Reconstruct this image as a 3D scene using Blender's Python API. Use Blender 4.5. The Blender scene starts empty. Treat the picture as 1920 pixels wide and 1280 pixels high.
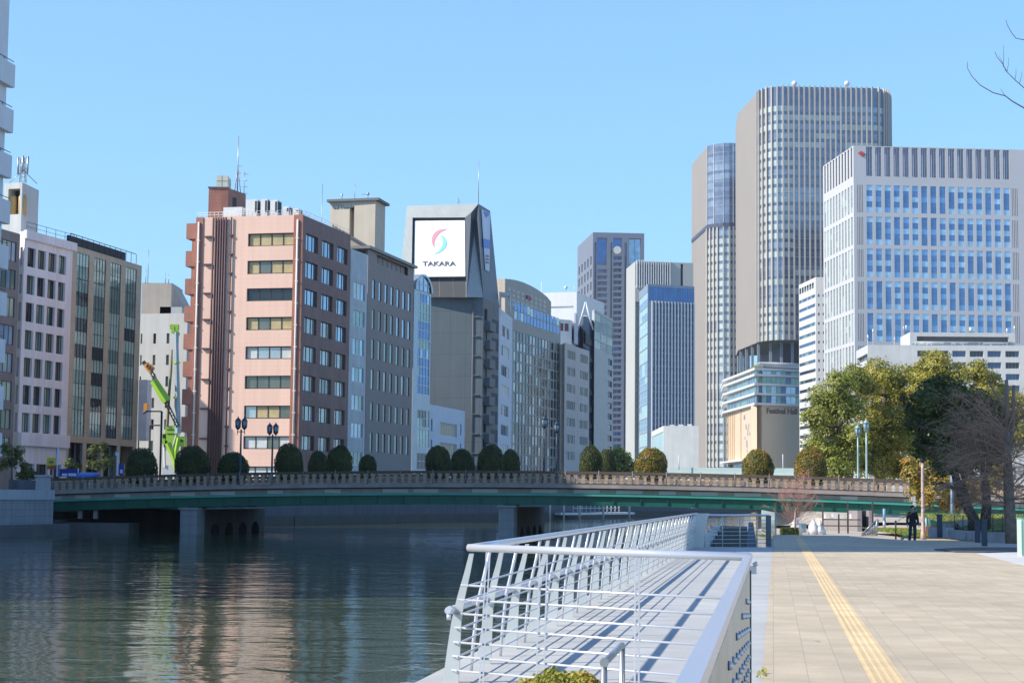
import bpy, bmesh, math, random
import numpy as np
from mathutils import Vector, Matrix
R = math.radians
random.seed(7); rng = np.random.default_rng(11)
SC = bpy.context.scene
COL = SC.collection
# ---------------------------------------------------------------- camera
FPX = 3300.0; PITCH = math.atan(296/FPX); ROLL = 0.010; EYE = Vector((0, 0, 1.51))
_c, _s = math.cos(PITCH), math.sin(PITCH)
CF = Vector((0, _c, _s)); _u0 = Vector((0, -_s, _c)); _r0 = Vector((1, 0, 0))
CR = _r0*math.cos(ROLL) + _u0*math.sin(ROLL)
CU = _u0*math.cos(ROLL) - _r0*math.sin(ROLL)
cam_d = bpy.data.cameras.new('camera'); cam = bpy.data.objects.new('camera', cam_d); COL.objects.link(cam)
cam_d.sensor_width = 36; cam_d.lens = 36*FPX/1920; cam_d.clip_start = .1; cam_d.clip_end = 20000
m3 = Matrix((CR, CU, -CF)).transposed()
cam.matrix_world = Matrix.Translation(EYE) @ m3.to_4x4()
SC.camera = cam
# ---------------------------------------------------------------- light
SUN_AZ = R(17); SUN_EL = R(37)          # the light travels towards +X and a little towards +Y
sd = Vector((math.cos(SUN_AZ)*math.cos(SUN_EL), math.sin(SUN_AZ)*math.cos(SUN_EL), -math.sin(SUN_EL)))
sl = bpy.data.lights.new('sun', 'SUN'); sl.energy = 4.6; sl.angle = R(.53); sl.color = (1, .93, .82)
so = bpy.data.objects.new('sun', sl); COL.objects.link(so); so.rotation_euler = sd.to_track_quat('-Z', 'Y').to_euler()
W = bpy.data.worlds.new('World'); SC.world = W; W.use_nodes = True
nt = W.node_tree; nt.nodes.clear()
sky = nt.nodes.new('ShaderNodeTexSky'); sky.sky_type = 'NISHITA'; sky.sun_disc = False
sky.sun_elevation = SUN_EL; sky.sun_rotation = math.atan2(-sd.x, -sd.y) % (2*math.pi)
sky.altitude = 0; sky.air_density = 1.0; sky.dust_density = .6; sky.ozone_density = 3.2
bg = nt.nodes.new('ShaderNodeBackground'); bg.inputs['Strength'].default_value = .128
wo = nt.nodes.new('ShaderNodeOutputWorld')
tint = nt.nodes.new('ShaderNodeVectorMath'); tint.operation = 'MULTIPLY'; tint.inputs[1].default_value = (1.40, 2.18, 2.9)
gm = nt.nodes.new('ShaderNodeGamma'); gm.inputs[1].default_value = .55; nt.links.new(sky.outputs[0], gm.inputs[0]); nt.links.new(gm.outputs[0], tint.inputs[0]); tc = nt.nodes.new('ShaderNodeTexCoord'); sz = nt.nodes.new('ShaderNodeSeparateXYZ'); nt.links.new(tc.outputs['Generated'], sz.inputs[0])
zr = nt.nodes.new('ShaderNodeMapRange'); zr.interpolation_type = 'SMOOTHSTEP'; zr.inputs[1].default_value = .26; zr.inputs[2].default_value = .8; nt.links.new(sz.outputs[2], zr.inputs[0])
zm = nt.nodes.new('ShaderNodeMix'); zm.data_type = 'RGBA'; zm.inputs['A'].default_value = (1,1,1,1); zm.inputs['B'].default_value = (.40,.44,.62,1); nt.links.new(zr.outputs[0], zm.inputs['Factor'])   # a clear sky deepens towards the zenith
zx = nt.nodes.new('ShaderNodeVectorMath'); zx.operation = 'MULTIPLY'; nt.links.new(tint.outputs[0], zx.inputs[0]); nt.links.new(zm.outputs['Result'], zx.inputs[1]); nt.links.new(zx.outputs[0], bg.inputs[0]); nt.links.new(bg.outputs[0], wo.inputs[0])
SC.view_settings.view_transform = 'Standard'; SC.view_settings.look = 'None'
SC.view_settings.exposure = .42; SC.view_settings.gamma = 1
SC.cycles.max_bounces = 7; SC.cycles.glossy_bounces = 4; SC.cycles.transmission_bounces = 5
SC.cycles.transparent_max_bounces = 10; SC.cycles.caustics_reflective = False; SC.cycles.caustics_refractive = False
try: SC.cycles.use_denoising = True
except Exception: pass
# ---------------------------------------------------------------- pixel helpers (1920 x 1280 picture)
def ray(px, py): return CF + CR*((px-960)/FPX) + CU*((640-py)/FPX)
def P(px, py, Y): d = ray(px, py); return EYE + d*(Y/d.y)
def Pz(px, py, z): d = ray(px, py); return EYE + d*((z-EYE.z)/d.z)
def hz(px): return 936 + .010*(px-960)
# ---------------------------------------------------------------- materials
MATS = {}
def mat(name, col, rough=.7, metal=0., var=.08, scale=.6, streak=0., bump=0., bscale=8., spec=.5, joints=None, alpha=None, trans=0., fine=0., detail=4, stain=0.):
    """procedural: base colour with noise mottling, vertical streaks, optional panel joints (w,h,width,darkness)"""
    if name in MATS: return MATS[name]
    m = bpy.data.materials.new(name); m.use_nodes = True; n = m.node_tree; N = n.nodes; L = n.links
    b = N['Principled BSDF']; b.inputs['Roughness'].default_value = rough; b.inputs['Metallic'].default_value = metal
    b.inputs['Specular IOR Level'].default_value = spec
    geo = N.new('ShaderNodeNewGeometry')
    def noise(sc, det=detail, vec=None):
        t = N.new('ShaderNodeTexNoise'); t.inputs['Scale'].default_value = sc; t.inputs['Detail'].default_value = det
        L.new(vec or geo.outputs['Position'], t.inputs['Vector']); return t.outputs['Fac']
    cur = N.new('ShaderNodeRGB'); cur.outputs[0].default_value = (*col, 1); cur = cur.outputs[0]
    def mul(cur, fac_sock, lo, hi):
        mr = N.new('ShaderNodeMapRange'); mr.inputs[1].default_value = .3; mr.inputs[2].default_value = .7
        mr.inputs[3].default_value = lo; mr.inputs[4].default_value = hi; L.new(fac_sock, mr.inputs[0])
        vm = N.new('ShaderNodeVectorMath'); vm.operation = 'SCALE'; L.new(cur, vm.inputs[0]); L.new(mr.outputs[0], vm.inputs['Scale'])
        return vm.outputs[0]
    if var: cur = mul(cur, noise(scale), 1-var, 1+var)
    if fine: cur = mul(cur, noise(40, 2), 1-fine, 1+fine)
    if stain:
        cur = mul(cur, noise(.22, 5), 1-stain, 1+stain*.5); cur = mul(cur, noise(1.7, 6), 1-stain*.6, 1+stain*.2)
    if streak:
        mp = N.new('ShaderNodeMapping'); mp.inputs['Scale'].default_value = (1.6, 1.6, .07); L.new(geo.outputs['Position'], mp.inputs[0])
        cur = mul(cur, noise(1., 3, mp.outputs[0]), 1-streak, 1+streak*.4)
    if joints:
        w, h, jw, dk = joints
        sx = N.new('ShaderNodeSeparateXYZ'); L.new(geo.outputs['Position'], sx.inputs[0])
        def line(sock, per):
            a = N.new('ShaderNodeMath'); a.operation = 'DIVIDE'; L.new(sock, a.inputs[0]); a.inputs[1].default_value = per
            f = N.new('ShaderNodeMath'); f.operation = 'FRACT'; L.new(a.outputs[0], f.inputs[0])
            g = N.new('ShaderNodeMath'); g.operation = 'LESS_THAN'; L.new(f.outputs[0], g.inputs[0]); g.inputs[1].default_value = jw/per
            return g.outputs[0]
        ad = N.new('ShaderNodeMath'); ad.operation = 'ADD'; L.new(sx.outputs[0], ad.inputs[0]); L.new(sx.outputs[1], ad.inputs[1])
        a = line(sx.outputs[2], h); bb = line(ad.outputs[0], w)
        mx = N.new('ShaderNodeMath'); mx.operation = 'MAXIMUM'; L.new(a, mx.inputs[0]); L.new(bb, mx.inputs[1])
        ml = N.new('ShaderNodeMath'); ml.operation = 'MULTIPLY_ADD'; L.new(mx.outputs[0], ml.inputs[0]); ml.inputs[1].default_value = -dk; ml.inputs[2].default_value = 1
        vm = N.new('ShaderNodeVectorMath'); vm.operation = 'SCALE'; L.new(cur, vm.inputs[0]); L.new(ml.outputs[0], vm.inputs['Scale']); cur = vm.outputs[0]
    L.new(cur, b.inputs['Base Color'])
    if bump:
        bp = N.new('ShaderNodeBump'); bp.inputs['Strength'].default_value = bump; bp.inputs['Distance'].default_value = .02
        L.new(noise(bscale, 3), bp.inputs['Height']); L.new(bp.outputs[0], b.inputs['Normal'])
    if trans: b.inputs['Transmission Weight'].default_value = trans
    if alpha is not None: b.inputs['Alpha'].default_value = alpha
    MATS[name] = m; return m
def glass(name, col, metal=.55, rough=.06, wob=.12, spec=.8):
    """window glass: dark body, mirror-like coat with slightly wavy panes"""
    if name in MATS: return MATS[name]
    m = mat(name, col, rough, metal, var=.18, scale=.35, spec=spec)
    n = m.node_tree; N = n.nodes; L = n.links; b = N['Principled BSDF']
    geo = N.new('ShaderNodeNewGeometry'); t = N.new('ShaderNodeTexNoise'); t.inputs['Scale'].default_value = .7; t.inputs['Detail'].default_value = 1
    L.new(geo.outputs['Position'], t.inputs['Vector'])
    bp = N.new('ShaderNodeBump'); bp.inputs['Strength'].default_value = wob; bp.inputs['Distance'].default_value = .12
    L.new(t.outputs['Fac'], bp.inputs['Height']); L.new(bp.outputs[0], b.inputs['Normal'])
    return m
# ---------------------------------------------------------------- mesh builder
class MB:
    def __init__(s): s.v = []; s.f = []; s.m = []; s.sm = []
    def face(s, pts, mi=0, smooth=False):
        i = len(s.v); s.v += [tuple(p) for p in pts]; s.f.append(tuple(range(i, i+len(pts)))); s.m.append(mi); s.sm.append(smooth)
    def obox(s, o, a, b, c, mi=0):
        """box from corner o along vectors a, b, c"""
        o = Vector(o); a = Vector(a); b = Vector(b); c = Vector(c)
        if a.cross(b).dot(c) < 0: a, b = b, a
        i = len(s.v); s.v += [tuple(o), tuple(o+a), tuple(o+a+b), tuple(o+b), tuple(o+c), tuple(o+a+c), tuple(o+a+b+c), tuple(o+b+c)]
        for q in ((0,3,2,1),(4,5,6,7),(0,1,5,4),(1,2,6,5),(2,3,7,6),(3,0,4,7)):
            s.f.append(tuple(i+k for k in q)); s.m.append(mi); s.sm.append(False)
    def box(s, c, d, mi=0, rot=0):
        cx, cy, cz = c; dx, dy, dz = d; ca, sa = math.cos(rot), math.sin(rot)
        a = Vector((ca*dx, sa*dx, 0)); b = Vector((-sa*dy, ca*dy, 0)); h = Vector((0, 0, dz))
        s.obox(Vector(c)-a/2-b/2-h/2, a, b, h, mi)
    def prism(s, poly, z0, z1, mi=0, mtop=None, bottom=True):
        n = len(poly); i = len(s.v)
        s.v += [(p[0], p[1], z0) for p in poly] + [(p[0], p[1], z1) for p in poly]
        for k in range(n):
            j = (k+1) % n; s.f.append((i+k, i+j, i+n+j, i+n+k)); s.m.append(mi); s.sm.append(False)
        s.f.append(tuple(i+n+k for k in range(n))); s.m.append(mi if mtop is None else mtop); s.sm.append(False)
        if bottom: s.f.append(tuple(i+k for k in reversed(range(n)))); s.m.append(mi); s.sm.append(False)
    def tube(s, pts, r, n=8, mi=0, caps=True, smooth=True):
        pts = [Vector(p) for p in pts]; k = len(pts)
        rs = r if hasattr(r, '__len__') else [r]*k
        base = len(s.v); prev = None
        for j, p in enumerate(pts):
            t = (pts[min(j+1, k-1)]-pts[max(j-1, 0)]); t = t.normalized() if t.length > 1e-9 else Vector((0,0,1))
            if prev is None:
                x = t.cross(Vector((0,0,1)));
                if x.length < .05: x = t.cross(Vector((0,1,0)))
            else: x = prev - t*prev.dot(t)
            x.normalize(); y = t.cross(x); prev = x
            for q in range(n):
                a = 2*math.pi*q/n; s.v.append(tuple(p + (x*math.cos(a)+y*math.sin(a))*rs[j]))
        for j in range(k-1):
            for q in range(n):
                a = base+j*n+q; b = base+j*n+(q+1) % n
                s.f.append((a, b, b+n, a+n)); s.m.append(mi); s.sm.append(smooth)
        if caps:
            s.f.append(tuple(base+q for q in reversed(range(n)))); s.m.append(mi); s.sm.append(False)
            s.f.append(tuple(base+(k-1)*n+q for q in range(n))); s.m.append(mi); s.sm.append(False)
    def lathe(s, o, prof, n=12, mi=0, smooth=True):
        """profile [(r, z)] turned about a vertical axis at o"""
        o = Vector(o); base = len(s.v)
        for r, z in prof:
            for q in range(n):
                a = 2*math.pi*q/n; s.v.append((o.x+r*math.cos(a), o.y+r*math.sin(a), o.z+z))
        for j in range(len(prof)-1):
            for q in range(n):
                a = base+j*n+q; b = base+j*n+(q+1) % n
                s.f.append((a, b, b+n, a+n)); s.m.append(mi); s.sm.append(smooth)
        s.f.append(tuple(base+q for q in reversed(range(n)))); s.m.append(mi); s.sm.append(False)
        s.f.append(tuple(base+(len(prof)-1)*n+q for q in range(n))); s.m.append(mi); s.sm.append(False)
    def mesh(s, name, mats, off=(0,0,0)):
        me = bpy.data.meshes.new(name)
        ox, oy, oz = off
        me.from_pydata([(x-ox, y-oy, z-oz) for x, y, z in s.v], [], s.f)
        for m in (mats if isinstance(mats, (list, tuple)) else [mats]): me.materials.append(m)
        me.polygons.foreach_set('material_index', s.m); me.polygons.foreach_set('use_smooth', s.sm)
        me.update(); return me
def put(name, me, parent=None, label=None, cat=None, group=None, kind=None, loc=None):
    o = bpy.data.objects.new(name, me); COL.objects.link(o)
    if parent: o.parent = parent
    if loc is not None: o.location = loc
    if label: o['label'] = label
    if cat: o['category'] = cat
    if group: o['group'] = group
    if kind: o['kind'] = kind
    return o
def thing(name, label, cat, loc=(0,0,0), group=None, rz=0):
    o = put(name, None, None, label, cat, group, None, loc); o.rotation_euler.z = rz; o.empty_display_size = .3; return o
def wpos(p):
    v = Vector((0,0,0))
    while p: v += Vector(p.location); p = p.parent
    return v
def part(name, mb, mats, parent, label=None, kind=None):
    """mesh given in world coordinates, stored relative to its (unrotated) parent"""
    return put(name, mb.mesh(name, mats, wpos(parent)), parent, label, None, None, kind)
def solo(name, mb, mats, label=None, cat=None, group=None, kind=None, base=(0,0,0)):
    return put(name, mb.mesh(name, mats, base), None, label, cat, group, kind, base)
def struct(name, mb, mats): return solo(name, mb, mats, kind='structure')
def dup(root, loc, rz=None, sc=None, label=None):
    r = root.copy(); COL.objects.link(r); r.location = loc
    if rz is not None: r.rotation_euler.z = rz
    if sc is not None: r.scale = sc if hasattr(sc, '__len__') else (sc,)*3
    if label: r['label'] = label
    for ch in list(root.children):
        c = ch.copy(); COL.objects.link(c); c.parent = r
        for g in list(ch.children):
            d = g.copy(); COL.objects.link(d); d.parent = c
    return r
def text_part(name, s, size, origin, xdir, ydir, mats, parent, ext=.05, bold=0.):
    """lettering as a solid mesh; xdir reads along the wall"""
    cu = bpy.data.curves.new(name, 'FONT'); cu.body = s; cu.size = size; cu.extrude = ext; cu.offset = bold
    cu.align_x = 'CENTER'; cu.align_y = 'CENTER'; cu.resolution_u = 3
    o = bpy.data.objects.new(name, cu); COL.objects.link(o)
    dg = bpy.context.evaluated_depsgraph_get(); me = bpy.data.meshes.new_from_object(o.evaluated_get(dg))
    bpy.data.objects.remove(o)
    x = Vector(xdir).normalized(); y = Vector(ydir).normalized(); z = x.cross(y)
    M = Matrix((x, y, z)).transposed().to_4x4(); M.translation = Vector(origin)-wpos(parent)
    me.transform(M); me.materials.clear(); me.materials.append(mats)
    return put(name, me, parent)
# ---------------------------------------------------------------- facades
class Fac:
    def __init__(s, A, B):
        s.A = Vector((A[0], A[1], 0)); s.B = Vector((B[0], B[1], 0)); d = s.B-s.A; s.w = d.length; s.t = d/s.w; s.n = Vector((s.t.y, -s.t.x, 0))
    def hit(s, px, py):
        d = ray(px, py); k = (s.A-EYE).dot(s.n)/d.dot(s.n); p = EYE+d*k; return (p-s.A).dot(s.t), p.z
    def u(s, px, py): return s.hit(px, py)[0]
    def z(s, px, py): return s.hit(px, py)[1]
    def pt(s, u, z, out=0.): p = s.A+s.t*u+s.n*out; return Vector((p.x, p.y, z))
    def box(s, mb, u0, u1, z0, z1, o0, o1, mi=0):
        mb.obox(s.pt(u0, z0, o0), s.t*(u1-u0), s.n*(o1-o0), Vector((0,0,z1-z0)), mi)
    def quad(s, mb, u0, u1, z0, z1, out=0., mi=0):
        mb.face([s.pt(u0,z0,out), s.pt(u1,z0,out), s.pt(u1,z1,out), s.pt(u0,z1,out)], mi)
def punched(mb, F, u0, u1, z0, z1, rects, depth, mi=0, mr=None):
    mr = mi if mr is None else mr
    us = sorted({round(x, 4) for x in [u0, u1]+[max(u0, min(u1, r[i])) for r in rects for i in (0, 1)]})
    zs = sorted({round(x, 4) for x in [z0, z1]+[max(z0, min(z1, r[i])) for r in rects for i in (2, 3)]})
    for j in range(len(zs)-1):
        zc = (zs[j]+zs[j+1])/2; live = [r for r in rects if r[2] < zc < r[3]]; run = None
        for i in range(len(us)-1):
            uc = (us[i]+us[i+1])/2; cov = any(r[0] < uc < r[1] for r in live)
            if not cov and run is None: run = us[i]
            if (cov or i == len(us)-2) and run is not None:
                F.quad(mb, run, us[i] if cov else us[i+1], zs[j], zs[j+1], 0, mi); run = None
    for a, b, c, d in rects:
        mb.face([F.pt(a,c), F.pt(a,d), F.pt(a,d,-depth), F.pt(a,c,-depth)], mr)
        mb.face([F.pt(b,d), F.pt(b,c), F.pt(b,c,-depth), F.pt(b,d,-depth)], mr)
        mb.face([F.pt(a,c,-depth), F.pt(b,c,-depth), F.pt(b,c), F.pt(a,c)], mr)
        mb.face([F.pt(a,d), F.pt(b,d), F.pt(b,d,-depth), F.pt(a,d,-depth)], mr)
def window_mb(F, r, depth, nm=1, nr=1, fw=.06, mats=None, picks=None):
    """glass (slots 1..) with frame bars (slot 0) at the back of the reveal"""
    a, b, c, d = r; mb = MB(); k = 0
    for i in range(nm):
        for j in range(nr):
            gi = picks[k % len(picks)] if picks else 1; k += 1
            ua = a+(b-a)*i/nm; ub = a+(b-a)*(i+1)/nm; za = c+(d-c)*j/nr; zb = c+(d-c)*(j+1)/nr
            F.quad(mb, ua, ub, za, zb, -depth+.01, gi)
    t = .05; o0 = -depth+.012; o1 = o0+t
    for i in range(nm+1):
        x = a+(b-a)*i/nm; x0 = max(a, x-fw/2); x1 = min(b, x+fw/2)
        if i == 0: x1 = a+fw
        if i == nm: x0 = b-fw
        F.box(mb, x0, x1, c, d, o0, o1)
    for j in range(nr+1):
        z = c+(d-c)*j/nr; za = max(c, z-fw/2); zb = min(d, z+fw/2)
        if j == 0: zb = c+fw
        if j == nr: za = d-fw
        F.box(mb, a+.001, b-.001, za, zb, o0+.003, o1+.003)
    return mb
def screen_area(F, r):
    c = F.pt((r[0]+r[1])/2, (r[2]+r[3])/2)-EYE; return (r[1]-r[0])*(r[3]-r[2])*abs(c.normalized().dot(F.n))/c.length_squared
class Bld:
    """a building whose visible roof corners are given left to right; walls are punched by the windows of each side"""
    def __init__(s, name, label, cat, pts, z0, z1, wallm, roofm=None, back=None, group=None, depth=15):
        pts = [Vector((p[0], p[1])) for p in pts]; s.vis = len(pts)-1
        if back is None:
            if len(pts) == 3: back = [pts[0]+(pts[2]-pts[1])]
            else:
                d = (pts[-1]-pts[0]).normalized(); nn = Vector((-d.y, d.x)); back = [pts[-1]+nn*depth, pts[0]+nn*depth]
        s.pts = pts+[Vector((p[0], p[1])) for p in back]; s.z0 = z0; s.z1 = z1; s.wm = wallm; s.rm = roofm or M_roof
        s.root = thing(name, label, cat, (pts[0].x, pts[0].y, z0), group)
        n = len(s.pts); s.sides = [Fac(s.pts[i], s.pts[(i+1) % n]) for i in range(n)]; s.holes = [[] for _ in s.sides]; s.wins = []
        s.smat = {}; s.over = {}
    def win(s, side, rects, depth=.2, nm=2, nr=1, fw=.07, frame=None, glasses=None, name='window', seq=None, hole=True, jit=None):
        F = s.sides[side]
        for i, r in enumerate(rects):
            r = tuple(r[:4])
            if hole: s.holes[side].append((r, depth))
            s.wins.append((screen_area(F, r), F, r, depth, nm, nr, fw, frame or M_frame, glasses or GL_DEF, name, seq[i % len(seq)] if seq else None))
    def grid(s, side, cols, rows, **k): s.win(side, [(a, b, c, d) for c, d in rows for a, b in cols], **k)
    def finish(s, roof=True, parapet=0.):
        mb = MB(); mm = [s.wm]
        for i, F in enumerate(s.sides):
            mi = 0
            if i in s.smat:
                if s.smat[i] not in mm: mm.append(s.smat[i])
                mi = mm.index(s.smat[i])
            if i in s.over: continue
            hs = s.holes[i]
            if hs: punched(mb, F, 0, F.w, s.z0, s.z1, [h[0] for h in hs], hs[0][1], mi)
            else: F.quad(mb, 0, F.w, s.z0, s.z1, 0, mi)
        part('wall', mb, mm, s.root)
        if roof:
            rb = MB(); zr = s.z1-parapet-.02
            rb.face([(p.x, p.y, zr) for p in s.pts]); part('roof', rb, s.rm, s.root)
            if parapet:
                pb = MB()
                for F in s.sides: F.box(pb, .3, F.w-.3, s.z1-parapet-.05, s.z1-.002, -.3, -.02)
                part('parapet', pb, s.wm, s.root)
        byn = {}
        for w in s.wins: byn.setdefault(w[9], []).append(w)
        for nme, ws in byn.items():
            ws.sort(key=lambda w: -w[0]); rest = {}
            for i, (ar, F, r, depth, nm, nr, fw, fr, gl, _, picks) in enumerate(ws):
                if picks is None:
                    p = random.random(); picks = [1+random.randrange(len(gl)) for _ in range(nm*nr)]
                    if p < .6: picks = [picks[0]]*(nm*nr)
                wm = window_mb(F, r, depth, nm, nr, fw, picks=picks)
                if i < 98 and not (nme == 'window' and ar < 0): part(nme, wm, [fr]+list(gl), s.root)
                else:
                    key = tuple(x.name for x in [fr]+list(gl)); t, _m = rest.setdefault(key, (MB(), [fr]+list(gl)))
                    o = len(t.v); t.v += wm.v; t.f += [tuple(o+q for q in f) for f in wm.f]; t.m += wm.m; t.sm += wm.sm
            for t, ml in rest.values(): part(nme, t, ml, s.root, label='the smaller and farther %ss of the facade' % nme.replace('_', ' '), kind='stuff')
        return s
def chain(pts, ref, Y):
    p = P(pts[ref][0], pts[ref][1], Y); H = p.z
    out = [Pz(a, b, H) if i != ref else p for i, (a, b) in enumerate(pts)]
    return out, H
def even(u0, u1, n, fill=.6, off=.5):
    """n openings evenly spread between u0 and u1"""
    p = (u1-u0)/n; return [(u0+p*(i+off-fill/2), u0+p*(i+off+fill/2)) for i in range(n)]
def rows(F, px, ys): return [(F.z(px, b), F.z(px, a)) for a, b in ys]
def cols(F, py, xs): return [(F.u(a, py), F.u(b, py)) for a, b in xs]
# common materials
M_roof = mat('roof_grey', (.32,.32,.31), .9, var=.15)
M_frame = mat('window_frame_dark', (.05,.05,.055), .5, .3, var=0)
M_framew = mat('window_frame_light', (.64,.66,.69), .5, .3, var=0)
G_sky = glass('glass_sky', (.32,.42,.52), .75, .04)
G_blue = glass('glass_blue', (.06,.16,.36), .7, .06)
G_dark = glass('glass_dark', (.03,.035,.04), .3, .05)
G_teal = glass('glass_teal', (.21,.33,.29), .3, .08)
G_tealL = glass('glass_teal_light', (.42,.58,.50), .15, .12)
G_pale = glass('glass_pale', (.42,.47,.47), .35, .1)
G_blind = mat('blind_beige', (.50,.40,.20), .35, 0, var=.12, scale=1.2, spec=.6)
G_blindw = mat('blind_white', (.60,.63,.60), .35, 0, var=.12, scale=1.2, spec=.6)
G_olive = glass('glass_olive', (.16,.17,.13), .3, .12)
GL_DEF = [G_sky, G_dark, G_pale]
# ================================================================ BUILDINGS
GZ = 1.6
M_conc = mat('concrete_white', (.86,.845,.85), .8, var=.06, streak=.12, scale=.3)
M_conc2 = mat('concrete_pale', (.60,.60,.575), .8, var=.05, streak=.08, scale=.3)
M_taupe = mat('stone_taupe', (.55,.48,.34), .7, var=.08, streak=.08, joints=(1.6,1.6,.05,.25))
M_pink = mat('tile_pink', (.86,.56,.435), .6, var=.04, scale=.25, streak=.07, joints=(1.1,.55,.03,.10))
M_brick = mat('tile_brick', (.38,.155,.105), .6, var=.16, scale=.5, streak=.16, joints=(.9,.45,.03,.22))
M_grey = mat('wall_grey', (.12,.148,.165), .6, .15, var=.06, scale=.25, streak=.08, joints=(2.2,3.6,.10,.22))
M_beige = mat('wall_beige', (.58,.50,.40), .8, var=.05, streak=.1)
M_dark = mat('dark_metal', (.03,.032,.035), .6, .3, var=.1)
M_dkgrey = mat('wall_dark_grey', (.17,.17,.17), .7, var=.1, streak=.1)
M_white = mat('white_paint', (.70,.70,.69), .5, var=.03, streak=.05)
M_steel = mat('galvanised', (.45,.47,.48), .4, .7, var=.12, scale=3)

def trim(b, side, u0, u1, z0, z1, o0, o1, m, name='cornice'):
    mb = MB(); b.sides[side].box(mb, u0, u1, z0, z1, o0, o1); return part(name, mb, m, b.root)

# --- tall balconied tower at the left edge
far = P(11, 200, 150); hd = R(8); L_ = 46.
near = Vector((far.x-L_*math.sin(hd), far.y-L_*math.cos(hd)))
M_blw = mat('tower_white', (.72,.73,.76), .6, var=.04, streak=.06)
lf = Vector((-math.cos(hd), math.sin(hd)))*16
b = Bld('apartment_tower', 'tall white apartment tower with stacked balconies cut by the left edge', 'apartment building',
        [near, (far.x, far.y)], GZ, 45.2, M_blw, back=[(far.x+lf.x, far.y+lf.y), (near.x+lf.x, near.y+lf.y)])
F = b.sides[0]; zb = [F.z(20, y) for y in (168, 254, 340, 426, 511, 598, 684.5, 771, 857)]
zb = [z for z in zb if z > GZ+1]
for z in zb:
    b.grid(0, even(2, F.w-1, 7, .6), [(z+.25, z+2.5)], nm=2, depth=.15)
for z in zb:
    mb = MB(); F.box(mb, 0, F.w+.35, z, z+.18, .02, .58); F.box(mb, 0, F.w+.35, z+.18, z+2.0, .5, .58); F.box(mb, F.w+.27, F.w+.35, z+.18, z+2.0, .02, .498)
    bal = part('balcony', mb, M_blw, b.root)
    mb = MB(); F.box(mb, 1, F.w+.1, z+2.22, z+2.27, .5, .55)
    for k in range(0, 12): F.box(mb, 1.2+k*3.9, 1.25+k*3.9, z+1.99, z+2.219, .5, .55)
    part('handrail', mb, M_dark, bal)
b.finish(parapet=.4)

# --- glass and grey building
M_bg = mat('stone_brown_grey', (.24,.22,.21), .7, var=.1, streak=.1)
pts, H = chain([(-70,408), (38,439)], 1, 213)
b = Bld('office_building', 'dark grey building with blue glass bands beside the balconied tower', 'building', pts, GZ, H, M_bg)
F = b.sides[0]
rw = rows(F, 20, [(452+52.6*k, 489+52.6*k) for k in range(8)])
b.grid(0, [(F.u(-65,500), F.u(-38,500)), (F.u(-34,500), F.u(-8,500)), (F.u(-4,500), F.u(30,500))], rw, nm=4, glasses=[G_tealL, G_teal, glass('glass_pale_blue', (.30,.44,.60), .25, .1)], depth=.15)
b.finish(parapet=.6)

# --- white building with four columns of deep windows
pts, H = chain([(36.5,435.5), (47,432.5), (137,456.5)], 1, 214)
b = Bld('white_office', 'off white building with four columns of deep paired windows and lattice mast', 'building', pts, GZ, H, M_conc)
F = b.sides[1]; B2 = b
rw = rows(F, 59, [(465+51.6*k, 501+51.6*k) for k in range(7)])
cl = cols(F, 520, [(50.5,65.6),(70.2,85.2),(90,104.8),(109.5,123)])
b.grid(1, cl, rw, nm=3, depth=.38, glasses=[G_dark, G_olive, G_teal], fw=.1)
for z in [r[1] for r in rw]:
    pass
b.grid(0, [(F.u(40,500)*0+.5, b.sides[0].w-.5)], rw, nm=1, depth=.4, glasses=[G_dark])
b.grid(1, even(1.0, F.w-.8, 3, .86), [(GZ+.9, GZ+3.7)], nm=3, depth=.5, glasses=[G_dark, G_pale], name='shop_window')
trim(b, 1, -.3, F.w+.3, H-1.0, H+.05, .02, .45, M_conc); trim(b, 1, 0, F.w, F.z(60,836), F.z(60,812), .02, .5, M_conc, 'canopy')
b.finish(parapet=.5)
# lift tower on its roof, tanks showing through an opening
pc, Hp = chain([(8.5,344), (42,342), (73,357)], 1, 219)
F0 = Fac(pc[0], pc[1]); F1 = Fac(pc[1], pc[2]); mb = MB()
ho = (F0.u(15,380), F0.u(37,380), F0.z(25,402), F0.z(25,354))
punched(mb, F0, 0, F0.w, H-1, Hp, [ho], 1.5); F1.quad(mb, 0, F1.w, H-1, Hp)
bk = Vector(pc[0].to_2d())+(pc[2]-pc[1]).to_2d(); F2_ = Fac(pc[2], bk); F2_.quad(mb, 0, F2_.w, H-1, Hp); F3_ = Fac(bk, pc[0]); F3_.quad(mb, 0, F3_.w, H-1, Hp)
mb.face([tuple(pc[0].to_2d())+(Hp,), tuple(pc[1].to_2d())+(Hp,), tuple(pc[2].to_2d())+(Hp,), tuple(bk)+(Hp,)])
pt_ = part('lift_tower', mb, M_conc2, B2.root)
mb = MB(); q = F0.pt((ho[0]+ho[1])/2, ho[2], -.8); F0.quad(mb, ho[0], ho[1], ho[2], ho[3], -1.49, 1)
for k in (-.75, .75): mb.lathe(F0.pt((ho[0]+ho[1])/2+k, ho[2], -.8), [(.55,0),(.55,2.3),(.3,2.6)], 10)
part('water_tank', mb, [mat('tank_tan', (.55,.38,.16), .5), M_dark], pt_)
mb = MB(); c0 = P(43, 343, 220); tp = P(43, 293, 220)
for dx in (-.35, .35):
    for dy in (-.3, .3): mb.tube([c0+Vector((dx,dy,0)), tp+Vector((dx*.6,dy*.6,-.3))], .05, 5)
for k in range(7):
    z = c0.z+(tp.z-c0.z)*k/7; mb.tube([(c0.x-.35,c0.y-.3,z),(c0.x+.35,c0.y+.3,z+.45)], .035, 4); mb.tube([(c0.x+.35,c0.y-.3,z),(c0.x-.35,c0.y+.3,z+.45)], .035, 4)
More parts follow.
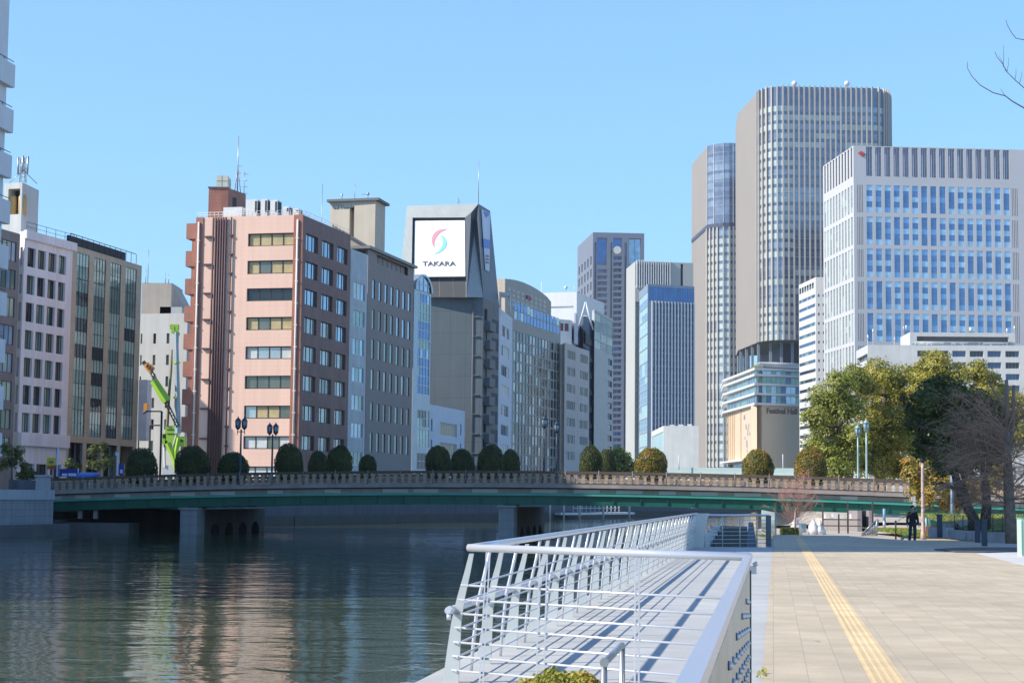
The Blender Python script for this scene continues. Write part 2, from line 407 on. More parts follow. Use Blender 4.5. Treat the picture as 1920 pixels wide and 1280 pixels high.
for dx, dz in ((-.55,-.2),(0,0),(.62,-.1)): mb.tube([(c0.x+dx, c0.y-.4, tp.z-2.2+dz),(c0.x+dx*1.05, c0.y-.4, tp.z+dz)], .13, 6)
for sx in (-1, 1): mb.tube([c0+Vector((sx*1.8,0,-.1)), c0+Vector((0,0,1.6))], .05, 4)
part('antenna_mast', mb, M_steel, B2.root)
mb = MB()
for k in range(6):
    a = F.pt(1+k*2.2, H, -.4); mb.tube([a, a+Vector((0,0,1.3))], .03, 4)
mb.tube([F.pt(1, H+1.25, -.4), F.pt(12, H+1.25, -.4)], .03, 4); mb.tube([F.pt(1, H+.7, -.4), F.pt(12, H+.7, -.4)], .025, 4)
part('roof_railing', mb, M_dark, B2.root)

# --- taupe building with four glazed strips
pts, H = chain([(133,458), (266,498.5)], 0, 226)
b = Bld('glazed_office', 'taupe stone building with four tall strips of green glass', 'building', pts, GZ, H, M_taupe)
F = b.sides[0]; z1 = F.z(150, 474); z0 = F.z(150, 817); n = 7; fh = (z1-z0)/n
cl = cols(F, 560, [(142.5,165.5),(175.3,197),(205.6,225.6),(234.6,255)])
for j in range(n):
    for i, c in enumerate(cl):
        top = G_tealL if random.random() < .75 else G_teal
        low = random.choice([3,4,3,2,3]); up = random.choice([2,2,2,3])
        b.win(0, [(c[0], c[1], z0+j*fh+.001, z0+(j+1)*fh-.001)], depth=.12, nm=4, nr=2, fw=.04, glasses=[G_pale, G_tealL, G_teal, G_dark], seq=[[low, up]*4])
b.grid(0, even(.6, F.w-.6, 4, .8), [(GZ+.1, z0-.9)], nm=3, depth=1.8, glasses=[G_dark, G_dark, G_teal], name='shopfront')
b.finish(parapet=.5)
mb = MB(); pr = 3
for k in range(13): a = F.pt(.4+k*F.w/13, H, -.3); mb.tube([a, a+Vector((0,0,1.5))], .04, 4)
mb.tube([F.pt(.4, H+1.5, -.3), F.pt(F.w*.93, H+1.5, -.3)], .05, 4); F.box(mb, .5, F.w*.8, H+.1, H+1.3, -.9, -.5)
part('roof_screen', mb, M_dark, b.root)
mb = MB(); F.box(mb, F.w-.5, F.w+.9, F.z(258,826), F.z(258,712), .3, 1.6); part('banner_sign', mb, mat('banner_pale', (.84,.87,.92), .5), b.root)

# --- pale building behind the crane
pts, H = chain([(250,588.5), (352,587)], 0, 262)
b = Bld('pale_building', 'pale windowed wall behind the green crane with stepped beige top', 'building', pts, GZ, H, M_conc2, depth=14)
F = b.sides[0]
rw = rows(F, 290, [(625+40.2*k, 644+40.2*k) for k in range(6)])
b.grid(0, cols(F, 640, [(263.5,266.5),(287,292.3),(312,317.5),(330,335)]), rw, nm=1, depth=.3, glasses=[G_teal, G_dark, G_pale])
b.finish(parapet=.3)
for pxs, ys in (((266,322),530),((300,341),575)):
    a = P(pxs[0], ys, 264); c = P(pxs[1], ys, 264); mb = MB(); Fa = Fac(a, c); Fa.box(mb, 0, Fa.w, H-.5, a.z, -9, 0); part('roof_block', mb, M_beige if ys == 530 else M_conc2, b.root)
mb = MB(); a = P(322,530,264.2); c = P(346,576,268)
mb.face([(a.x,a.y,H-.5),(c.x,c.y,H-.5),(c.x,c.y,c.z),(a.x,a.y,a.z)]); mb.face([(a.x,a.y,a.z),(c.x,c.y,c.z),(c.x,c.y+7,c.z),(a.x,a.y+7,a.z)]); part('sloping_roof', mb, M_beige, b.root)
mb = MB()
for px, y0, y1 in ((277,530,468),(273,530,505),(310,530,512),(316,530,515)):
    a = P(px, y0+2, 260); mb.tube([a, (a.x, a.y, P(px,y1,260).z)], .05, 4)
part('roof_antenna', mb, M_steel, b.root)

# --- pink tiled building
pts, H = chain([(368.8,408), (567.5,402.5), (657.6,441)], 1, 208)
b = Bld('pink_building', 'pink tiled building with strip windows on its face and brown tiles on its river side', 'building', pts, GZ, H, M_pink)
b.smat[1] = mat('tile_umber', (.215,.115,.10), .6, var=.16, scale=.5, streak=.18, joints=(.9,.45,.03,.22)); b.smat[2] = M_brick; F = b.sides[0]; F1 = b.sides[1]; PK = b
yy = [(437,461),(488,513),(540,564),(594,618.5),(649,673),(704,728.5),(760,784.5),(817,841.5),(874,898)]
rw = rows(F, 510, yy); c0, c1 = F.u(465,450), F.u(551.5,450)
glr = [G_blind, G_dark, G_blindw, G_olive, G_pale]
seqs = [[1,1,1,1],[1,4,1,1],[2,2,2,2],[1,4,1,1],[3,5,5,3],[4,4,4,4],[5,1,1,4],[3,3,4,3],[3,3,3,3]]
for i, r in enumerate(rw):
    b.win(0, [(c0, c1, r[0], r[1])], depth=.34, nm=4, fw=.12, glasses=glr, seq=[seqs[i]], name='strip_window')
rt = [F1.z(574, y) for y in (437, 489, 541, 594, 648, 703, 759, 816)]; rb = [F1.z(574, y) for y in (468.5, 520, 571, 624.5, 678, 733, 789, 844)]
cr = cols(F1, 460, [(573.5,596.5),(604.5,625.5),(633,652)])
for i in range(8):
    gl = [G_sky, G_pale, G_olive, G_dark]
    for j, c in enumerate(cr):
        b.win(1, [(c[0], c[1], rb[i], rt[i])], depth=.3, nm=3, fw=.1, glasses=gl, seq=[[1,1,1] if i < 3 or (i < 4 and j > 1) else random.choice([[2,2,3],[2,3,2],[3,2,2],[2,2,2]])])
b.finish(parapet=.3)
mb = MB(); F.box(mb, -.02, F.u(381.5,420), GZ, H, .003, .12); F.box(mb, F.w-1.05, F.w+.1, GZ, H, .003, .12); part('brick_pilaster', mb, M_brick, b.root)
mb = MB(); F.box(mb, F.w-.001, F.w+.003, GZ, H, .0, .1)
M_pipe = mat('pipe_dark', (.10,.055,.06), .6); M_pipew = mat('pipe_pale', (.75,.68,.62), .5)
for px in (374.5, 559.5):
    mb = MB(); u = F.u(px, 420); mb.tube([F.pt(u, GZ+.5, .24), F.pt(u, H-.6, .24)], .13, 6)
    for k in range(12): F.box(mb, u-.2, u+.2, GZ+2+k*2.6, GZ+2.12+k*2.6, .11, .36)
    part('downpipe', mb, M_pipew, b.root)
mb = MB(); u0 = F.u(401.5, 420)
for k in range(6): mb.tube([F.pt(u0+k*.32, GZ+.5, .22), F.pt(u0+k*.32, H-.1, .22)], .12, 6)
part('pipe_bundle', mb, M_pipe, b.root)
mb = MB(); u = F.u(435, 420); mb.tube([F.pt(u, GZ+.5, .2), F.pt(u, H-.1, .2)], .1, 6)
for k in range(14): F.box(mb, u-.2, u+.2, GZ+1.2+k*2.3, GZ+1.4+k*2.3, .01, .32)
part('vent_pipe', mb, M_pipe, b.root)
for y in (444,496,550,599,653.5,711,766,822):
    mb = MB(); z = F.z(400, y); F.box(mb, u0-1.1, u0-.12, z-.08, z+.08, .01, .34); part('pipe_bracket', mb, M_pipe, b.root)
# outside stair with brick parapets on the left
mb = MB(); ux = F.u(357.5, 430); F.box(mb, ux, -.02, GZ, H-1.2, -4.5, -.5); part('stair_core', mb, M_brick, b.root)
ul = F.u(347.6, 430)
for k in range(9):
    zt = F.z(358, 418+51.8*k); zb_ = F.z(358, 447+51.8*k)
    mb = MB(); F.box(mb, ul, -.03, zb_, zt, -.48, -.3); F.box(mb, ul, ul+.2, zb_, zt, -4.0, -.482); F.box(mb, ul+.21, ux-.01, zb_, zb_+.2, -4.0, -.49); part('stair_parapet', mb, M_brick, b.root)
# roof things
mb = MB(); Fp, Hp = chain([(391.5,352),(428,352.5),(461,364)], 1, 214); A_ = Fac(Fp[0], Fp[1]); B_ = Fac(Fp[1], Fp[2])
bk = Fp[0].to_2d()+(Fp[2]-Fp[1]).to_2d(); mb.prism([Fp[0].to_2d(), Fp[1].to_2d(), Fp[2].to_2d(), bk], H-.4, Hp)
A_.box(mb, -.1, A_.w+.1, Hp, Hp+.12, -3, .12, 1); pen = part('penthouse', mb, [M_brick, M_dkgrey], b.root)
mb = MB(); u = B_.u(436, 380); B_.box(mb, u, u+1., Hp-2.9, Hp-.9, .003, .03); part('louvre', mb, M_dark, pen)
mb = MB(); M_tank = mat('tank_cream', (.72,.69,.55), .5)
u0_, u1_ = A_.u(404.5,340), A_.u(427,340); zt = A_.z(415, 328); nx, nz = 3, 2
dx = (u1_-u0_)/2; dz = (zt-Hp-.12)/2.
for i in range(2):
    for j in range(2):
        for k in range(2): A_.box(mb, u0_+i*dx+.04, u0_+(i+1)*dx-.04, Hp+.16+j*dz+.03, Hp+.16+(j+1)*dz-.05, -.3-1.5*(k+1)+.04, -.3-1.5*k-.04)
A_.box(mb, u0_+.05, u1_-.05, Hp+.12, zt-.1, -3.2, -.36, 1); part('water_tank', mb, [M_tank, M_dkgrey], pen)
mb = MB(); a = P(445, 362, 218); mb.tube([a, (a.x, a.y, P(445,255,218).z)], [.09,.05], 5)
for k in range(3): mb.tube([(a.x-.5+k*.05, a.y, a.z+1.6+k*.9), (a.x+.5, a.y, a.z+1.6+k*.9)], .03, 4)
mb.tube([(a.x-.02,a.y,a.z+3.2),(a.x-.35,a.y,a.z+.1)], .05, 4); mb.tube([(a.x,a.y,a.z+3.2),(a.x+.4,a.y,a.z+.1)], .05, 4)
part('antenna_mast', mb, M_steel, pen)
mb = MB(); a = P(457.5, 366, 216); mb.tube([a, (a.x, a.y, P(457,322,216).z)], .04, 4)
for k in range(4): z = P(457,326+k*12,216).z; mb.tube([(a.x-.5,a.y,z),(a.x+.45,a.y,z-.05)], .03, 4)
part('tv_antenna', mb, M_steel, pen)
mb = MB(); a0 = F.u(414,395); F.box(mb, a0, F.u(449,395), H-.2, F.z(430,386.5), -3.2, -.8); part('rooftop_hut', mb, M_white, b.root)
for (xa, xb, yt) in ((456,482,372),(483.5,501,371),(501.5,520,373),(525.5,542,385),(544,560,389)):
    mb = MB(); ua, ub = F.u(xa, 390), F.u(xb, 390); zt = F.z(xa, yt); F.box(mb, ua, ub-.35, H-.1, zt, -2.4, -.9)
    F.box(mb, ub-.345, ub-.3, H+.5, zt-.15, -2.2, -1.1, 1); F.box(mb, ub-.62, ub-.42, H+.6, zt-.2, -.899, -.87, 1)
    part('air_conditioner', mb, [M_white, M_dark], b.root)
mb = MB()
for k in range(26): a = F.pt(k*F.w/25, H, -.25); mb.tube([a, a+Vector((0,0,.62))], .03, 4)
for z in (.3,.62): mb.tube([F.pt(0,H+z,-.25), F.pt(F.w-.25,H+z,-.25), F1.pt(F1.w,H+z,-.25)], .03, 4)
for k in range(14): a = F1.pt(k*F1.w/13, H, -.25); mb.tube([a, a+Vector((0,0,.62))], .03, 4)
part('roof_railing', mb, M_white, b.root)

# --- narrow blue grey building
M_bgr = mat('panel_blue_grey', (.42,.46,.50), .5, .2, var=.08, streak=.15, joints=(1.3,1.1,.04,.2))
e = PK.sides[1].B; pts, H = chain([(657.8,466), (689.5,478)], 0, e.y+.4)
b = Bld('narrow_building', 'narrow blue grey metal clad building beside the brown tiled wall', 'building', pts, GZ, H, M_bgr)
F = b.sides[0]; rw = rows(F, 663, [(527,559),(580,609.5),(633,664),(687,715),(739,768),(792,820),(846,872)])
b.grid(0, cols(F, 600, [(662,683.5)]), rw, nm=3, depth=.15, glasses=[G_sky, G_pale, G_teal], frame=M_framew)
b.finish(parapet=.3); NB = b

# --- brown building with slit windows
M_brn = mat('tile_taupe_brown', (.285,.24,.225), .7, var=.05, scale=.2, streak=.05, joints=(.8,.8,.03,.1))
pts, H = chain([(686,468), (690.5,467), (776,503.8)], 1, 234)
b = Bld('slit_window_building', 'brown building with seven columns of slit windows and a beige lift tower', 'building', pts, GZ, H, M_brn); BR = b
F = b.sides[1]
cl = cols(F, 543, [(698.2,703.2),(710.2,715.3),(721.5,726.7),(732.6,737.8),(744,749.2),(754.9,760),(765.2,770.3)])
rw = rows(F, 700, [(524,560),(580,617),(636,673),(692.5,730),(755,788),(810.5,847)])
for i, r in enumerate(rw):
    for j, c in enumerate(cl):
        g = 1 if i == 0 or (i == 1 and j > 3) else random.choice([2,3,2,3,3,4] if i > 2 else [2,2,3])
        b.win(1, [(c[0], c[1], r[0], r[1])], depth=.12, nm=1, fw=.05, glasses=[G_sky, G_teal, G_olive, G_pale], seq=[[g]])
b.win(1, [(F.u(706,490), F.u(765,515), F.z(706,493), F.z(706,476.5))], depth=.5, nm=7, fw=.15, glasses=[M_dark, M_dkgrey], name='strip_window')
b.finish()
mb = MB(); F.box(mb, -.6, F.w+.3, H+.02, H+.4, -12, .5); part('eaves', mb, mat('eave_metal', (.22,.22,.2), .5, .5), b.root)
mb = MB(); g0, g1 = P(624,426,239), P(694,468,239)
mb.face([(g0.x,g0.y,H-6),(g1.x,g1.y,H-6),tuple(g1),tuple(g0)]); mb.face([tuple(g0),tuple(g1),(g1.x,g1.y+6,g1.z),(g0.x,g0.y+6,g0.z)], 1)
mb.obox(g0, g1-g0, (0,-.4,0), (0,0,.35), 1); part('gable_wall', mb, [M_beige, M_dkgrey], b.root)
pc, Hp = chain([(619.5,379.5), (704,376), (722.5,386)], 1, 246); A_ = Fac(pc[0], pc[1]); B_ = Fac(pc[1], pc[2])
bk = pc[0].to_2d()+(pc[2]-pc[1]).to_2d(); mb = MB(); u = A_.u(660,400)
A_.quad(mb, 0, u-.35, H-6, Hp); A_.quad(mb, u+.35, A_.w, H-6, Hp); A_.box(mb, u-.35, u+.35, H-6, Hp-.9, -1.2, -1.15); A_.quad(mb, u-.35, u+.35, Hp-.9, Hp)
mb.face([A_.pt(u+.35,H-6), A_.pt(u+.35,H-6,-1.2), A_.pt(u+.35,Hp-.9,-1.2), A_.pt(u+.35,Hp-.9)], 0); mb.face([A_.pt(u-.35,H-6), A_.pt(u-.35,H-6,-1.2), A_.pt(u-.35,Hp-.9,-1.2), A_.pt(u-.35,Hp-.9)], 0)
B_.quad(mb, 0, B_.w, H-6, Hp)
for a, c in ((pc[2].to_2d(), bk), (bk, pc[0].to_2d())): Fac(a, c).quad(mb, 0, Fac(a, c).w, H-6, Hp)
cp = [pc[0].to_2d()+Vector((-.5,-.4)), pc[1].to_2d()+Vector((.5,-.5)), pc[2].to_2d()+Vector((.6,.3)), bk+Vector((-.3,.5))]; mb.prism(cp, Hp, Hp+.35, 1)
lt = part('lift_tower', mb, [M_beige, M_dkgrey], b.root)
text_part('lettering', 'OSI TOSHO', .60, A_.pt(A_.u(643,387.5), A_.z(643,387.5), .08), A_.t, (0,0,1), mat('letter_blue_grey', (.12,.17,.22), .5), lt, .06, .03)
mb = MB()
for px, y1 in ((641,366),(665,345),(690,360),(604,345)):
    a = P(px, 378, 248); mb.tube([(a.x, a.y, Hp+.3 if px > 610 else H), (a.x, a.y, P(px, y1, 248).z)], .045, 4)
a = P(641, 366, 248); mb.lathe(a, [(.02,-.9),(.2,-.6),(.02,-.3),(.2,0),(.02,.3)], 8)
a = P(690, 364, 248); mb.lathe(a, [(.05,-.2),(.3,0),(.05,.25)], 8)
for z in (.1,.9): mb.tube([(a.x-1.4,a.y,a.z-z),(a.x-.2,a.y,a.z-z+.1)], .035, 4)
part('roof_antenna', mb, M_steel, lt)

# --- slim building with an arched gable of glass
M_slim = mat('panel_blue_white', (.40,.46,.52), .35, .4, var=.05)
pts, H = chain([(776.8,541), (808.5,551)], 0, BR.sides[1].B.y+1.5)
b = Bld('arched_glass_building', 'slim blue glass building with a round arched gable', 'building', pts, GZ, H, M_slim)
F = b.sides[0]; rw = [(F.z(784,548+17.3*(k+1))+.001, F.z(784,548+17.3*k)) for k in range(11)]
b.grid(0, [(F.u(783,640), F.u(805.5,640))], rw, nm=4, depth=.1, glasses=[G_sky, G_blue, G_teal], frame=M_framew)
b.grid(0, [(F.u(782.5,780), F.u(805,780))], rows(F, 784, [(767,800),(803,838),(848,880)]), nm=4, nr=2, depth=.1, glasses=[G_teal, G_dark, G_tealL], frame=M_framew)
b.finish()
def arch(F, u0, u1, z0, h, n=14): return [(u0+(u1-u0)*(1-math.cos(math.pi*k/n))/2, z0+h*math.sin(math.pi*k/n)) for k in range(n+1)]
ar = arch(F, -.15, F.w+.1, H, 2.5); mb = MB()
for (ua, za), (ub, zb2) in zip(ar, ar[1:]):
    mb.face([F.pt(ua,za,.3), F.pt(ub,zb2,.3), F.pt(ub,zb2,-12), F.pt(ua,za,-12)])
    mb.face([F.pt(ua,za,.3), F.pt(ub,zb2,.3), F.pt(F.w/2+(ub-F.w/2)*.8, H+(zb2-H)*.86, .3), F.pt(F.w/2+(ua-F.w/2)*.8, H+(za-H)*.86, .3)])
part('barrel_roof', mb, M_slim, b.root)
mb = MB(); mb.face([F.pt(ua*.84+F.w*.08, H+(za-H)*.9, .1) for ua, za in ar])
mb2 = part('gable_glass', mb, G_sky, b.root); mb = MB()
for k in range(1,4): F.box(mb, F.w*k/4-.04, F.w*k/4+.04, H, H+1.9, .11, .17)
F.box(mb, 0, F.w, H+.9, H+1., .11, .17); part('glazing_bar', mb, M_framew, mb2)

# --- grey sign tower
zW = 289.
pts, Hb = chain([(776,558), (906,557.5), (936,571)], 1, zW)
b = Bld('sign_tower', 'dark grey tower carrying a white rooftop billboard that reads TAKARA', 'building', pts, GZ, Hb, M_grey); TK = b
F = b.sides[0]; F1 = b.sides[1]; b.smat[1] = M_dkgrey
for k in range(9):
    z = F1.z(909, 578+35*k); b.win(1, [(F1.u(908,600), F1.u(914,600), z-2.0, z)], depth=.25, nm=2, glasses=[G_sky, G_dark, G_pale], name='window')
b.finish()
for k in range(9):
    z = F1.z(911, 603+35*k); mb = MB(); F1.box(mb, F1.u(909.5,600), F1.u(920,600), z-1.5, z, .02, .9); part('balcony', mb, mat('balcony_grey', (.13,.14,.15), .6), b.root)
    mb = MB(); F1.box(mb, F1.u(923,600), F1.w-.4, z-1.2, z+.9, .01, .05); part('panel', mb, M_dark, b.root)
mb = MB(); uu = F.u(887, 600); mb.tube([F.pt(uu, GZ, .15), F.pt(uu, Hb-1, .15)], .09, 5)
for k in range(9): z = F.z(890, 594+36.5*k); F.box(mb, uu, uu+1.1, z-.06, z+.06, .01, .25)
part('pipe', mb, M_dkgrey, b.root)
top = P(897, 382, 291.5); Ht = top.z; TL = Pz(763, 386.5, Ht); TR = top; TB = Pz(919, 395.5, Ht)
BL = Vector((pts[0].x-2.6, pts[0].y+.1, Hb)); BR_ = Vector((pts[1].x, pts[1].y, Hb)); BB = Vector((pts[2].x, pts[2].y, Hb))
M_sgn = mat('sign_frame', (.40,.42,.41), .45, .25, var=.06, joints=(2.5,.42,.05,.18))
def on_front(px, py):     # intersection with the leaning front plane
    n = (TR-TL).cross(BL-TL).normalized(); d = ray(px, py); return EYE+d*((TL-EYE).dot(n)/d.dot(n))
i1, i2, i3, i4 = on_front(773.5,408), on_front(872,407.5), on_front(875,557), on_front(771,557)
back = Vector((0, 1.2, 0)); mb = MB()
r1, r2, r3 = on_front(883.5,398.5), on_front(888.5,418)+Vector((0,1.6,0)), on_front(888.8,440)+Vector((0,1.6,0))
mb.face([BL, i4, i1, TL]); mb.face([TL, i1, i2, r1, TR]); mb.face([i2, i3, r3, r2, r1], 1); mb.face([i3, BR_, r3]); mb.face([r1, r2, TR], 1); mb.face([r2, r3, BR_, TR], 1)
mb.face([BR_, BB, TB, TR], 1); k4 = Vector((TL.x+(TB.x-TR.x), TL.y+(TB.y-TR.y), Ht)); kb = Vector((BL.x+(BB.x-BR_.x), BL.y+(BB.y-BR_.y), Hb))
mb.face([BB, kb, k4, TB], 1); mb.face([kb, BL, TL, k4]); mb.face([TL, TR, TB, k4]); mb.face([BL, BR_, BB, kb])
for a, c in ((i1,i2),(i2,i3),(i3,i4),(i4,i1)): mb.face([a, c, c+back, a+back])
sf = part('sign_housing', mb, [M_sgn, mat('sign_frame_shaded', (.10,.12,.15), .45, .25, var=.06, joints=(2.5,.42,.05,.18))], b.root)  # darker copy of the frame colour puts shade on facets and right side
w1, w2, w3, w4 = [on_front(*q)+Vector((0,.4,0)) for q in ((777.5,413.5),(871.2,412.5),(872.3,517.5),(775.5,518.5))]
M_bill = mat('billboard_white', (.93,.93,.93), .4, var=0)
mb = MB(); mb.face([w4, w3, w2, w1]); mb.face([w1,w2,w2+Vector((0,.2,0)),w1+Vector((0,.2,0))]); bp_ = part('billboard', mb, M_bill, sf)
ctr = on_front(824, 455)+Vector((0,.36,0)); xw = (w2-w1).normalized(); yw = (w1-w4).normalized(); s_ = 289/3300.
def bpt(px, py): return ctr + xw*((px-824)*s_) + yw*((455-py)*s_) + Vector((0,-.02,0))
def crescent(outer, inner, m, nm):
    mb = MB(); n = len(outer)
    for i in range(n-1): mb.face([bpt(*outer[i]), bpt(*outer[i+1]), bpt(*inner[i+1]), bpt(*inner[i])])
    part(nm, mb, m, sf)
def bez(p0, p1, p2, p3, n=14):
    return [tuple((1-t)**3*a+3*(1-t)**2*t*b_+3*(1-t)*t*t*c+t**3*d for a, b_, c, d in zip(p0, p1, p2, p3)) for t in [k/n for k in range(n+1)]]
crescent(bez((841,426),(812,421),(800,446),(814,466)), bez((841,426),(826,428),(809,444),(814,466)), mat('logo_pink', (.80,.30,.36), .4, var=0), 'emblem_pink')
crescent(bez((826,436),(846,448),(842,473),(811,479)), bez((826,436),(835,452),(832,470),(811,479)), mat('logo_teal', (.22,.68,.72), .4, var=0), 'emblem_teal')
text_part('lettering', 'TAKARA', 1.12, bpt(823.5, 498.3), xw, yw, mat('letter_dark', (.08,.08,.09), .5, var=0), sf, .03, .02)
tm = sf.children[-1].data
cxm = bpt(823.5,498.3)-wpos(sf)
for v in tm.vertices:
    d = v.co-cxm; k = d.dot(xw); v.co += xw*(k*.33)
mb = MB()
for (xa, xb) in ((777,797),(798,822),(824,848),(849.5,872)):
    q = [on_front(*t_)+Vector((0,1.15,0)) for t_ in ((xa,556.5),(xb,556.5),(xb-.3,520),(xa-.3,520))]; mb.face(q)
lv = part('louvre_panel', mb, mat('louvre_grey', (.05,.055,.06), .6, .2, joints=(50,.3,.06,.3)), sf)
mb = MB(); mb.face([i4+back*.99, i3+back*.99, i2+back*.99, i1+back*.99]); part('back_panel', mb, M_dkgrey, sf)
nR = (TB-TR).cross(BR_-TR).normalized()
def on_right(px, py): d = ray(px, py); p = EYE+d*((TR-EYE).dot(nR)/d.dot(nR)); return p+(nR if nR.x > 0 else -nR)*.12
M_rs = mat('side_sign', (.55,.60,.72), .4, var=.12, scale=.5); M_rb = mat('side_sign_blue', (.05,.18,.62), .4, var=.1)
mb = MB(); mb.face([on_right(*q) for q in ((908.6,506),(916.4,509),(918,400),(901.2,392))])
for q in (((904,447),(917,450),(916.7,467),(905,464)), ((905,396),(917.5,401),(910,408))): mb.face([on_right(*t_)+Vector((.06,-.02,0)) for t_ in q], 1)
for y in (478,484,490): mb.face([on_right(*t_)+Vector((.06,-.02,0)) for t_ in ((909,y),(915,y+1.5),(915,y+4.5),(909,y+3))], 2)
part('side_billboard', mb, [M_rs, M_rb, M_dkgrey], sf)
mb = MB(); a = P(897, 384, 293); mb.tube([a, (a.x, a.y, P(897,302,293).z)], [.08,.04], 5); a = P(859, 384, 293)
mb.tube([a, (a.x,a.y,a.z+1.2)], .05, 4); mb.tube([(a.x-.4,a.y,a.z+1.1),(a.x+.3,a.y,a.z+.7)], .04, 4); mb.tube([(a.x-.3,a.y,a.z+.7),(a.x+.4,a.y,a.z+.4)], .04, 4)
part('antenna_mast', mb, M_steel, sf)

# --- low white building
M_lw = mat('wall_blue_white', (.62,.66,.74), .6, var=.04, streak=.05)
pts, H = chain([(803.5,757), (871.5,770.5)], 0, 263)
b = Bld('low_white_building', 'low white building with a barred window in front of the dark tower', 'building', pts, GZ, H, M_lw)
F = b.sides[0]
b.grid(0, cols(F, 805, [(825,857)]), rows(F, 826, [(791,816),(829,855)]), nm=10, depth=.3, fw=.12, glasses=[G_olive, G_blind], frame=M_lw)
b.grid(0, cols(F, 805, [(808,811),(863,865.5)]), rows(F, 809, [(785,808),(824,845)]), nm=1, depth=.25, glasses=[G_blue])
b.finish(parapet=.4)
mb = MB(); F.box(mb, .5, F.w-.6, H, H+.35, -3, -2.6); part('roof_duct', mb, M_white, b.root)

# --- narrow pale building
pts, H = chain([(936.5,577), (961,597)], 0, 299)
b = Bld('narrow_pale_building', 'narrow pale blue building with one column of wide windows', 'building', pts, GZ, H, M_lw)
F = b.sides[0]; b.grid(0, cols(F, 700, [(940,954)]), rows(F, 941, [(608+37.4*k, 628.5+37.4*k) for k in range(7)]), nm=4, depth=.15, glasses=[G_sky, G_pale, G_blindw], frame=M_framew)
b.finish(parapet=.2)
mb = MB()
for px in (938, 956): a = P(px, 577, 301); mb.tube([(a.x,a.y,H-1),(a.x,a.y,P(px,553,301).z)], .18, 6)
a, c = P(936,552,301), P(957,555,301); mb.obox(a, c-a, (0,4,0), (0,0,.5)); part('roof_frame', mb, M_white, b.root)

# --- building with a curved gable
M_cg = mat('curved_gable_stone', (.36,.35,.31), .6, .1, var=.05, joints=(2.6,1.4,.06,.16))
M_cgl = mat('glazing_stone', (.21,.205,.20), .4, .2, var=.1); G_nav0 = glass('glass_slate', (.10,.13,.17), .5, .06)
pts, Hx = chain([(928.5,600), (947,597), (1051,602.5+27)], 1, 318)
b = Bld('curved_gable_building', 'grey building with a curved roofline and long windows over reflecting glass', 'building', pts, GZ, Hx, M_cg)
F = b.sides[1]
topz = F.z(965, 612); zc = F.z(965, 640)
for i, (ua, ub) in enumerate(even(F.u(962,700), F.u(1049,700), 15, .78)):
    for k in range(15):
        z = GZ+2.5+k*1.9
        if z+1.9 > Hx: break
        g = random.choice([1,2,1,3,2,4,1])
        b.win(1, [(ua, ub, z+.06, z+1.84)], depth=.1, nm=1, fw=.12, glasses=[G_dark, G_pale, G_olive, G_nav0], seq=[[g]], frame=M_cgl)  # random pale and dark pane tints stand in for reflections of facing buildings
b.finish()
mb = MB(); ap = [(947,522.5),(958,523.5),(969,525.5),(982,529.5),(994,535),(1006,541.5),(1017,549),(1026,556.5),(1033.5,566)]
poly = [(F.u(*q), F.z(*q)) for q in ap]; zsh = F.z(1034,597)
fr = [F.pt(u, z) for u, z in poly]; u1_ = poly[-1][0]
full = fr+[F.pt(u1_, zsh), F.pt(F.w, zsh), F.pt(F.w, Hx), F.pt(0, Hx)]
mb.face(list(reversed(full))); bk_ = [p-F.n*13 for p in full]
for a, c, d, e_ in zip(full, full[1:], bk_[1:], bk_): mb.face([a, c, d, e_])
mb.face([full[-1], full[0], bk_[0], bk_[-1]], 1); mb.face(bk_); cg = part('curved_gable', mb, [M_cg, M_beige], b.root)
mb = MB()
for i in range(14):
    a = F.u(963.5+i*6.1, 600); c = F.u(963.5+i*6.1+4.9, 600); zt = F.z(963.5,584) - (F.z(963.5,584)-F.z(963.5,592))*0
    for j in range(2):
        z0_ = Hx+.4 if i < 5 else Hx+.2
        F.box(mb, a, c, z0_+j*1.7, z0_+j*1.7+1.5, .01, .06, 0 if random.random() < .7 else 1)
part('ribbon_window', mb, [G_blue, G_pale], cg)
mb = MB()
for j in range(4):
    for i in range(9):
        u = F.u(952+i*8.3, 560)
        z = F.z(952, 538+j*9) - 0*i; zc_ = [q[1] for q in poly]
        lim = np.interp(u+1.6, [q[0] for q in poly], [q[1] for q in poly])
        if z < lim-.6 and u+2 < u1_: F.box(mb, u, u+1.7, z-.55, z, .01, .05)
part('gable_grille', mb, mat('grille_light', (.5,.49,.43), .6), cg)
mb = MB(); u = F.u(986, 558); F.box(mb, u, u+2.6, F.z(986,560), F.z(986,553), .05, .3); part('small_sign', mb, mat('sign_red_purple', (.35,.03,.12), .5), cg)

# --- white building with stepped roof
pts, H = chain([(1017,549), (1081.5,547), (1133,568)], 1, 395)
b = Bld('stepped_white_building', 'bright white building with blank front rising behind the curved gable', 'building', pts, GZ, H, M_white)
b.grid(0, [(.8, b.sides[0].w-.8)], [(H-3.6,H-3.2)], nm=1, depth=.1, glasses=[G_pale], name='groove'); b.finish(parapet=.5)
pts2, H2 = chain([(1034,597), (1071,600), (1096,616)], 1, 366)
b = Bld('terrace_building', 'small white terraced building with a red window strip below the white one', 'building', pts2, GZ, H2, M_white)
F = b.sides[1]; b.grid(0, even(.5, b.sides[0].w-.5, 3, .8), [(H2-2.4, H2-.8)], nm=2, glasses=[mat('red_blind', (.30,.07,.09), .4), G_dark], depth=.2)
b.grid(1, even(.5, F.w-.5, 3, .7), [(H2-4.2*(k+1), H2-4.2*k-1.6) for k in range(5)], nm=2, depth=.2); b.finish(parapet=.3)
mb = MB(); a = P(1076, 600, 364); F.box(mb, .8, 4.4, H2-4.8, H2+1.6, .5, .8); part('billboard', mb, mat('hoarding_lilac', (.55,.56,.66), .5, var=.1), b.root)
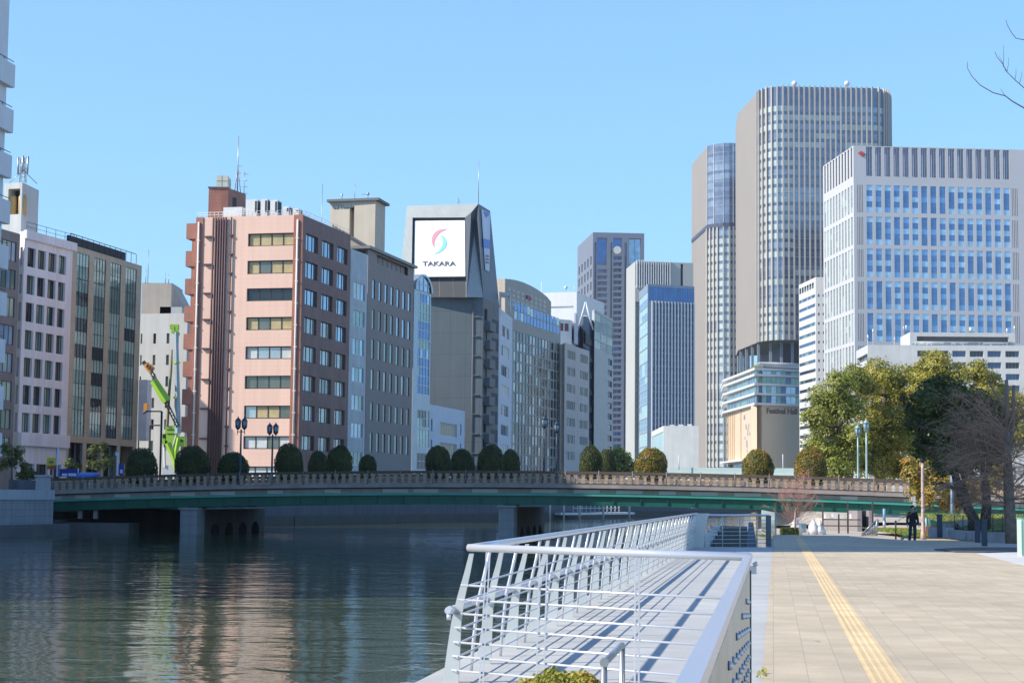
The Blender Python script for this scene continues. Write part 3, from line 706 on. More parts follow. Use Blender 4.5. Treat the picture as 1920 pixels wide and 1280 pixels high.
mb = MB(); a = P(1054, 560, 398); 
for px, y0, y1 in ((1061,548,537),(1077,548,536),(1015,600,528)): a = P(px, y0, 399); mb.tube([a, (a.x,a.y,P(px,y1,399).z)], .08, 4)
a = P(1061, 539, 399); mb.lathe(a, [(.05,-.5),(.55,0),(.05,.5)], 8); part('roof_antenna', mb, M_white, b.root)

# --- beige building
M_bei2 = mat('tile_warm_grey', (.56,.52,.48), .7, var=.05, scale=.2, streak=.1)
pts, H = chain([(1046.5,648), (1059,642.5), (1105,658)], 1, 349)
b = Bld('beige_building', 'plain beige building with two groups of narrow windows on each floor', 'building', pts, GZ, H, M_bei2)
F = b.sides[1]; rw = rows(F, 1063, [(655+31.8*k, 671+31.8*k) for k in range(7)])
for c in [(1062.5,1079), (1087.5,1102.5)]:
    ua, ub = F.u(c[0],700), F.u(c[1],700); b.grid(1, even(ua, ub, 5, .78), rw, nm=1, depth=.2, fw=.06, glasses=[G_olive, G_pale, G_blindw, G_olive], frame=M_bei2)
b.finish(parapet=.4)

# --- dark blue escape stair tower with white mast
pts, H = chain([(1086,600), (1094,592), (1113.5,601)], 1, 371)
b = Bld('stair_tower', 'dark blue stair tower with slanting flights and a white A shaped mast', 'building', pts, GZ, H, mat('navy_metal', (.04,.07,.14), .5, .3))
F = b.sides[1]; b.finish()
for k in range(10):
    z = GZ+1+k*3.55; mb = MB(); q = [F.pt(.6,z,.05), F.pt(F.w-1,z,.05), F.pt(.6,z+3.0,.05)]; mb.face(q); mb.face([p+F.n*.3 for p in q]); part('flight', mb, M_dark, b.root)
mb = MB(); t_ = P(1098, 566, 371)
for dx in (-1.6, 1.6): mb.tube([t_, (t_.x+dx, t_.y, H-3)], .2, 6)
mb.tube([(t_.x-.9,t_.y,t_.z-3),(t_.x+.9,t_.y,t_.z-3)], .15, 6); part('mast', mb, M_white, b.root)

# --- glass and panel building
M_gp = mat('panel_grey_green', (.42,.46,.45), .5, .1, var=.05, joints=(60,4.0,.08,.2))
pts, H = chain([(1110,583), (1114.8,579.5), (1150,599)], 1, 378)
b = Bld('glass_top_building', 'grey panelled building with green glass upper storeys', 'building', pts, GZ, H, M_gp)
F = b.sides[1]
b.grid(1, [(.3, F.w-.2)], rows(F, 1118, [(584,601),(602,619),(620,636),(637,653)]), nm=3, depth=.1, fw=.06, glasses=[G_teal, G_teal, G_tealL], frame=G_teal, name='glass_storey')
b.grid(1, [(F.u(1139.5,760), F.u(1147,760))], rows(F, 1140, [(672+20.5*k, 683+20.5*k) for k in range(9)]), nm=1, depth=.2, glasses=[G_olive, G_dark, G_pale])
b.finish(parapet=.6)

# --- dark tower far behind
M_dt = mat('tower_mauve_grey', (.20,.215,.26), .6, .1, var=.04, scale=.05)
pts, H = chain([(1083,463), (1112,435.5), (1208,437.5)], 1, 1150)
b = Bld('dark_tower', 'distant dark grey residential tower with glazed top corners', 'tower', pts, GZ, H, M_dt)
F = b.sides[1]; F0 = b.sides[0]
G_nav = glass('glass_navy', (.07,.11,.20), .6, .08)
for (xa, xb), ys in (((1119.5,1138),505),((1149.5,1165.5),480),((1179,1202),500)):
    n = int((885-ys)/11.35); b.grid(1, cols(F, 600, [(xa,xb)]), rows(F, 1150, [(ys+11.35*k, ys+7.6+11.35*k) for k in range(n)]), nm=2, depth=.5, fw=.25, glasses=[G_nav, G_blue, G_nav], frame=M_dt)
b.grid(1, cols(F, 600, [(1113.8,1118),(1144,1147.3),(1170.5,1175)]), [(GZ+10, F.z(1150,455))], nm=1, nr=20, depth=1.2, fw=.3, glasses=[G_nav], frame=M_dt, name='recessed_bay')
b.grid(1, cols(F, 470, [(1119.5,1138),(1179,1202)]), rows(F, 1130, [(446,497)]), nm=2, depth=1.5, fw=.3, glasses=[G_sky, G_blue], frame=M_dt, name='corner_glazing')
b.grid(1, cols(F, 470, [(1149.5,1165.5)]), rows(F, 1150, [(446,472)]), nm=1, depth=1.5, glasses=[G_blue], frame=M_dt, name='corner_glazing')
b.grid(0, even(1.5, F0.w-1.5, 5, .4), [(H-12-(k+1)*8.5, H-12-k*8.5-3) for k in range(5)], nm=1, depth=.8, glasses=[G_nav]); b.finish()
mb = MB(); c = P(1157.5, 468.5, 1145); mb.face([(c.x+2.6*math.cos(a*.5236), c.y, c.z+2.6*math.sin(a*.5236)) for a in range(12)]); mb.face([(c.x+2.6*math.cos(a*.5236), c.y+.8, c.z+2.6*math.sin(a*.5236)) for a in range(12)])
part('dish', mb, M_conc2, b.root)

# --- pale slab tower with fins
M_wt = mat('tower_cream', (.44,.44,.41), .7, var=.03, scale=.05)
pts, H = chain([(1174.3,504), (1191,490), (1300,493)], 1, 640)
b = Bld('finned_slab_tower', 'pale tower with vertical fins around its top behind the blue tower', 'tower', pts, GZ, H, M_wt)
F = b.sides[1]; z0 = F.z(1200, 535)
b.win(1, [(F.u(1192,500), F.u(1256,500), z0, H-1)], depth=2.5, nm=1, fw=.3, glasses=[G_nav], name='roof_screen')
b.win(1, [(F.u(1276,500), F.u(1281,500), z0-10, H-.5)], depth=2, nm=1, glasses=[G_nav], name='slot')
b.win(1, [(F.u(1192,500), F.u(1199,500), GZ+3, z0-6)], depth=1.2, nm=2, nr=30, fw=.4, glasses=[G_dark], frame=M_wt, name='slot'); b.finish()
for k in range(15):
    u = F.u(1193+k*4.4, 500); mb = MB(); F.box(mb, u, u+.38, z0-1, H+.5, .02, .7); part('fin', mb, M_white, b.root)

# --- blue glass tower
G_stl = glass('glass_steel', (.20,.28,.38), .55, .08)
M_bt = mat('tower_steel_blue', (.28,.33,.40), .5, .3, var=.04)
pts, H = chain([(1198.5,548), (1214.5,532), (1302,537)], 1, 560)
b = Bld('blue_glass_tower', 'blue glass office tower with close vertical ribs in front of the pale slab', 'tower', pts, GZ, H, M_bt)
F = b.sides[1]; F0 = b.sides[0]
b.grid(0, [(.4, F0.w-.3)], [(GZ+4+k*4.5, GZ+4+k*4.5+4.1) for k in range(14)], nm=3, nr=2, depth=.15, fw=.12, glasses=[G_sky, G_tealL, G_sky], frame=M_framew)
b.grid(1, even(F.u(1222,700), F.w-.3, 13, .72), [(F.z(1222,566+12.1*(k+1))+.5, F.z(1222,566+12.1*k)) for k in range(26)], nm=1, depth=.3, fw=.14, glasses=[G_stl, G_stl, G_nav], frame=M_bt)
b.grid(1, even(F.u(1216,700), F.w-.3, 9, .95), [(F.z(1222,564), F.z(1222,537))], nm=2, depth=.2, fw=.1, glasses=[G_blue], frame=M_bt, name='plant_screen'); b.finish()
mb = MB()
for i in range(14): u = F.u(1222,700)+(F.w-.3-F.u(1222,700))*i/13; F.box(mb, u-.22, u+.22, GZ, F.z(1222,564), .03, .6)
part('rib', mb, M_framew, b.root, kind='stuff')

# --- small white building
pts, H = chain([(1222,809), (1244,798), (1310,798)], 1, 480)
b = Bld('small_white_building', 'small pale building with a green glazed side near the bridge', 'building', pts, GZ, H, M_conc2)
b.grid(0, [(1, b.sides[0].w-1)], [(GZ+3, H-1.5)], nm=3, nr=4, depth=.2, glasses=[G_tealL, G_teal], frame=M_framew); b.finish(parapet=.5)
F = b.sides[1]
for k in range(3): mb = MB(); F.box(mb, 1.5+k*2.4, 2.7+k*2.4, H, H+.35+.1*k, -3, -1.5); part('roof_unit', mb, M_white, b.root)

# --- the two rounded towers
def curved_tower(name, label, flat, curve, ref, Y, zb, ztop_off, floor_h, sp, mflat, skipfin_above=None, back=40, fin_d=.7, fin_w=.55):
    pts, H = chain(flat+curve, ref, Y); nf = len(flat)
    root = thing(name, label, 'tower', (pts[0].x, pts[0].y, 0))
    p2 = [p.to_2d() for p in pts]; bk = [p2[-1]+Vector((-4, back)), p2[0]+Vector((3, back*.8))]
    mb = MB(); allp = p2+bk; n = len(allp)
    for i in list(range(nf)) + list(range(len(p2)-1, n)):
        if i == nf-1+0 and False: continue
        a, c = allp[i], allp[(i+1) % n]
        if nf-1 <= i < len(p2)-1: continue
        mb.face([(a.x,a.y,zb),(c.x,c.y,zb),(c.x,c.y,H),(a.x,a.y,H)])
    mb.face([(p.x,p.y,H-.05) for p in allp]); mb.face([(p.x,p.y,zb) for p in allp], 1); part('wall', mb, [mflat, M_dkgrey], root)
    curve2 = p2[nf-1:]; segs = []
    for a, c in zip(curve2, curve2[1:]):
        L_ = (c-a).length; k = max(1, round(L_/sp))
        for i in range(k): segs.append((a+(c-a)*i/k, a+(c-a)*(i+1)/k))
    return root, segs, H, p2
M_tanflat = mat('tower_taupe_panel', (.335,.285,.24), .6, .1, var=.03, scale=.05, joints=(3.2,4.0,.1,.05))
M_fin = mat('fin_beige', (.50,.45,.395), .5, .1, var=.03)
GT = [glass('tower_glass_a', (.26,.28,.34), .5, .10, .3), glass('tower_glass_b', (.35,.38,.43), .5, .12, .3), glass('tower_glass_c', (.19,.21,.27), .5, .08, .3), glass('tower_glass_d', (.54,.59,.55), .25, .25, .3)]
def curtain(root, segs, z0, z1, fh, name='curtain_wall', palette=GT, bright=0):
    mb = MB(); n = int((z1-z0)/fh); fh = (z1-z0)/n; K = len(segs)
    for j in range(n):
        rowb = random.random(); run = 0; g = 0
        for i, (a, c) in enumerate(segs):
            F = Fac(a, c); za = z0+j*fh
            if run <= 0 or (bright and i == bright): g = 3 if random.random() < (.85 if i < bright else .10) else random.choice([0,1,0,0] if rowb < .7 else [1,1,0]); run = random.randint(3,9)
            run -= 1; g2 = 2
            F.quad(mb, 0, F.w, za, za+fh*.62, 0, g); F.quad(mb, 0, F.w, za+fh*.62, za+fh, 0, g2 if rowb > .2 else 1)
    part(name, mb, palette, root)
    for j in range(n):
        mb = MB()
        for a, c in segs: F = Fac(a, c); F.box(mb, 0, F.w, z0+j*fh-.12, z0+j*fh+.12, .01, .12)
        part('floor_band', mb, M_bt, root)
def fins(root, segs, z0, z1, w, d, m=None):
    for i, (a, c) in enumerate(segs):
        F = Fac(a, c); mb = MB(); F.box(mb, -w/2, w/2, z0, z1, .02, d); part('fin', mb, m or M_fin, root)
root, segs, H, p2 = curved_tower('rounded_tower', 'shorter of the two rounded brown towers, glazed above a dark belt',
    [(1297.8,308), (1326.5,274)], [(1332.5,272.3),(1339,270.8),(1345.6,269.6),(1356.5,268.4),(1367.5,268),(1381.7,268.6),(1396,270.5),(1404,276)], 6, 900, GZ, 0, 4, 2.3, M_tanflat)
Fq = Fac(segs[-4][0], segs[-4][1]); zbelt = P(1367, 421, 900).z
curtain(root, segs, zbelt+1, H, 4.3, 'upper_curtain_wall', palette=[GT[0], GT[2], GT[0], GT[1]], bright=2); curtain(root, segs, GZ, zbelt-1, 4.3, 'lower_curtain_wall', bright=9)
fins(root, segs, GZ, zbelt-1, .7, .8); mb = MB()
for a, c in segs: F = Fac(a, c); F.box(mb, 0, F.w, zbelt-1, zbelt+1, .02, .5)
F = Fac(p2[0], p2[1]); F.box(mb, 0, F.w, zbelt-1, zbelt+1, .02, .4); part('belt', mb, mat('belt_navy', (.06,.07,.12), .5), root)
for i, (a, c) in enumerate(segs[:-1:2]):
    F = Fac(a, c); mb = MB(); F.box(mb, -.12, .12, zbelt+1, H+.2, .02, .3); part('mullion', mb, M_framew, root)
zb2 = P(1467, 637, 760).z
root, segs, H, p2 = curved_tower('tall_rounded_tower', 'tallest rounded tower with close beige fins and two white domes on top',
    [(1383.3,213.5), (1420,174.5)], [(1424.5,171),(1430.7,168),(1438,165.6),(1447,163.8),(1457,162.7),(1467.8,162.2),(1527,163.4),(1634,165.2),(1646,166.2),(1655,168),(1662,171),(1667,176),(1669,184)], 7, 760, zb2, 0, 4, 2.2, M_tanflat)
curtain(root, segs, zb2, H-7, 4.0, bright=9)
mb = MB()
for a, c in segs: F = Fac(a, c); F.quad(mb, 0, F.w, H-7, H, 0)
part('crown_screen', mb, GT[2], root); fins(root, segs, zb2, H+.5, .62, .8)
for px in (1489.5, 1588): a = P(px, 157, 775); mb = MB(); mb.tube([(a.x,a.y,H-1),(a.x,a.y,a.z-1)], .3, 6); mb.lathe((a.x,a.y,a.z), [(.7,-1.2),(1.2,-.5),(1.3,0),(1.1,.6),(.6,1.1),(.05,1.3)], 12); part('dome', mb, M_white, root)
# under the tower: columns standing on the hall's roof
core = MB(); zz = P(1440, 690, 740).z
q = [p2[0]+Vector((14,12)), p2[5]+Vector((6,14)), p2[9]+Vector((-4,14)), p2[9]+Vector((-4,34)), p2[0]+Vector((14,34))]; core.prism(q, GZ, zb2-.1); part('core', core, mat('core_navy', (.035,.045,.08), .6), root)
for i in range(9):
    t = i/3
    if i < 4: p = p2[0]+(p2[1]-p2[0])*(.06+.88*i/3)
    else: p = p2[1]+(p2[8]-p2[1])*((i-3)*.19)
    mb = MB(); mb.box((p.x+1, p.y+1.6, (GZ+zb2)/2), (1.1,1.1,zb2-GZ-.3)); part('column', mb, M_bt, root)

# --- hall under the tall tower
M_tan = mat('hall_tan', (.66,.51,.35), .6, var=.04, scale=.1, joints=(3,2.2,.06,.06))
cp, Hs = chain([(1355.3,722), (1414.5,700.3), (1506,704.5)], 1, 733)
Fl = Fac(cp[0], cp[1]); Fr = Fac(cp[1], cp[2])
zs = [Fl.z(1414, y) for y in (689, 700.3, 717.7, 735.8, 754.5)]
ins = 2.2; A2 = Fl.pt(2.2, 0, -ins).to_2d(); 
def offp(k): return [Fl.pt(.6, 0, -k).to_2d(), (cp[1].to_2d()+(-Fl.n.to_2d()-Fr.n.to_2d())*k), Fr.pt(Fr.w, 0, -k).to_2d()]
ob = offp(ins); b = Bld('concert_hall', 'tan hall with white edged glass storeys under the tallest tower', 'building', [(p.x,p.y) for p in ob], GZ, zs[4], M_tan); HL = b
F = b.sides[0]; F1 = b.sides[1]
b.win(1, [(F1.u(1419.5,820), F1.u(1428.5,820), GZ, zs[4]-.2)], depth=4.5, nm=1, glasses=[M_tan], frame=M_tan, name='recess')
b.win(0, [(.6, F.w-3, GZ+.2, F.z(1370,870))], depth=1.2, nm=4, glasses=[G_pale, G_dark], name='entrance_glazing'); b.finish(roof=False)
for x in (1363,1366.5,1370,1374,1377.5,1390):
    mb = MB(); u = F.u(x, 800); F.box(mb, u, u+.35, F.z(1375,862), zs[4]-1, .02, .5); part('wall_rib', mb, M_tan, b.root)
mb = MB(); Fl.box(mb, 0, Fl.w*.72, F.z(1370,868), F.z(1370,865), -ins-1, 1.5); part('canopy', mb, M_white, b.root)
def ringpoly(k): 
    a = [Fl.pt(-.1,0,k).to_2d(), cp[1].to_2d()+(Fl.n.to_2d()*.5+Fr.n.to_2d()*.5)*k, Fr.pt(Fr.w,0,k).to_2d()]; return a+[a[2]+Vector((-3,40)), a[0]+Vector((4,40))]
for i, z in enumerate(zs):
    mb = MB(); pg = ringpoly(0); mb.prism([(p.x,p.y) for p in pg], z-.9, z); part('floor_slab', mb, M_white, b.root)
for i in range(4):
    z0, z1 = zs[i+1], zs[i]-.9; pg = offp(2.0); mb = MB()
    if z1-z0 < .5: continue
    for a, c in ((pg[0], pg[1]), (pg[1], pg[2])):
        Fx = Fac(a, c); n = max(2, int(Fx.w/2.4))
        for k in range(n): Fx.quad(mb, Fx.w*k/n, Fx.w*(k+1)/n-.15, z0, z1, 0, random.choice([0,0,1,2]))
        Fx.quad(mb, 0, Fx.w, z0, z1, -.1, 3)
    part('glass_storey', mb, [G_teal, G_sky, G_nav, G_dark], b.root)
mb = MB(); pg = ringpoly(-1.5); z = zs[0]
mb.prism([(p.x,p.y) for p in pg], z, z+.25); mb.face([Fl.pt(1,z+.3,-3), Fl.pt(Fl.w,z+.3,-3), Fr.pt(6,z+2.2,-7), Fl.pt(Fl.w*.4,z+2.0,-9)])
part('roof_garden', mb, mat('roof_grass', (.16,.17,.05), .9, var=.3, scale=.6), b.root)
mb = MB(); mb.tube([Fl.pt(Fl.w-2,z+1,-3), Fr.pt(4,z+1.3,-2.2), Fr.pt(12,z+1.5,-2), Fr.pt(Fr.w,z+1.5,-2)], 1.3, 8); part('roof_parapet', mb, M_conc2, b.root)
text_part('lettering', 'Festival Hall', 3.3, F1.pt(F1.u(1466,771), F1.z(1466,771), .15), F1.t, (0,0,1), mat('letter_brown', (.16,.11,.10), .5, var=0), b.root, .12, .06)
M_lilac = mat('relief_violet', (.25,.22,.42), .5, var=.1)
for x, y, w, h, sl in ((1396,782,4,9,.2),(1399,800,2.5,10,.4),(1402.5,808,1.6,16,-.5),(1406,813,1.5,6,0),(1397,821,1.5,6,0),(1400.5,832,2.6,14,.2),(1401,845,1.4,8,0),(1411,840,1.6,8,.5),(1404,797,1.5,6,.6)):
    mb = MB(); u = F.u(x, y); z = F.z(x, y); k = 733/3300; s2 = 3.4
    q = [F.pt(u-w*k*s2/2+sl*h*k/2, z-h*k/2, .1), F.pt(u+w*k*s2/2+sl*h*k/2, z-h*k/2, .1), F.pt(u+w*k*s2/2-sl*h*k/2, z+h*k/2, .1), F.pt(u-w*k*s2/2-sl*h*k/2, z+h*k/2, .1)]
    mb.face(q); mb.face([p-F.n*.08 for p in q]); part('relief', mb, M_lilac, b.root)

# --- white striped building
pts, H = chain([(1497.8,534.5), (1529.5,519.5), (1560,519)], 1, 700)
b = Bld('striped_white_building', 'white building with thin window strips left of the big gridded block', 'building', pts, GZ, H, M_conc2)
F = b.sides[0]; b.grid(0, [(.5, F.w*.96)], [(F.z(1515, 563+17.15*k), F.z(1515, 557+17.15*k)) for k in range(19)], nm=9, depth=.2, fw=.12, glasses=[G_blue, G_nav, G_teal])
b.grid(0, even(.3, F.w*.9, 6, .75), [(F.z(1515,545), F.z(1515,534))], nm=1, depth=1.2, glasses=[G_dark], name='roof_opening')
b.grid(1, even(.2, b.sides[1].w*.9, 3, .35), [(F.z(1515, 563+17.15*k), F.z(1515, 558+17.15*k)) for k in range(19)], nm=1, depth=.2, glasses=[G_nav]); b.finish()

# --- big gridded block
M_grid = mat('block_light_grey', (.56,.545,.555), .6, .05, var=.025, scale=.05, joints=(5.2,40,.06,.05))
G_b1 = glass('block_glass_light', (.42,.62,.76), .35, .14); G_b2 = glass('block_glass_deep', (.11,.23,.41), .5, .08); G_b3 = glass('block_glass_mid', (.20,.38,.60), .45, .1)
pts, H = chain([(1543,312), (1600,273), (1935,281.5)], 1, 640)
b = Bld('gridded_office_block', 'large light grey office block with a grid of blue windows and a red diamond', 'office block', pts, GZ, H, M_grid)
F = b.sides[1]; F0 = b.sides[0]
cl = cols(F, 500, [(1625.7+17.19*k, 1637+17.19*k) for k in range(16)])
rr = [(346.8,398),(406,458.6),(466,519.4),(526.8,579.3),(586.8,640),(647,700),(707,760),(767,820)]
for y in rows(F, 1631, rr):
    for c in cl:
        s5 = random.choice([[1,2,1,2,1],[1,2,3,2,1],[3,2,1,2,1],[1,2,2,2,3],[2,2,3,2,2],[3,2,3,2,3],[1,2,2,2,1]])
        b.win(1, [(c[0], c[1], y[0], y[1])], depth=.25, nm=1, nr=5, fw=.05, glasses=[G_b1, G_b2, G_b3], seq=[s5[::-1]], frame=G_b2)
b.grid(1, cl, [(F.z(1631,330.5), F.z(1631,275.5))], nm=3, depth=.8, fw=.28, glasses=[G_nav], frame=M_grid, name='louvre')
for x0 in (1608.5, 1899.5):
    b.grid(1, cols(F, 500, [(x0+3.1*k, x0+1.1+3.1*k) for k in range(4)]), [(F.z(1631,399-.0+60.2*k), F.z(1631,347+60.2*k)) for k in range(6)], nm=1, depth=.5, fw=.05, glasses=[G_dark], name='slit_window')
c0_ = even(.8, F0.w-.6, 10, .55)
b.grid(0, c0_, [(a-0*0, c) for a, c in rows(F, 1631, rr)], nm=1, nr=5, depth=.3, fw=.10, glasses=[G_tealL, G_teal, G_teal], frame=M_grid)
b.grid(0, c0_, [(F.z(1631,330.5), F.z(1631,275.5))], nm=1, depth=.6, glasses=[G_pale], frame=M_grid, name='louvre'); b.finish()
mb = MB(); c = F.pt(F.u(1614.5,288), F.z(1614.5,288), .3)
M_red = mat('emblem_red', (.70,.05,.05), .4, var=0); mb.face([c+F.t*-1.25, c+Vector((0,0,-.95)), c+F.t*1.25, c+Vector((0,0,.95))])
c2 = c+F.t*.6+Vector((0,0,-.3))-F.n*.08; mb.face([c2+F.t*-1.25, c2+Vector((0,0,-.95)), c2+F.t*1.25, c2+Vector((0,0,.95))], 1); part('emblem', mb, [M_red, M_dkgrey], b.root)

# --- lower white block behind the trees
pts, H = chain([(1605.5,658), (1627,646.5), (1935,648)], 1, 550)
b = Bld('low_white_block', 'white block with rows of wide windows and rooftop pipes behind the trees', 'building', pts, GZ, H, M_conc2)
F = b.sides[1]; F0 = b.sides[0]
b.grid(1, cols(F, 660, [(1720,1745.5),(1752.7,1778.3),(1785.5,1811),(1818.3,1844),(1851.5,1877),(1885,1911)]), rows(F, 1730, [(657+21.4*k, 668.4+21.4*k) for k in range(7)]), nm=4, depth=.7, fw=.12, glasses=[G_nav, G_dark, G_nav], frame=M_dkgrey)
b.grid(0, [(1.5, F0.w-.6)], rows(F, 1630, [(662+21.4*k, 673.5+21.4*k) for k in range(7)]), nm=3, depth=1., fw=.12, glasses=[G_blue, G_nav]); b.finish(parapet=.7)
mb = MB(); F.box(mb, F.u(1676,700)+.01, F.w, GZ, H+.05, .015, .0151); 
pc, Hp = chain([(1688,632), (1706,622.5), (1903,624)], 1, 562); A_ = Fac(pc[1], pc[2]); mb = MB()
punched(mb, A_, 0, A_.w, H-1, Hp, [(2.2, A_.w-2, Hp-2.9, Hp-1.3)], 2); A0 = Fac(pc[0], pc[1]); A0.quad(mb, 0, A0.w, H-1, Hp); A_.quad(mb, 2, A_.w-1.8, Hp-3, Hp-1.2, -2, 1)
mb.face([A0.pt(0,Hp), A0.pt(A0.w,Hp), A_.pt(A_.w,Hp), A_.pt(A_.w,Hp,-12)], 0); rh = part('roof_house', mb, [M_conc2, M_dkgrey], b.root)
mb = MB(); random.seed(3)
for k in range(26):
    u = F.u(1712+k*7.5, 640); F.box(mb, u, u+random.uniform(.5,1.3), H+.02, H+random.uniform(.4,1.3), -2.6, -1.6)
for z in (.6, 1.1): mb.tube([F.pt(F.u(1712,640), H+z, -1.4), F.pt(F.u(1900,640), H+z+.1, -1.4)], .09, 5)
part('roof_pipework', mb, M_steel, b.root)
for px, y0, y1, w in ((1627,646,628,.45),(1637,646,617,.45),(1677,645,632,.3),(1694,624,612,.3),(1699,624,610,.5),(1820,624,614,.9),(1888,624,616,.5),(1902,624,611,.4)):
    a = P(px, y0+3, 556); zt = P(px, y1, 556).z; mb = MB(); mb.tube([(a.x,a.y,H-1 if y0 > 640 else Hp-.5),(a.x,a.y,zt)], .1, 5); mb.tube([(a.x,a.y-.2,zt-1.3),(a.x,a.y-.2,zt)], w*.55, 6); part('roof_antenna', mb, M_white, b.root)

# --- off-frame block on the left bank that throws the shade across the promenade
b = Bld('riverside_block', 'tall pale slab upstream on the left bank, outside the picture', 'building', [(-62,32.5), (-62,60)], GZ, 78, M_conc2, back=[(-84,60),(-84,32.5)])
F = b.sides[0]; b.grid(0, even(1, F.w-1, 6, .6), [(GZ+2+k*7.6, GZ+7.2+k*7.6) for k in range(9)], nm=3, nr=2, depth=.3); b.finish(parapet=.5)
b = Bld('riverside_block', 'lower grey slab between the pale slab and the balconied tower, unseen, added to shade the water', 'building', [(-62,63), (-60,99)], GZ, 48, M_bgr, back=[(-82,99),(-84,63)])  # unseen slab added so its shadow closes the sunlit gap on the water
F = b.sides[0]; b.grid(0, even(1, F.w-1, 8, .6), [(GZ+3+k*3.6, GZ+5.2+k*3.6) for k in range(11)], nm=3, depth=.3); b.finish(parapet=.5)
# ================================================================ WATER, BANKS, BRIDGE
WZ = -1.3
def water_mat():
    m = bpy.data.materials.new('river_water'); m.use_nodes = True; N = m.node_tree.nodes; L = m.node_tree.links; b = N['Principled BSDF']
    b.inputs['Base Color'].default_value = (.058,.082,.04,1); b.inputs['Roughness'].default_value = .04; b.inputs['IOR'].default_value = 1.33; b.inputs['Specular IOR Level'].default_value = .5
    g = N.new('ShaderNodeNewGeometry'); tot = None
    for sc, amp, ax in ((.55,.55,(1,1.5,1)), (2.1,.42,(1,1.7,1)), (6.5,.16,(1,1.5,1)), (.09,.25,(1,1,1))):
        mp = N.new('ShaderNodeMapping'); mp.inputs['Scale'].default_value = ax; mp.inputs['Rotation'].default_value = (0,0,.25+sc*.1); L.new(g.outputs['Position'], mp.inputs[0])
        t = N.new('ShaderNodeTexNoise'); t.inputs['Scale'].default_value = sc; t.inputs['Detail'].default_value = 2; t.inputs['Distortion'].default_value = .6; L.new(mp.outputs[0], t.inputs['Vector'])
        ml = N.new('ShaderNodeMath'); ml.operation = 'MULTIPLY'; ml.inputs[1].default_value = amp/sc; L.new(t.outputs['Fac'], ml.inputs[0])
        if tot is None: tot = ml.outputs[0]
        else:
            ad = N.new('ShaderNodeMath'); ad.operation = 'ADD'; L.new(tot, ad.inputs[0]); L.new(ml.outputs[0], ad.inputs[1]); tot = ad.outputs[0]
    bp = N.new('ShaderNodeBump'); bp.inputs['Strength'].default_value = 1; bp.inputs['Distance'].default_value = WAVE
    L.new(tot, bp.inputs['Height']); L.new(bp.outputs[0], b.inputs['Normal']); return m
WAVE = .036
mb = MB(); mb.face([(-900,-400,WZ),(1500,-400,WZ),(1500,1200,WZ),(-900,1200,WZ)]); struct('river_water', mb, water_mat())
M_city = mat('city_ground', (.20,.20,.19), .9, var=.15, scale=.1)
M_wall = mat('quay_stone', (.30,.31,.33), .85, var=.12, streak=.2, joints=(.9,.45,.03,.3))
M_cop = mat('quay_coping', (.42,.43,.46), .8, var=.07, streak=.1)
lb = [(-82,-90),(-57,30),(-33.2,128),(-36.8,129),(-36,151),(-24,178),(-3,237),(13,298),(34,345),(60,460),(74,560),(96,604),(6000,612)]
mb = MB(); mb.prism(lb+[(6000,9000),(-6000,9000),(-6000,-90)], WZ-1, GZ, 0); struct('left_bank_ground', mb, M_city)
# promenade geometry
HD = R(8.45); ph = Vector((math.sin(HD), math.cos(HD))); pn = Vector((math.cos(HD), -math.sin(HD)))
FA = Vector((-.46, 14.66))                       # foot of the corner post
def along(y): return Vector((FA.x+(y-FA.y)*math.tan(HD), y))
e0 = Pz(1428,1280,0).to_2d(); e1 = Pz(1448,1035,0).to_2d(); e2 = Pz(1447.5,1003,0).to_2d(); CRY = e2.y
ed = (e0-e1).normalized(); eN = e0+ed*60
dk0 = along(-50)-pn*.32; dk1 = along(59.3)-pn*.32
rb = [(dk0.x,-50),(dk1.x,dk1.y),(8.7,60.2),(12.9,86),(17.6,127),(34,190),(60,260),(95,420),(106,590),(6000,596)]
def hgt(x, y):
    """park terrain on the right bank"""
    c = float(np.interp(x, [15.4,16.4], [CRY-.5,73]))
    d = y-c
    z = 0 if d <= 0 else -.33*min(1, d/9)**1.0*(1 if x < 24 else max(.0, 1-(x-24)/3))
    if y > 118: z = z + (1.2-z)*min(1, max(0, (y-150)/30))
    return z
xs = [9.5,11,12.5,14,16,18,20,22,24,27,30,36,45,60,90,125,200,600]; ys = [60.2,68,72,76,79,CRY-.5,84,87,91,96,104,112,120,135,150,165,180,200,260,330,420,590]
# river wall and park sheet
mb = MB(); M_park = mat('park_ground', (.50,.44,.36), .9, var=.1, scale=.4, fine=.1)
def edgeX(y): return np.interp(y, [p[1] for p in rb[2:]], [p[0] for p in rb[2:]])
for j in range(len(ys)-1):
    ya, yb = ys[j], ys[j+1]
    ra = [edgeX(ya)]+[x for x in xs if x > edgeX(ya)+.5]; rb_ = [edgeX(yb)]+[x for x in xs if x > edgeX(yb)+.5]
    common = sorted(set(ra[1:]) & set(rb_[1:]))
    A = [(ra[0],ya)]+[(x,ya) for x in ra[1:] if x < common[0]]+[(x,ya) for x in common]; B_ = [(rb_[0],yb)]+[(x,yb) for x in rb_[1:] if x < common[0]]+[(x,yb) for x in common]
    na, nb = len(A)-len(common), len(B_)-len(common)
    fan = A[:na+1]+[B_[nb]]+list(reversed(B_[:nb])); mb.face([(x,y,hgt(x,y)-.02) for x, y in fan])
    for k in range(len(common)-1):
        q = [A[na+k], A[na+k+1], B_[nb+k+1], B_[nb+k]]; mb.face([(x,y,hgt(x,y)-.02) for x, y in q])
for j in range(len(ys)-1):
    ya, yb = ys[j], ys[j+1]; mb.face([(edgeX(ya),ya,WZ-1),(edgeX(yb),yb,WZ-1),(edgeX(yb),yb,hgt(edgeX(yb),yb)-.02),(edgeX(ya),ya,hgt(edgeX(ya),ya)-.02)], 1)
struct('park_ground', mb, [M_park, M_wall])
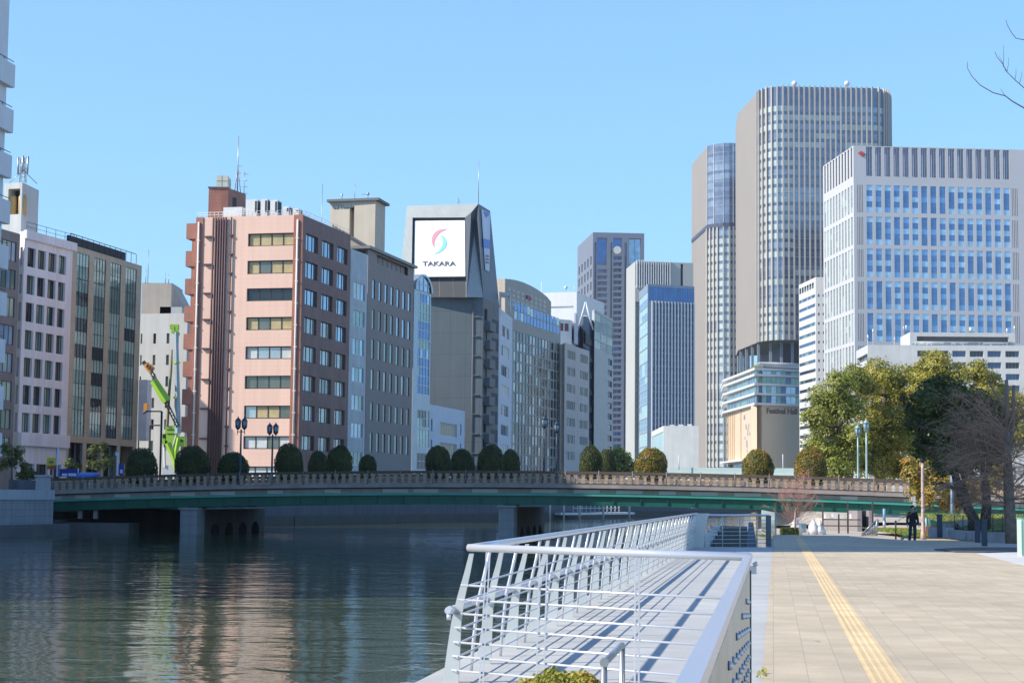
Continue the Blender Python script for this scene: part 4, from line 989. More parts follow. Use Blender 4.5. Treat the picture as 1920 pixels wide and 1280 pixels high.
mb = MB(); mb.prism([(dk0.x-.0,-50),(dk1.x,dk1.y),(8.7,60.2),(600,60.2),(600,-50)], WZ-1, -.02, 1, 0); struct('right_bank_ground', mb, [M_park, M_wall])
mb = MB(); mb.face([(600,-50,1.15),(6000,-200,1.15),(6000,596,1.15),(600,590,1.15)]); struct('far_ground', mb, M_city)
# boardwalk of pale concrete
def brick(name, c1, c2, cm, rot, bw, bh, mortar, var=.12, rough=.85, offs=.5, wet=0):
    m = mat(name, c1, rough, var=var, scale=1.3, fine=.07, stain=.15); N = m.node_tree.nodes; L = m.node_tree.links
    g = N.new('ShaderNodeNewGeometry'); mp = N.new('ShaderNodeMapping'); mp.inputs['Rotation'].default_value = (0,0,rot); L.new(g.outputs['Position'], mp.inputs[0])
    t = N.new('ShaderNodeTexBrick'); t.offset = offs; t.inputs['Scale'].default_value = 1; t.inputs['Brick Width'].default_value = bw; t.inputs['Row Height'].default_value = bh; t.inputs['Mortar Size'].default_value = mortar
    t.inputs['Color1'].default_value = (*c1,1); t.inputs['Color2'].default_value = (*c2,1); t.inputs['Mortar'].default_value = (*cm,1); t.inputs['Mortar Smooth'].default_value = .3; L.new(mp.outputs[0], t.inputs['Vector'])
    rgb = [n for n in N if n.type == 'RGB'][0]
    for l in list(L):
        if l.from_node == rgb: s = l.to_socket; L.remove(l); L.new(t.outputs['Color'], s)
    return m
M_deck = brick('deck_concrete', (.50,.50,.475), (.53,.53,.505), (.37,.37,.38), HD, 1.2, .9, .006, var=.05, offs=0)
mb = MB()
lft = [(dk0.x,-50),(dk1.x,dk1.y)]; mb.face([(lft[0][0],-50,0),(eN.x,eN.y,0),(e0.x,e0.y,0),(e1.x,e1.y,0),(e1.x+.9,dk1.y+.2,0),(lft[1][0],lft[1][1],0)])
mb.face([(lft[0][0],-50,-.35),(lft[1][0],lft[1][1],-.35),(lft[1][0],lft[1][1],0),(lft[0][0],-50,0)]); mb.face([(lft[1][0],lft[1][1],0),(lft[1][0],lft[1][1],-.35),(e1.x+.9,dk1.y+.2,-.35),(e1.x+.9,dk1.y+.2,0)])
struct('boardwalk', mb, M_deck)
mb = MB(); lk = []
# promenade paving
M_pave = brick('promenade_pavers', (.63,.52,.365), (.56,.46,.32), (.45,.37,.265), math.pi/2+HD, .6, .3, .005, var=.07)
q1 = Pz(1830,1037,0).to_2d(); q2 = Pz(1920,1060,0).to_2d(); qd = (q2-q1).normalized(); qE = q2+qd*30; qF = Pz(1760,1012.5,0).to_2d()
mb = MB()
poly = [eN, qE, q2, q1, Vector((q1.x+2.5, 62)), Vector((19,72.2)), Vector((16.3,73)), Vector((15.4,CRY-.6)), Vector((e2.x,CRY-.6)), e1, e0]
mb.face([(p.x,p.y,.004) for p in poly]); struct('promenade_paving', mb, M_pave)
mb = MB(); mb.face([(p.x,p.y,.0) for p in (q1, q2, qE, qE+Vector((40,0)), Vector((60,62)), Vector((q1.x+1.5,62)))]); struct('concrete_apron', mb, mat('apron_concrete', (.62,.60,.57), .8, var=.06))
# tactile strip with raised bars
c0, c1_ = Pz(1667,1280,0).to_2d(), Pz(1513.8,1035.5,0).to_2d(); td = (c0-c1_).normalized(); tn = Vector((-td.y, td.x))
c2_ = c1_-td*(c1_.y-CRY+.8)*-1/abs(td.y) if False else c1_+(-td)*((CRY-.7-c1_.y)/abs(td.y)); c3_ = c0+td*20
mb = MB(); mb.face([(p.x,p.y,.008) for p in (c3_-tn*.15, c3_+tn*.15, c2_+tn*.15, c2_-tn*.15)])
M_tac = brick('tactile_yellow', (.84,.64,.37), (.79,.59,.33), (.60,.45,.25), math.pi/2+HD, .3, .3, .004, var=.08, offs=0)
for k in range(4): o = -.105+.07*k; mb.obox((c3_.x+tn.x*(o-.014), c3_.y+tn.y*(o-.014), .0085), Vector((c2_.x-c3_.x, c2_.y-c3_.y, 0)), Vector((tn.x*.028, tn.y*.028, 0)), Vector((0,0,.006)))
struct('tactile_paving', mb, M_tac)
mb = MB(); mb.obox((e2.x,CRY-.6,-.3), (15.4-e2.x,0,0), (0,.25,0), (0,0,.33)); struct('promenade_edge', mb, mat('edge_pale', (.62,.58,.54), .8))
# weeds in the gap beside the paving
def leaf_mesh(name, pos, nrm, size, mats, jitter=.5, aspect=1., seed=0, off=(0,0,0)):
    r = np.random.default_rng(seed); n = len(pos); d = nrm + r.normal(0, jitter, (n,3)); d /= np.linalg.norm(d, axis=1)[:,None]+1e-9
    a = np.cross(d, r.normal(0,1,(n,3))); a /= np.linalg.norm(a, axis=1)[:,None]+1e-9; b_ = np.cross(d, a)
    s = size*(.6+.8*r.random(n))[:,None]; a = a*s; b_ = b_*s*aspect
    v = np.empty((n,4,3)); v[:,0] = pos-a*.5; v[:,1] = pos+b_*.32; v[:,2] = pos+a*.5; v[:,3] = pos-b_*.32; v -= np.array(off)
    me = bpy.data.meshes.new(name); me.vertices.add(4*n); me.loops.add(4*n); me.polygons.add(n)
    me.vertices.foreach_set('co', v.reshape(-1)); me.loops.foreach_set('vertex_index', np.arange(4*n)); me.polygons.foreach_set('loop_start', np.arange(0,4*n,4)); me.polygons.foreach_set('loop_total', np.full(n,4))
    for m in (mats if isinstance(mats, (list,tuple)) else [mats]): me.materials.append(m)
    me.update(); me.validate(); return me
def leafmat(name, cols_, rough=.55, cs=.6, tr=.25):
    m = bpy.data.materials.new(name); m.use_nodes = True; N = m.node_tree.nodes; L = m.node_tree.links; b = N['Principled BSDF']
    g = N.new('ShaderNodeNewGeometry'); t = N.new('ShaderNodeTexNoise'); t.inputs['Scale'].default_value = cs; t.inputs['Detail'].default_value = 3; L.new(g.outputs['Position'], t.inputs['Vector'])
    mx = N.new('ShaderNodeMath'); mx.operation = 'MULTIPLY_ADD'; L.new(g.outputs['Random Per Island'], mx.inputs[0]); mx.inputs[1].default_value = .45
    m2 = N.new('ShaderNodeMath'); m2.operation = 'MULTIPLY_ADD'; L.new(t.outputs['Fac'], m2.inputs[0]); m2.inputs[1].default_value = 1.5; m2.inputs[2].default_value = -.48; L.new(m2.outputs[0], mx.inputs[2])
    cr = N.new('ShaderNodeValToRGB'); e = cr.color_ramp.elements
    for i, c in enumerate(cols_):
        if i < 2: e[i].position = i/(len(cols_)-1); e[i].color = (*c,1)
        else: x = e.new(i/(len(cols_)-1)); x.color = (*c,1)
    if len(cols_) > 2: e[1].position = 1/(len(cols_)-1)
    L.new(mx.outputs[0], cr.inputs[0]); L.new(cr.outputs[0], b.inputs['Base Color']); b.inputs['Roughness'].default_value = rough
    if tr:
        tl = N.new('ShaderNodeBsdfTranslucent'); L.new(cr.outputs[0], tl.inputs[0]); ms = N.new('ShaderNodeMixShader'); ms.inputs[0].default_value = tr
        L.new(b.outputs[0], ms.inputs[1]); L.new(tl.outputs[0], ms.inputs[2]); L.new(ms.outputs[0], N['Material Output'].inputs[0])
    return m
LM_weed = leafmat('weed_leaf', [(.20,.20,.03),(.45,.42,.06),(.30,.28,.05)])
r = np.random.default_rng(5); n = 2600; tt = r.random(n)**.6; base = np.array([[*(e1+(e0+ed*8-e1)*t), .01] for t in tt]); keep = (np.sin(tt*140)+np.sin(tt*57+1) > .1) & (tt > .8); base = base[keep]; tt = tt[keep]
base += r.normal(0,.018,(len(base),3)); base[:,2] = .01+r.random(len(base))*.035
o = put('verge_weeds', leaf_mesh('verge_weeds', base, np.tile([0,0,1.],(len(base),1)), .035, LM_weed, .9)); o['kind'] = 'stuff'

# ---- quay walls on the left bank
def wallrun(root, pl, z0, z1, name, m, th=.6, out=0., mi=0):
    mb = MB()
    for a, c in zip(pl, pl[1:]): F = Fac(c, a) if False else Fac(a, c); n = Vector((F.t.y, -F.t.x, 0)); mb.obox(F.pt(0,z0,out), F.t*F.w, -F.n*th, Vector((0,0,z1-z0)))
    return part(name, mb, m, root)
root = thing('quay_wall', 'grey stone quay wall with pale coping left of the bridge', 'quay wall', (-33,128,WZ))
near_ = [(-80,-60),(-57,30),(-33.2,127.2)]
wallrun(root, near_, WZ-.5, 1.15, 'wall', M_wall, .7, .35); wallrun(root, near_, 1.15, 1.85, 'coping', M_cop, .9, .45); wallrun(root, near_, WZ-.5, -.55, 'footing', mat('footing_dark', (.12,.12,.12), .8, var=.2), 2.2, 1.7)
root = thing('embankment_wall', 'long grey river embankment wall seen beneath the bridge', 'quay wall', (-33,129,WZ))
far_ = [(-36.6,130),(-36,151),(-24,178),(-3,237),(13,298),(34,345),(60,460),(74,560),(96,604)]
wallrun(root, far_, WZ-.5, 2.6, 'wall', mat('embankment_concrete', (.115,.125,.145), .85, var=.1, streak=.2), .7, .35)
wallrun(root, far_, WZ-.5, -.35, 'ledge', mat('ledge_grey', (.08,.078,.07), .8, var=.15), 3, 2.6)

# ---- bridge
BL_, BR2 = Vector((-34.6,134.2)), Vector((27.8,125.2)); BF = Fac(BL_, BR2)
prof = [(115,936),(320,931),(640,925.5),(960,925),(1300,929.3),(1500,935),(1700,943),(1850,951)]
uz = [BF.hit(*q) for q in prof]; cf = np.polyfit([q[0] for q in uz], [q[1] for q in uz], 2)
def G(u): return float(np.polyval(cf, u))
U0, U1 = -1., BF.w+24; BW = 16.
def strip(mb, z0, z1, o0, o1, mi=0, u0=U0, u1=U1, n=44):
    for k in range(n):
        a, c = u0+(u1-u0)*k/n, u0+(u1-u0)*(k+1)/n; ga, gc = G(a), G(c)
        v = [BF.pt(a,ga+z0,o0), BF.pt(c,gc+z0,o0), BF.pt(c,gc+z0,o1), BF.pt(a,ga+z0,o1), BF.pt(a,ga+z1,o0), BF.pt(c,gc+z1,o0), BF.pt(c,gc+z1,o1), BF.pt(a,ga+z1,o1)]
        for q in ((4,5,6,7),(3,2,1,0),(0,1,5,4),(2,3,7,6)): mb.face([v[i] for i in q], mi)
    for e_, in ((u0,),(u1,)): g = G(e_); mb.face([BF.pt(e_,g+z0,o0), BF.pt(e_,g+z0,o1), BF.pt(e_,g+z1,o1), BF.pt(e_,g+z1,o0)], mi)
M_green = mat('girder_green', (.012,.115,.078), .45, .1, var=.12, scale=.4, streak=.12); M_greenL = mat('flange_green', (.06,.36,.27), .45, .1, var=.1)
M_bcon = mat('bridge_concrete', (.36,.305,.28), .85, var=.12, scale=.5, streak=.15); M_bpan = mat('bridge_panel', (.54,.49,.46), .8, var=.08)
M_rail = mat('balustrade_brown', (.115,.085,.07), .75, var=.1); M_bal = mat('baluster_tan', (.50,.355,.23), .8, var=.12, scale=2)
bp0 = BF.pt(0,0); BRG = thing('road_bridge', 'low green girder road bridge on two grey piers across the river', 'bridge', (bp0.x,bp0.y,WZ))
mb = MB(); strip(mb, .38, .70, -.12, -BW+.12); part('deck', mb, [M_city], BRG)
for j, o in enumerate((0,-3.8,-7.6,-11.4,-BW+.4)):
    mb = MB(); strip(mb, -.78, -.141, o-.02, o-.06); strip(mb, -.82, -.781, o+.16, o-.24)
    if j == 0:
        u = U0+.6
        while u < U1: BF.box(mb, u, u+.05, G(u)-.78, G(u)-.15, -.018, .1); u += 1.95
    gd = part('girder', mb, M_green, BRG); mb = MB(); strip(mb, -.14, .0, o+.2, o-.28); part('flange', mb, M_greenL, gd)
mb = MB(); strip(mb, .01, .37, -.1, -.6); fa = part('fascia', mb, M_bcon, BRG)
u = U0+.3; random.seed(2)
while u < U1-2: mb = MB(); BF.box(mb, u, u+random.choice([1.2,1.9,1.9]), G(u)+.06, G(u)+.33, -.098, -.07); part('fascia_panel', mb, M_bpan, fa); u += random.choice([2.3,3.1,4.4])

mb = MB(); strip(mb, .44, .69, .25, -.11); part('walkway_edge', mb, M_bcon, BRG)
mb = MB(); strip(mb, .38, .439, .1, -.3); part('shadow_gap', mb, M_dark, BRG)
mb = MB(); strip(mb, .01, .69, -BW+.5, -BW); part('rear_fascia', mb, M_bcon, BRG)
mb = MB(); strip(mb, .702, .85, -2.6, -2.9); strip(mb, .702, .85, -BW+2.9, -BW+2.6); part('kerb', mb, M_bpan, BRG)
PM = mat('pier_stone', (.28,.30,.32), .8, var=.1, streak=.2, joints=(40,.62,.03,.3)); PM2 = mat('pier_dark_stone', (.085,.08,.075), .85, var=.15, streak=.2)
for px0, px1 in ((345.5,376),(938.5,966)):
    ua, ub = BF.u(px0,960), BF.u(px1,960); w = ub-ua; zt = G((ua+ub)/2)-1.02; cpt = BF.pt((ua+ub)/2, WZ)
    mb = MB(); mb.obox(BF.pt(ua, WZ-.6, .9), BF.t*w, -BF.n*1.9, Vector((0,0,zt-WZ+.6)))
    mb.obox(BF.pt(ua-.12, zt, 1.0), BF.t*(w+.24), -BF.n*2.1, Vector((0,0,.16))); pr_ = part('pier', mb, PM, BRG)
    mb = MB(); Fs = Fac(BF.pt(ub,0,-1.0), BF.pt(ub,0,-BW-1.2)); Fl_ = Fac(BF.pt(ua,0,-BW-1.2), BF.pt(ua,0,-1.0))
    for S in (Fs, Fl_):
        arcs = []
        for k in range(4):
            a = 1.6+k*3.6; n = 10
            for q in range(n):
                x0 = a+2.2*q/n; xm = (q+.5)/n*2-1; arcs.append((x0, a+2.2*(q+1)/n, WZ-.3, WZ+.05+.75*math.sqrt(max(0, 1-xm*xm))))
        punched(mb, S, 0, S.w, WZ-.6, zt, arcs, .08); S.quad(mb, .3, S.w-.3, WZ-.6, zt-.3, -.085)
    mb.face([Fs.pt(0,zt), Fs.pt(Fs.w,zt), Fl_.pt(0,zt), Fl_.pt(Fl_.w,zt)]); mb.face([Fs.pt(Fs.w,WZ-.6), Fl_.pt(0,WZ-.6), Fl_.pt(0,zt), Fs.pt(Fs.w,zt)])
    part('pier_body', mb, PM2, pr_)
    for o in (0,-3.8,-7.6,-11.4,-BW+.4): mb = MB(); mb.obox(BF.pt((ua+ub)/2-.3, zt+.161, o+.05), BF.t*.6, -BF.n*.5, Vector((0,0,.1))); part('bearing', mb, M_dark, pr_)
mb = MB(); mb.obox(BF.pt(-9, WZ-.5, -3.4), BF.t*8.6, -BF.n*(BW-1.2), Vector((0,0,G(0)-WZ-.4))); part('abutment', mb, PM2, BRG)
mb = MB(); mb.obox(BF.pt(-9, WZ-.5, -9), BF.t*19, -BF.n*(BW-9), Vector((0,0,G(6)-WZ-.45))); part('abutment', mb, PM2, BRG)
for px in (147.5, 176.5): u = BF.u(px,960); mb = MB(); mb.obox(BF.pt(u-.15, -.25, -.2), BF.t*.3, -BF.n*.3, Vector((0,0,G(u)-.6))); part('bearing_post', mb, M_bcon, BRG)
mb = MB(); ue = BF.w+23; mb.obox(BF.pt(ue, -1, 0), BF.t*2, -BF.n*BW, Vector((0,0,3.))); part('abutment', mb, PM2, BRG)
mb = MB(); mb.obox(BF.pt(-2,WZ,.2), BF.t*8, BF.n*-2.2, Vector((0,0,.75))); part('abutment_ledge', mb, MATS['footing_dark'], BRG)
# balustrades
def balustrade(o, label, full):
    c = BF.pt(0, 0, o); root = thing('balustrade', label, 'balustrade', c)
    mb = MB(); strip(mb, 1.47, 1.66, o+.16, o-.2); part('top_rail', mb, M_rail, root)
    mb = MB(); strip(mb, .702, .80, o+.14, o-.16); part('plinth', mb, M_bcon, root)
    us = []; u = U0+.4
    while u < U1-.3: us.append(u); u += .56
    us.sort(key=lambda u: abs(u-(BF.w-22))); rest = MB()
    proto = MB(); proto.box((0,0,.33),(.24,.2,.66)); proto.box((0,0,.60),(.36,.22,.14)); proto.box((0,0,.06),(.3,.22,.12)); pm = proto.mesh('baluster', M_bal)
    ang = math.atan2(BF.t.y, BF.t.x)
    for i, u in enumerate(us):
        p = BF.pt(u, G(u)+.801, o)
        if full and i < 98:
            ob_ = put('baluster', pm, root, loc=p-wpos(root)); ob_.rotation_euler.z = ang
        else:
            for (dz, w, d, h) in ((.33,.24,.2,.66),(.60,.36,.22,.14)): rest.box((p.x,p.y,p.z+dz),(w,d,h),0,ang)
    part('baluster', rest, M_bal, root, 'the farther balusters as one row', 'stuff')
    mb = MB(); u = U0+.5
    return root
nb = balustrade(-.32, 'brown topped stone balustrade along the near side of the bridge', True)
balustrade(-BW+.35, 'brown topped stone balustrade along the far side of the bridge', False)
root = thing('pipe_fence', 'thin metal fence on the outer ledge of the bridge', 'fence', BF.pt(0,G(0)+.7,.1))
mb = MB(); u = U0+.8
while u < U1: p = BF.pt(u, G(u)+.69, .12); mb.tube([p, p+Vector((0,0,1.05))], .035, 5); u += 2.45
part('post', mb, mat('fence_grey', (.22,.22,.22), .5, .4), root, kind='stuff')
mb = MB()
for z in (.95,1.25): strip(mb, z, z+.035, .13, .1)
part('wire', mb, MATS['fence_grey'], root)
# stone pillar where the bridge meets the quay
root = thing('gate_pillar', 'squat grey stone pillar at the left end of the bridge', 'pillar', P(80.5,917,127.5)); p = root.location
mb = MB(); mb.box((p.x,p.y,p.z+.42),(.86,.8,.95)); part('shaft', mb, M_cop, root); mb = MB(); mb.box((p.x,p.y,p.z+.97),(1.05,.98,.14)); part('cap', mb, M_cop, root)
# ---- street lamps on the bridge
M_lampb = mat('lamp_blue', (.04,.065,.10), .5, .3); M_lampg = mat('lamp_green_grey', (.35,.47,.45), .5, .3); M_lglass = mat('lamp_glass', (.30,.42,.52), .15, .1)
def lamp(name, label, p, h, heads, m, big=1.):
    root = thing(name, label, 'street lamp', p, 'street lamps on the bridge')
    mb = MB(); s = big
    mb.lathe(p, [(.24*s,0),(.24*s,.15),(.17*s,.25),(.15*s,.7),(.09*s,.85),(.075*s,h*.6),(.06*s,h-.9)], 10); part('pole', mb, m, root)
    if heads == 2:
        mb = MB(); mb.obox(p+BF.t*-.3+Vector((0,-.03,h-1.12)), BF.t*.6, (0,.06,0), (0,0,.06)); mb.tube([p+BF.t*-.28+Vector((0,0,h-1.3)), p+BF.t*-.28+Vector((0,0,h-.85))], .03, 5); mb.tube([p+BF.t*.28+Vector((0,0,h-1.3)), p+BF.t*.28+Vector((0,0,h-.85))], .03, 5); part('crossarm', mb, m, root)
    for dx in ((-.25,.25) if heads == 2 else (0,)):
        c = p+BF.t*dx+Vector((0,0,h-.95)); mb = MB(); k = .2*s
        mb.lathe(c, [(.05*s,0),(k*.8,.12),(k,.16)], 6); mb.lathe(c+Vector((0,0,.55*s+.14)), [(k*1.3,0),(k*.9,.14*s),(.05,.27*s),(.02,.38*s)], 6)
        for q in range(6): a = q*math.pi/3; mb.tube([c+Vector((k*.95*math.cos(a),k*.95*math.sin(a),.15)), c+Vector((k*1.12*math.cos(a),k*1.12*math.sin(a),.15+.55*s))], .02, 4)
        lan = part('lantern', mb, m, root); mb = MB(); mb.lathe(c+Vector((0,0,.165)), [(k*.85,0),(k*1.02,.5*s)], 6); part('lamp_glass', mb, M_lglass, lan)
    return root
def deckpt(px, o):
    Fo = Fac(BF.pt(0,0,-o), BF.pt(BF.w,0,-o)); u = Fo.u(px, 895); return Fo.pt(u, G(u)+.7)
for px, o, yt, hd_, m, lb_ in ((450,1.2,782,2,M_lampb,'dark twin lantern lamp in front of the pink facade, left of its pair'),(509.5,9,793,2,M_lampb,'dark twin lantern lamp in front of the pink facade, right and smaller of its pair'),
    (1020.5,1.2,779,1,M_lampb,'blue single lantern lamp before the curved gable building, taller and left of its pair'),(1043.5,8,789,1,M_lampb,'blue single lantern lamp before the curved gable building, shorter and right of its pair'),
    (1625,1.2,786,1,M_lampg,'pale green lantern lamp before the broad trees, taller and right of its pair'),(1609,8,796,1,M_lampg,'pale green lantern lamp before the broad trees, shorter and left of its pair')):
    p = deckpt(px, o); h = P(px, yt, p.y).z-p.z; lamp('street_lamp', lb_, p, h, hd_, m, .95)
# ---- clipped round bushes
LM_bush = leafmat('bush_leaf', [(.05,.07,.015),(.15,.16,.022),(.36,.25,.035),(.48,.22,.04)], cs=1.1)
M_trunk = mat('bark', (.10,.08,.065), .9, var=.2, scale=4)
LM_bushd = leafmat('bush_leaf_shaded', [(.02,.035,.008),(.05,.075,.014),(.10,.12,.02),(.16,.14,.025)], cs=1.1)  # darker leaf colours put shade into the bushes left of the sunlit ones
BV = {}
for vi in range(6):
    r = np.random.default_rng(3+vi); n = 8500; th = r.random(n)*2*np.pi; u_ = r.random(n)*1.75-.75; rr_ = np.sqrt(np.maximum(0,1-np.clip(u_,-1,1)**2)); prof_r = np.where(u_ < 0, (1-(-u_)**2.2)**.5, rr_)
    nr = np.stack([prof_r*np.cos(th), prof_r*np.sin(th), u_],1); ph_ = r.random(6)*6.28; lump = 1+.04*np.sin(nr[:,0]*4+ph_[0])*np.cos(nr[:,2]*5+ph_[1])+.03*np.sin(nr[:,1]*9+ph_[2])*np.sin(nr[:,2]*8+ph_[3])+.02*np.sin(nr[:,0]*15+ph_[4])*np.sin(nr[:,2]*14+ph_[5])
    stray = np.where(r.random(n) < .02, 1+.07*r.random(n), 1); pos = nr*(lump*stray)[:,None]*(.92+.11*r.random(n))[:,None]
    for kk, mm_ in (('lit', LM_bush), ('green', LM_bushd)): BV[kk, vi] = leaf_mesh('crown', pos, nr, .078, mm_, .6, seed=4+vi)  # the green set is the shaded copy of the lit crowns
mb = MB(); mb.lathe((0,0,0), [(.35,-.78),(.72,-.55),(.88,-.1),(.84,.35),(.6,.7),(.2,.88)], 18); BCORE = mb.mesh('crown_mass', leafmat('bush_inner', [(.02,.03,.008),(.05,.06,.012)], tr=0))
mb = MB(); mb.tube([(0,0,-1.6),(0,0,-.6)], .09, 7); BTR = mb.mesh('trunk', M_trunk)
where = [(265,840,58,2.2,'dark round clipped bush left of the green crane'),(360,837,66,2.2,'widest dark round bush, right of the green crane'),(437,848,57,2.2,'dark low round bush behind the left twin lantern lamp'),(541,832,53,2.2,'dark egg shaped bush below the corner of the pink building'),
 (596,846,38,9,'small dark bush left of a taller one below the brown tiled wall'),(636,836,48,2.2,'tall dark bush at the right end of the brown tiled wall'),(689,852,34,9,'smallest dark pointed bush below the slit window building'),(821,836,48,2.2,'dark bush in front of the low white building, left of two'),
 (866,842,45,9,'dark bush in front of the low white building, right of two'),(920,834,50,2.2,'larger of two touching dark bushes below the narrow pale building'),(957,843,36,9,'smaller of two touching dark bushes below the curved gable building'),(1108,836,42,2.2,'dark bush on the left of the touching pair below the stair tower'),
 (1138,842,34,9,'dark bush on the right of the touching pair below the stair tower'),(1221,840,60,2.4,'orange green round bush left of the tall rounded towers'),(1421,843,58,2.4,'orange green round bush in front of the concert hall'),(1520,837,60,2.4,'orange green round bush right of the concert hall beside the broad trees')]
for i, (px, yt, w, o, lab) in enumerate(where):
    p = deckpt(px, o); s = w/FPX*p.y/2; zt = P(px, yt, p.y).z; hz_ = max((zt-(p.z+.35))/1.75, s*.7); zc_ = zt-hz_*.98
    root = thing('round_bush', lab, 'clipped bush', (p.x,p.y,zc_), 'clipped round bushes along the bridge', rz=i*1.3); root.scale = (s,s,hz_)
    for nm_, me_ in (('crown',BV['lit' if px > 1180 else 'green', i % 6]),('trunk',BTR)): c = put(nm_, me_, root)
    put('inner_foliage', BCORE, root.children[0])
# planters along the deck under them
root = thing('hedge_planter', 'low dark planter strip behind the near balustrade of the bridge', 'planter', BF.pt(0,G(0)+.7,-2))
mb = MB(); strip(mb, .86, 1.15, -1.6, -2.5, u0=6, u1=BF.w-2); part('planter', mb, M_bcon, root)
# ---- far mint footbridge
root = thing('footbridge', 'pale mint footbridge girder just above the balustrade on the right', 'footbridge', P(1255,888,230))
a, c = P(1256,888,230), P(1640,888,226); Fm = Fac(a, c); mb = MB(); Fm.box(mb, 0, Fm.w, a.z, a.z+.85, -3, 0); part('girder', mb, mat('mint_paint', (.62,.74,.69), .5, var=.05), root)
mb = MB(); Fm.box(mb, 0, Fm.w, a.z-.12, a.z-.005, -3, .15); part('soffit', mb, M_conc2, root)
for k in range(4): mb = MB(); q = Fm.pt(3+k*8, GZ-1, -1.5); mb.tube([q, (q.x,q.y,a.z-.12)], .35, 8); part('column', mb, M_conc2, root)
mb = MB()
for px, yt in ((1273,853),(1468,851)): q = P(px, 880, 229); mb = MB(); mb.tube([q,(q.x,q.y,P(px,yt,229).z)], .06, 5); part('light_pole', mb, M_white, root)
# ---- jetty beyond the bridge
root = thing('jetty', 'small white railed jetty with mooring posts seen under the bridge', 'jetty', P(1110,962,255))
a, c = P(1052,964,262), P(1190,962,292); d = (c-a); mb = MB(); mb.obox((a.x,a.y,-.7), (d.x,d.y,0), (-1.5,2,0), (0,0,.3)); part('pontoon', mb, M_conc, root)
for k in range(12): q = a+d*k/11*.62+d*.15; mb = MB(); mb.tube([(q.x,q.y,-.4),(q.x,q.y,.9)], .07, 5); part('rail_post', mb, M_white, root)
mb = MB()
for z in (.3,.9): mb.tube([(a.x+d.x*.15,a.y+d.y*.15,z),(a.x+d.x*.77,a.y+d.y*.77,z)], .06, 5)
part('rail', mb, M_white, root)
for px in (1031,1057,1087,1131,1180): q = P(px, 965, 258); mb = MB(); mb.tube([(q.x,q.y,WZ-.3),(q.x,q.y,2.2)], .16, 7); part('mooring_post', mb, M_white, root)
# ================================================================ RAILINGS IN THE FOREGROUND
M_ral = mat('rail_paint', (.72,.72,.76), .32, .35, var=.03, scale=2); M_ralt = mat('rail_top', (.74,.74,.79), .28, .45, var=.03); M_plate = mat('post_plate', (.60,.62,.60), .45, .25, var=.05, scale=3)
RH = 1.11
def prof_x(z):     # the fence leans out towards the water at its foot
    return np.interp(z, [0,.1,.33,.56,.8,1.0,1.11], [-.03,-.022,-.005,.015,.068,.122,.135])
def wl(y, z, dx=0.): p = along(y)+pn*(prof_x(z)+dx); return Vector((p.x, p.y, z))
Y0, Y1 = 14.66, 58.2
root = thing('riverside_railing', 'long pale railing of leaning flat posts and thin bars along the water', 'railing', wl(Y0,0))
mb = MB(); k = 30; mb.tube([wl(Y0+(Y1-Y0)*i/k, RH) for i in range(k+1)], .031, 10); part('top_rail', mb, M_ralt, root)
for z in (.10,.215,.33,.45,.565,.68,.80):
    mb = MB(); mb.tube([wl(Y0-.02, z, .05), wl(Y1, z, .05)], .0085, 6); part('bar', mb, M_ral, root)
mb = MB(); mb.tube([wl(Y0-.12, .60, -.05), wl(Y1, .60, -.05)], .028, 10); part('service_tube', mb, M_ral, root)
def plate(y):
    mb = MB(); zs_ = [0,.12,.3,.5,.7,.9,1.06]; ws = [.125,.118,.10,.078,.062,.048,.036]; t = .011; L_, R_ = [], []
    for z, w in zip(zs_, ws): L_.append((z,-w*.55)); R_.append((z,w*.5))
    for sgn in (0,):
        for (z0,a0),(z1,a1),(_,b0),(_2,b1) in zip(L_, L_[1:], R_, R_[1:]):
            for dy in (-t, t):
                q = [wl(y,z0,a0), wl(y,z0,b0), wl(y,z1,b1), wl(y,z1,a1)]; q = [p+Vector((ph.x*dy,ph.y*dy,0)) for p in q]; mb.face(q if dy < 0 else q[::-1])
            for a_, b_ in ((a0,a1),(b0,b1)):
                e_ = Vector((ph.x*t,ph.y*t,0)); p0, p1 = wl(y,z0,a_), wl(y,z1,b_); mb.face([p0-e_, p0+e_, p1+e_, p1-e_])
    return mb
n = 27; first = None
for i in range(n):
    y = Y0+.1+(Y1-Y0-.2)*i/(n-1); mb = plate(y); part('post', mb, M_plate, root)
    if i < n-1:
        y2 = y+(Y1-Y0-.2)/(n-1)/2; mb = MB(); mb.tube([wl(y2, z, .02) for z in (0,.3,.6,.85,RH-.03)], .017, 6); part('rod', mb, M_ral, root)
    if i == 0:
        mb = MB(); p = wl(y-.20, .60, -.045); mb.tube([p, p+Vector((ph.x*.10,ph.y*.10,0))], .034, 10); mb.tube([p+Vector((0,0,-.03)), p+Vector((0,0,-.075))], .018, 8); part('tube_cap', mb, M_ral, root)
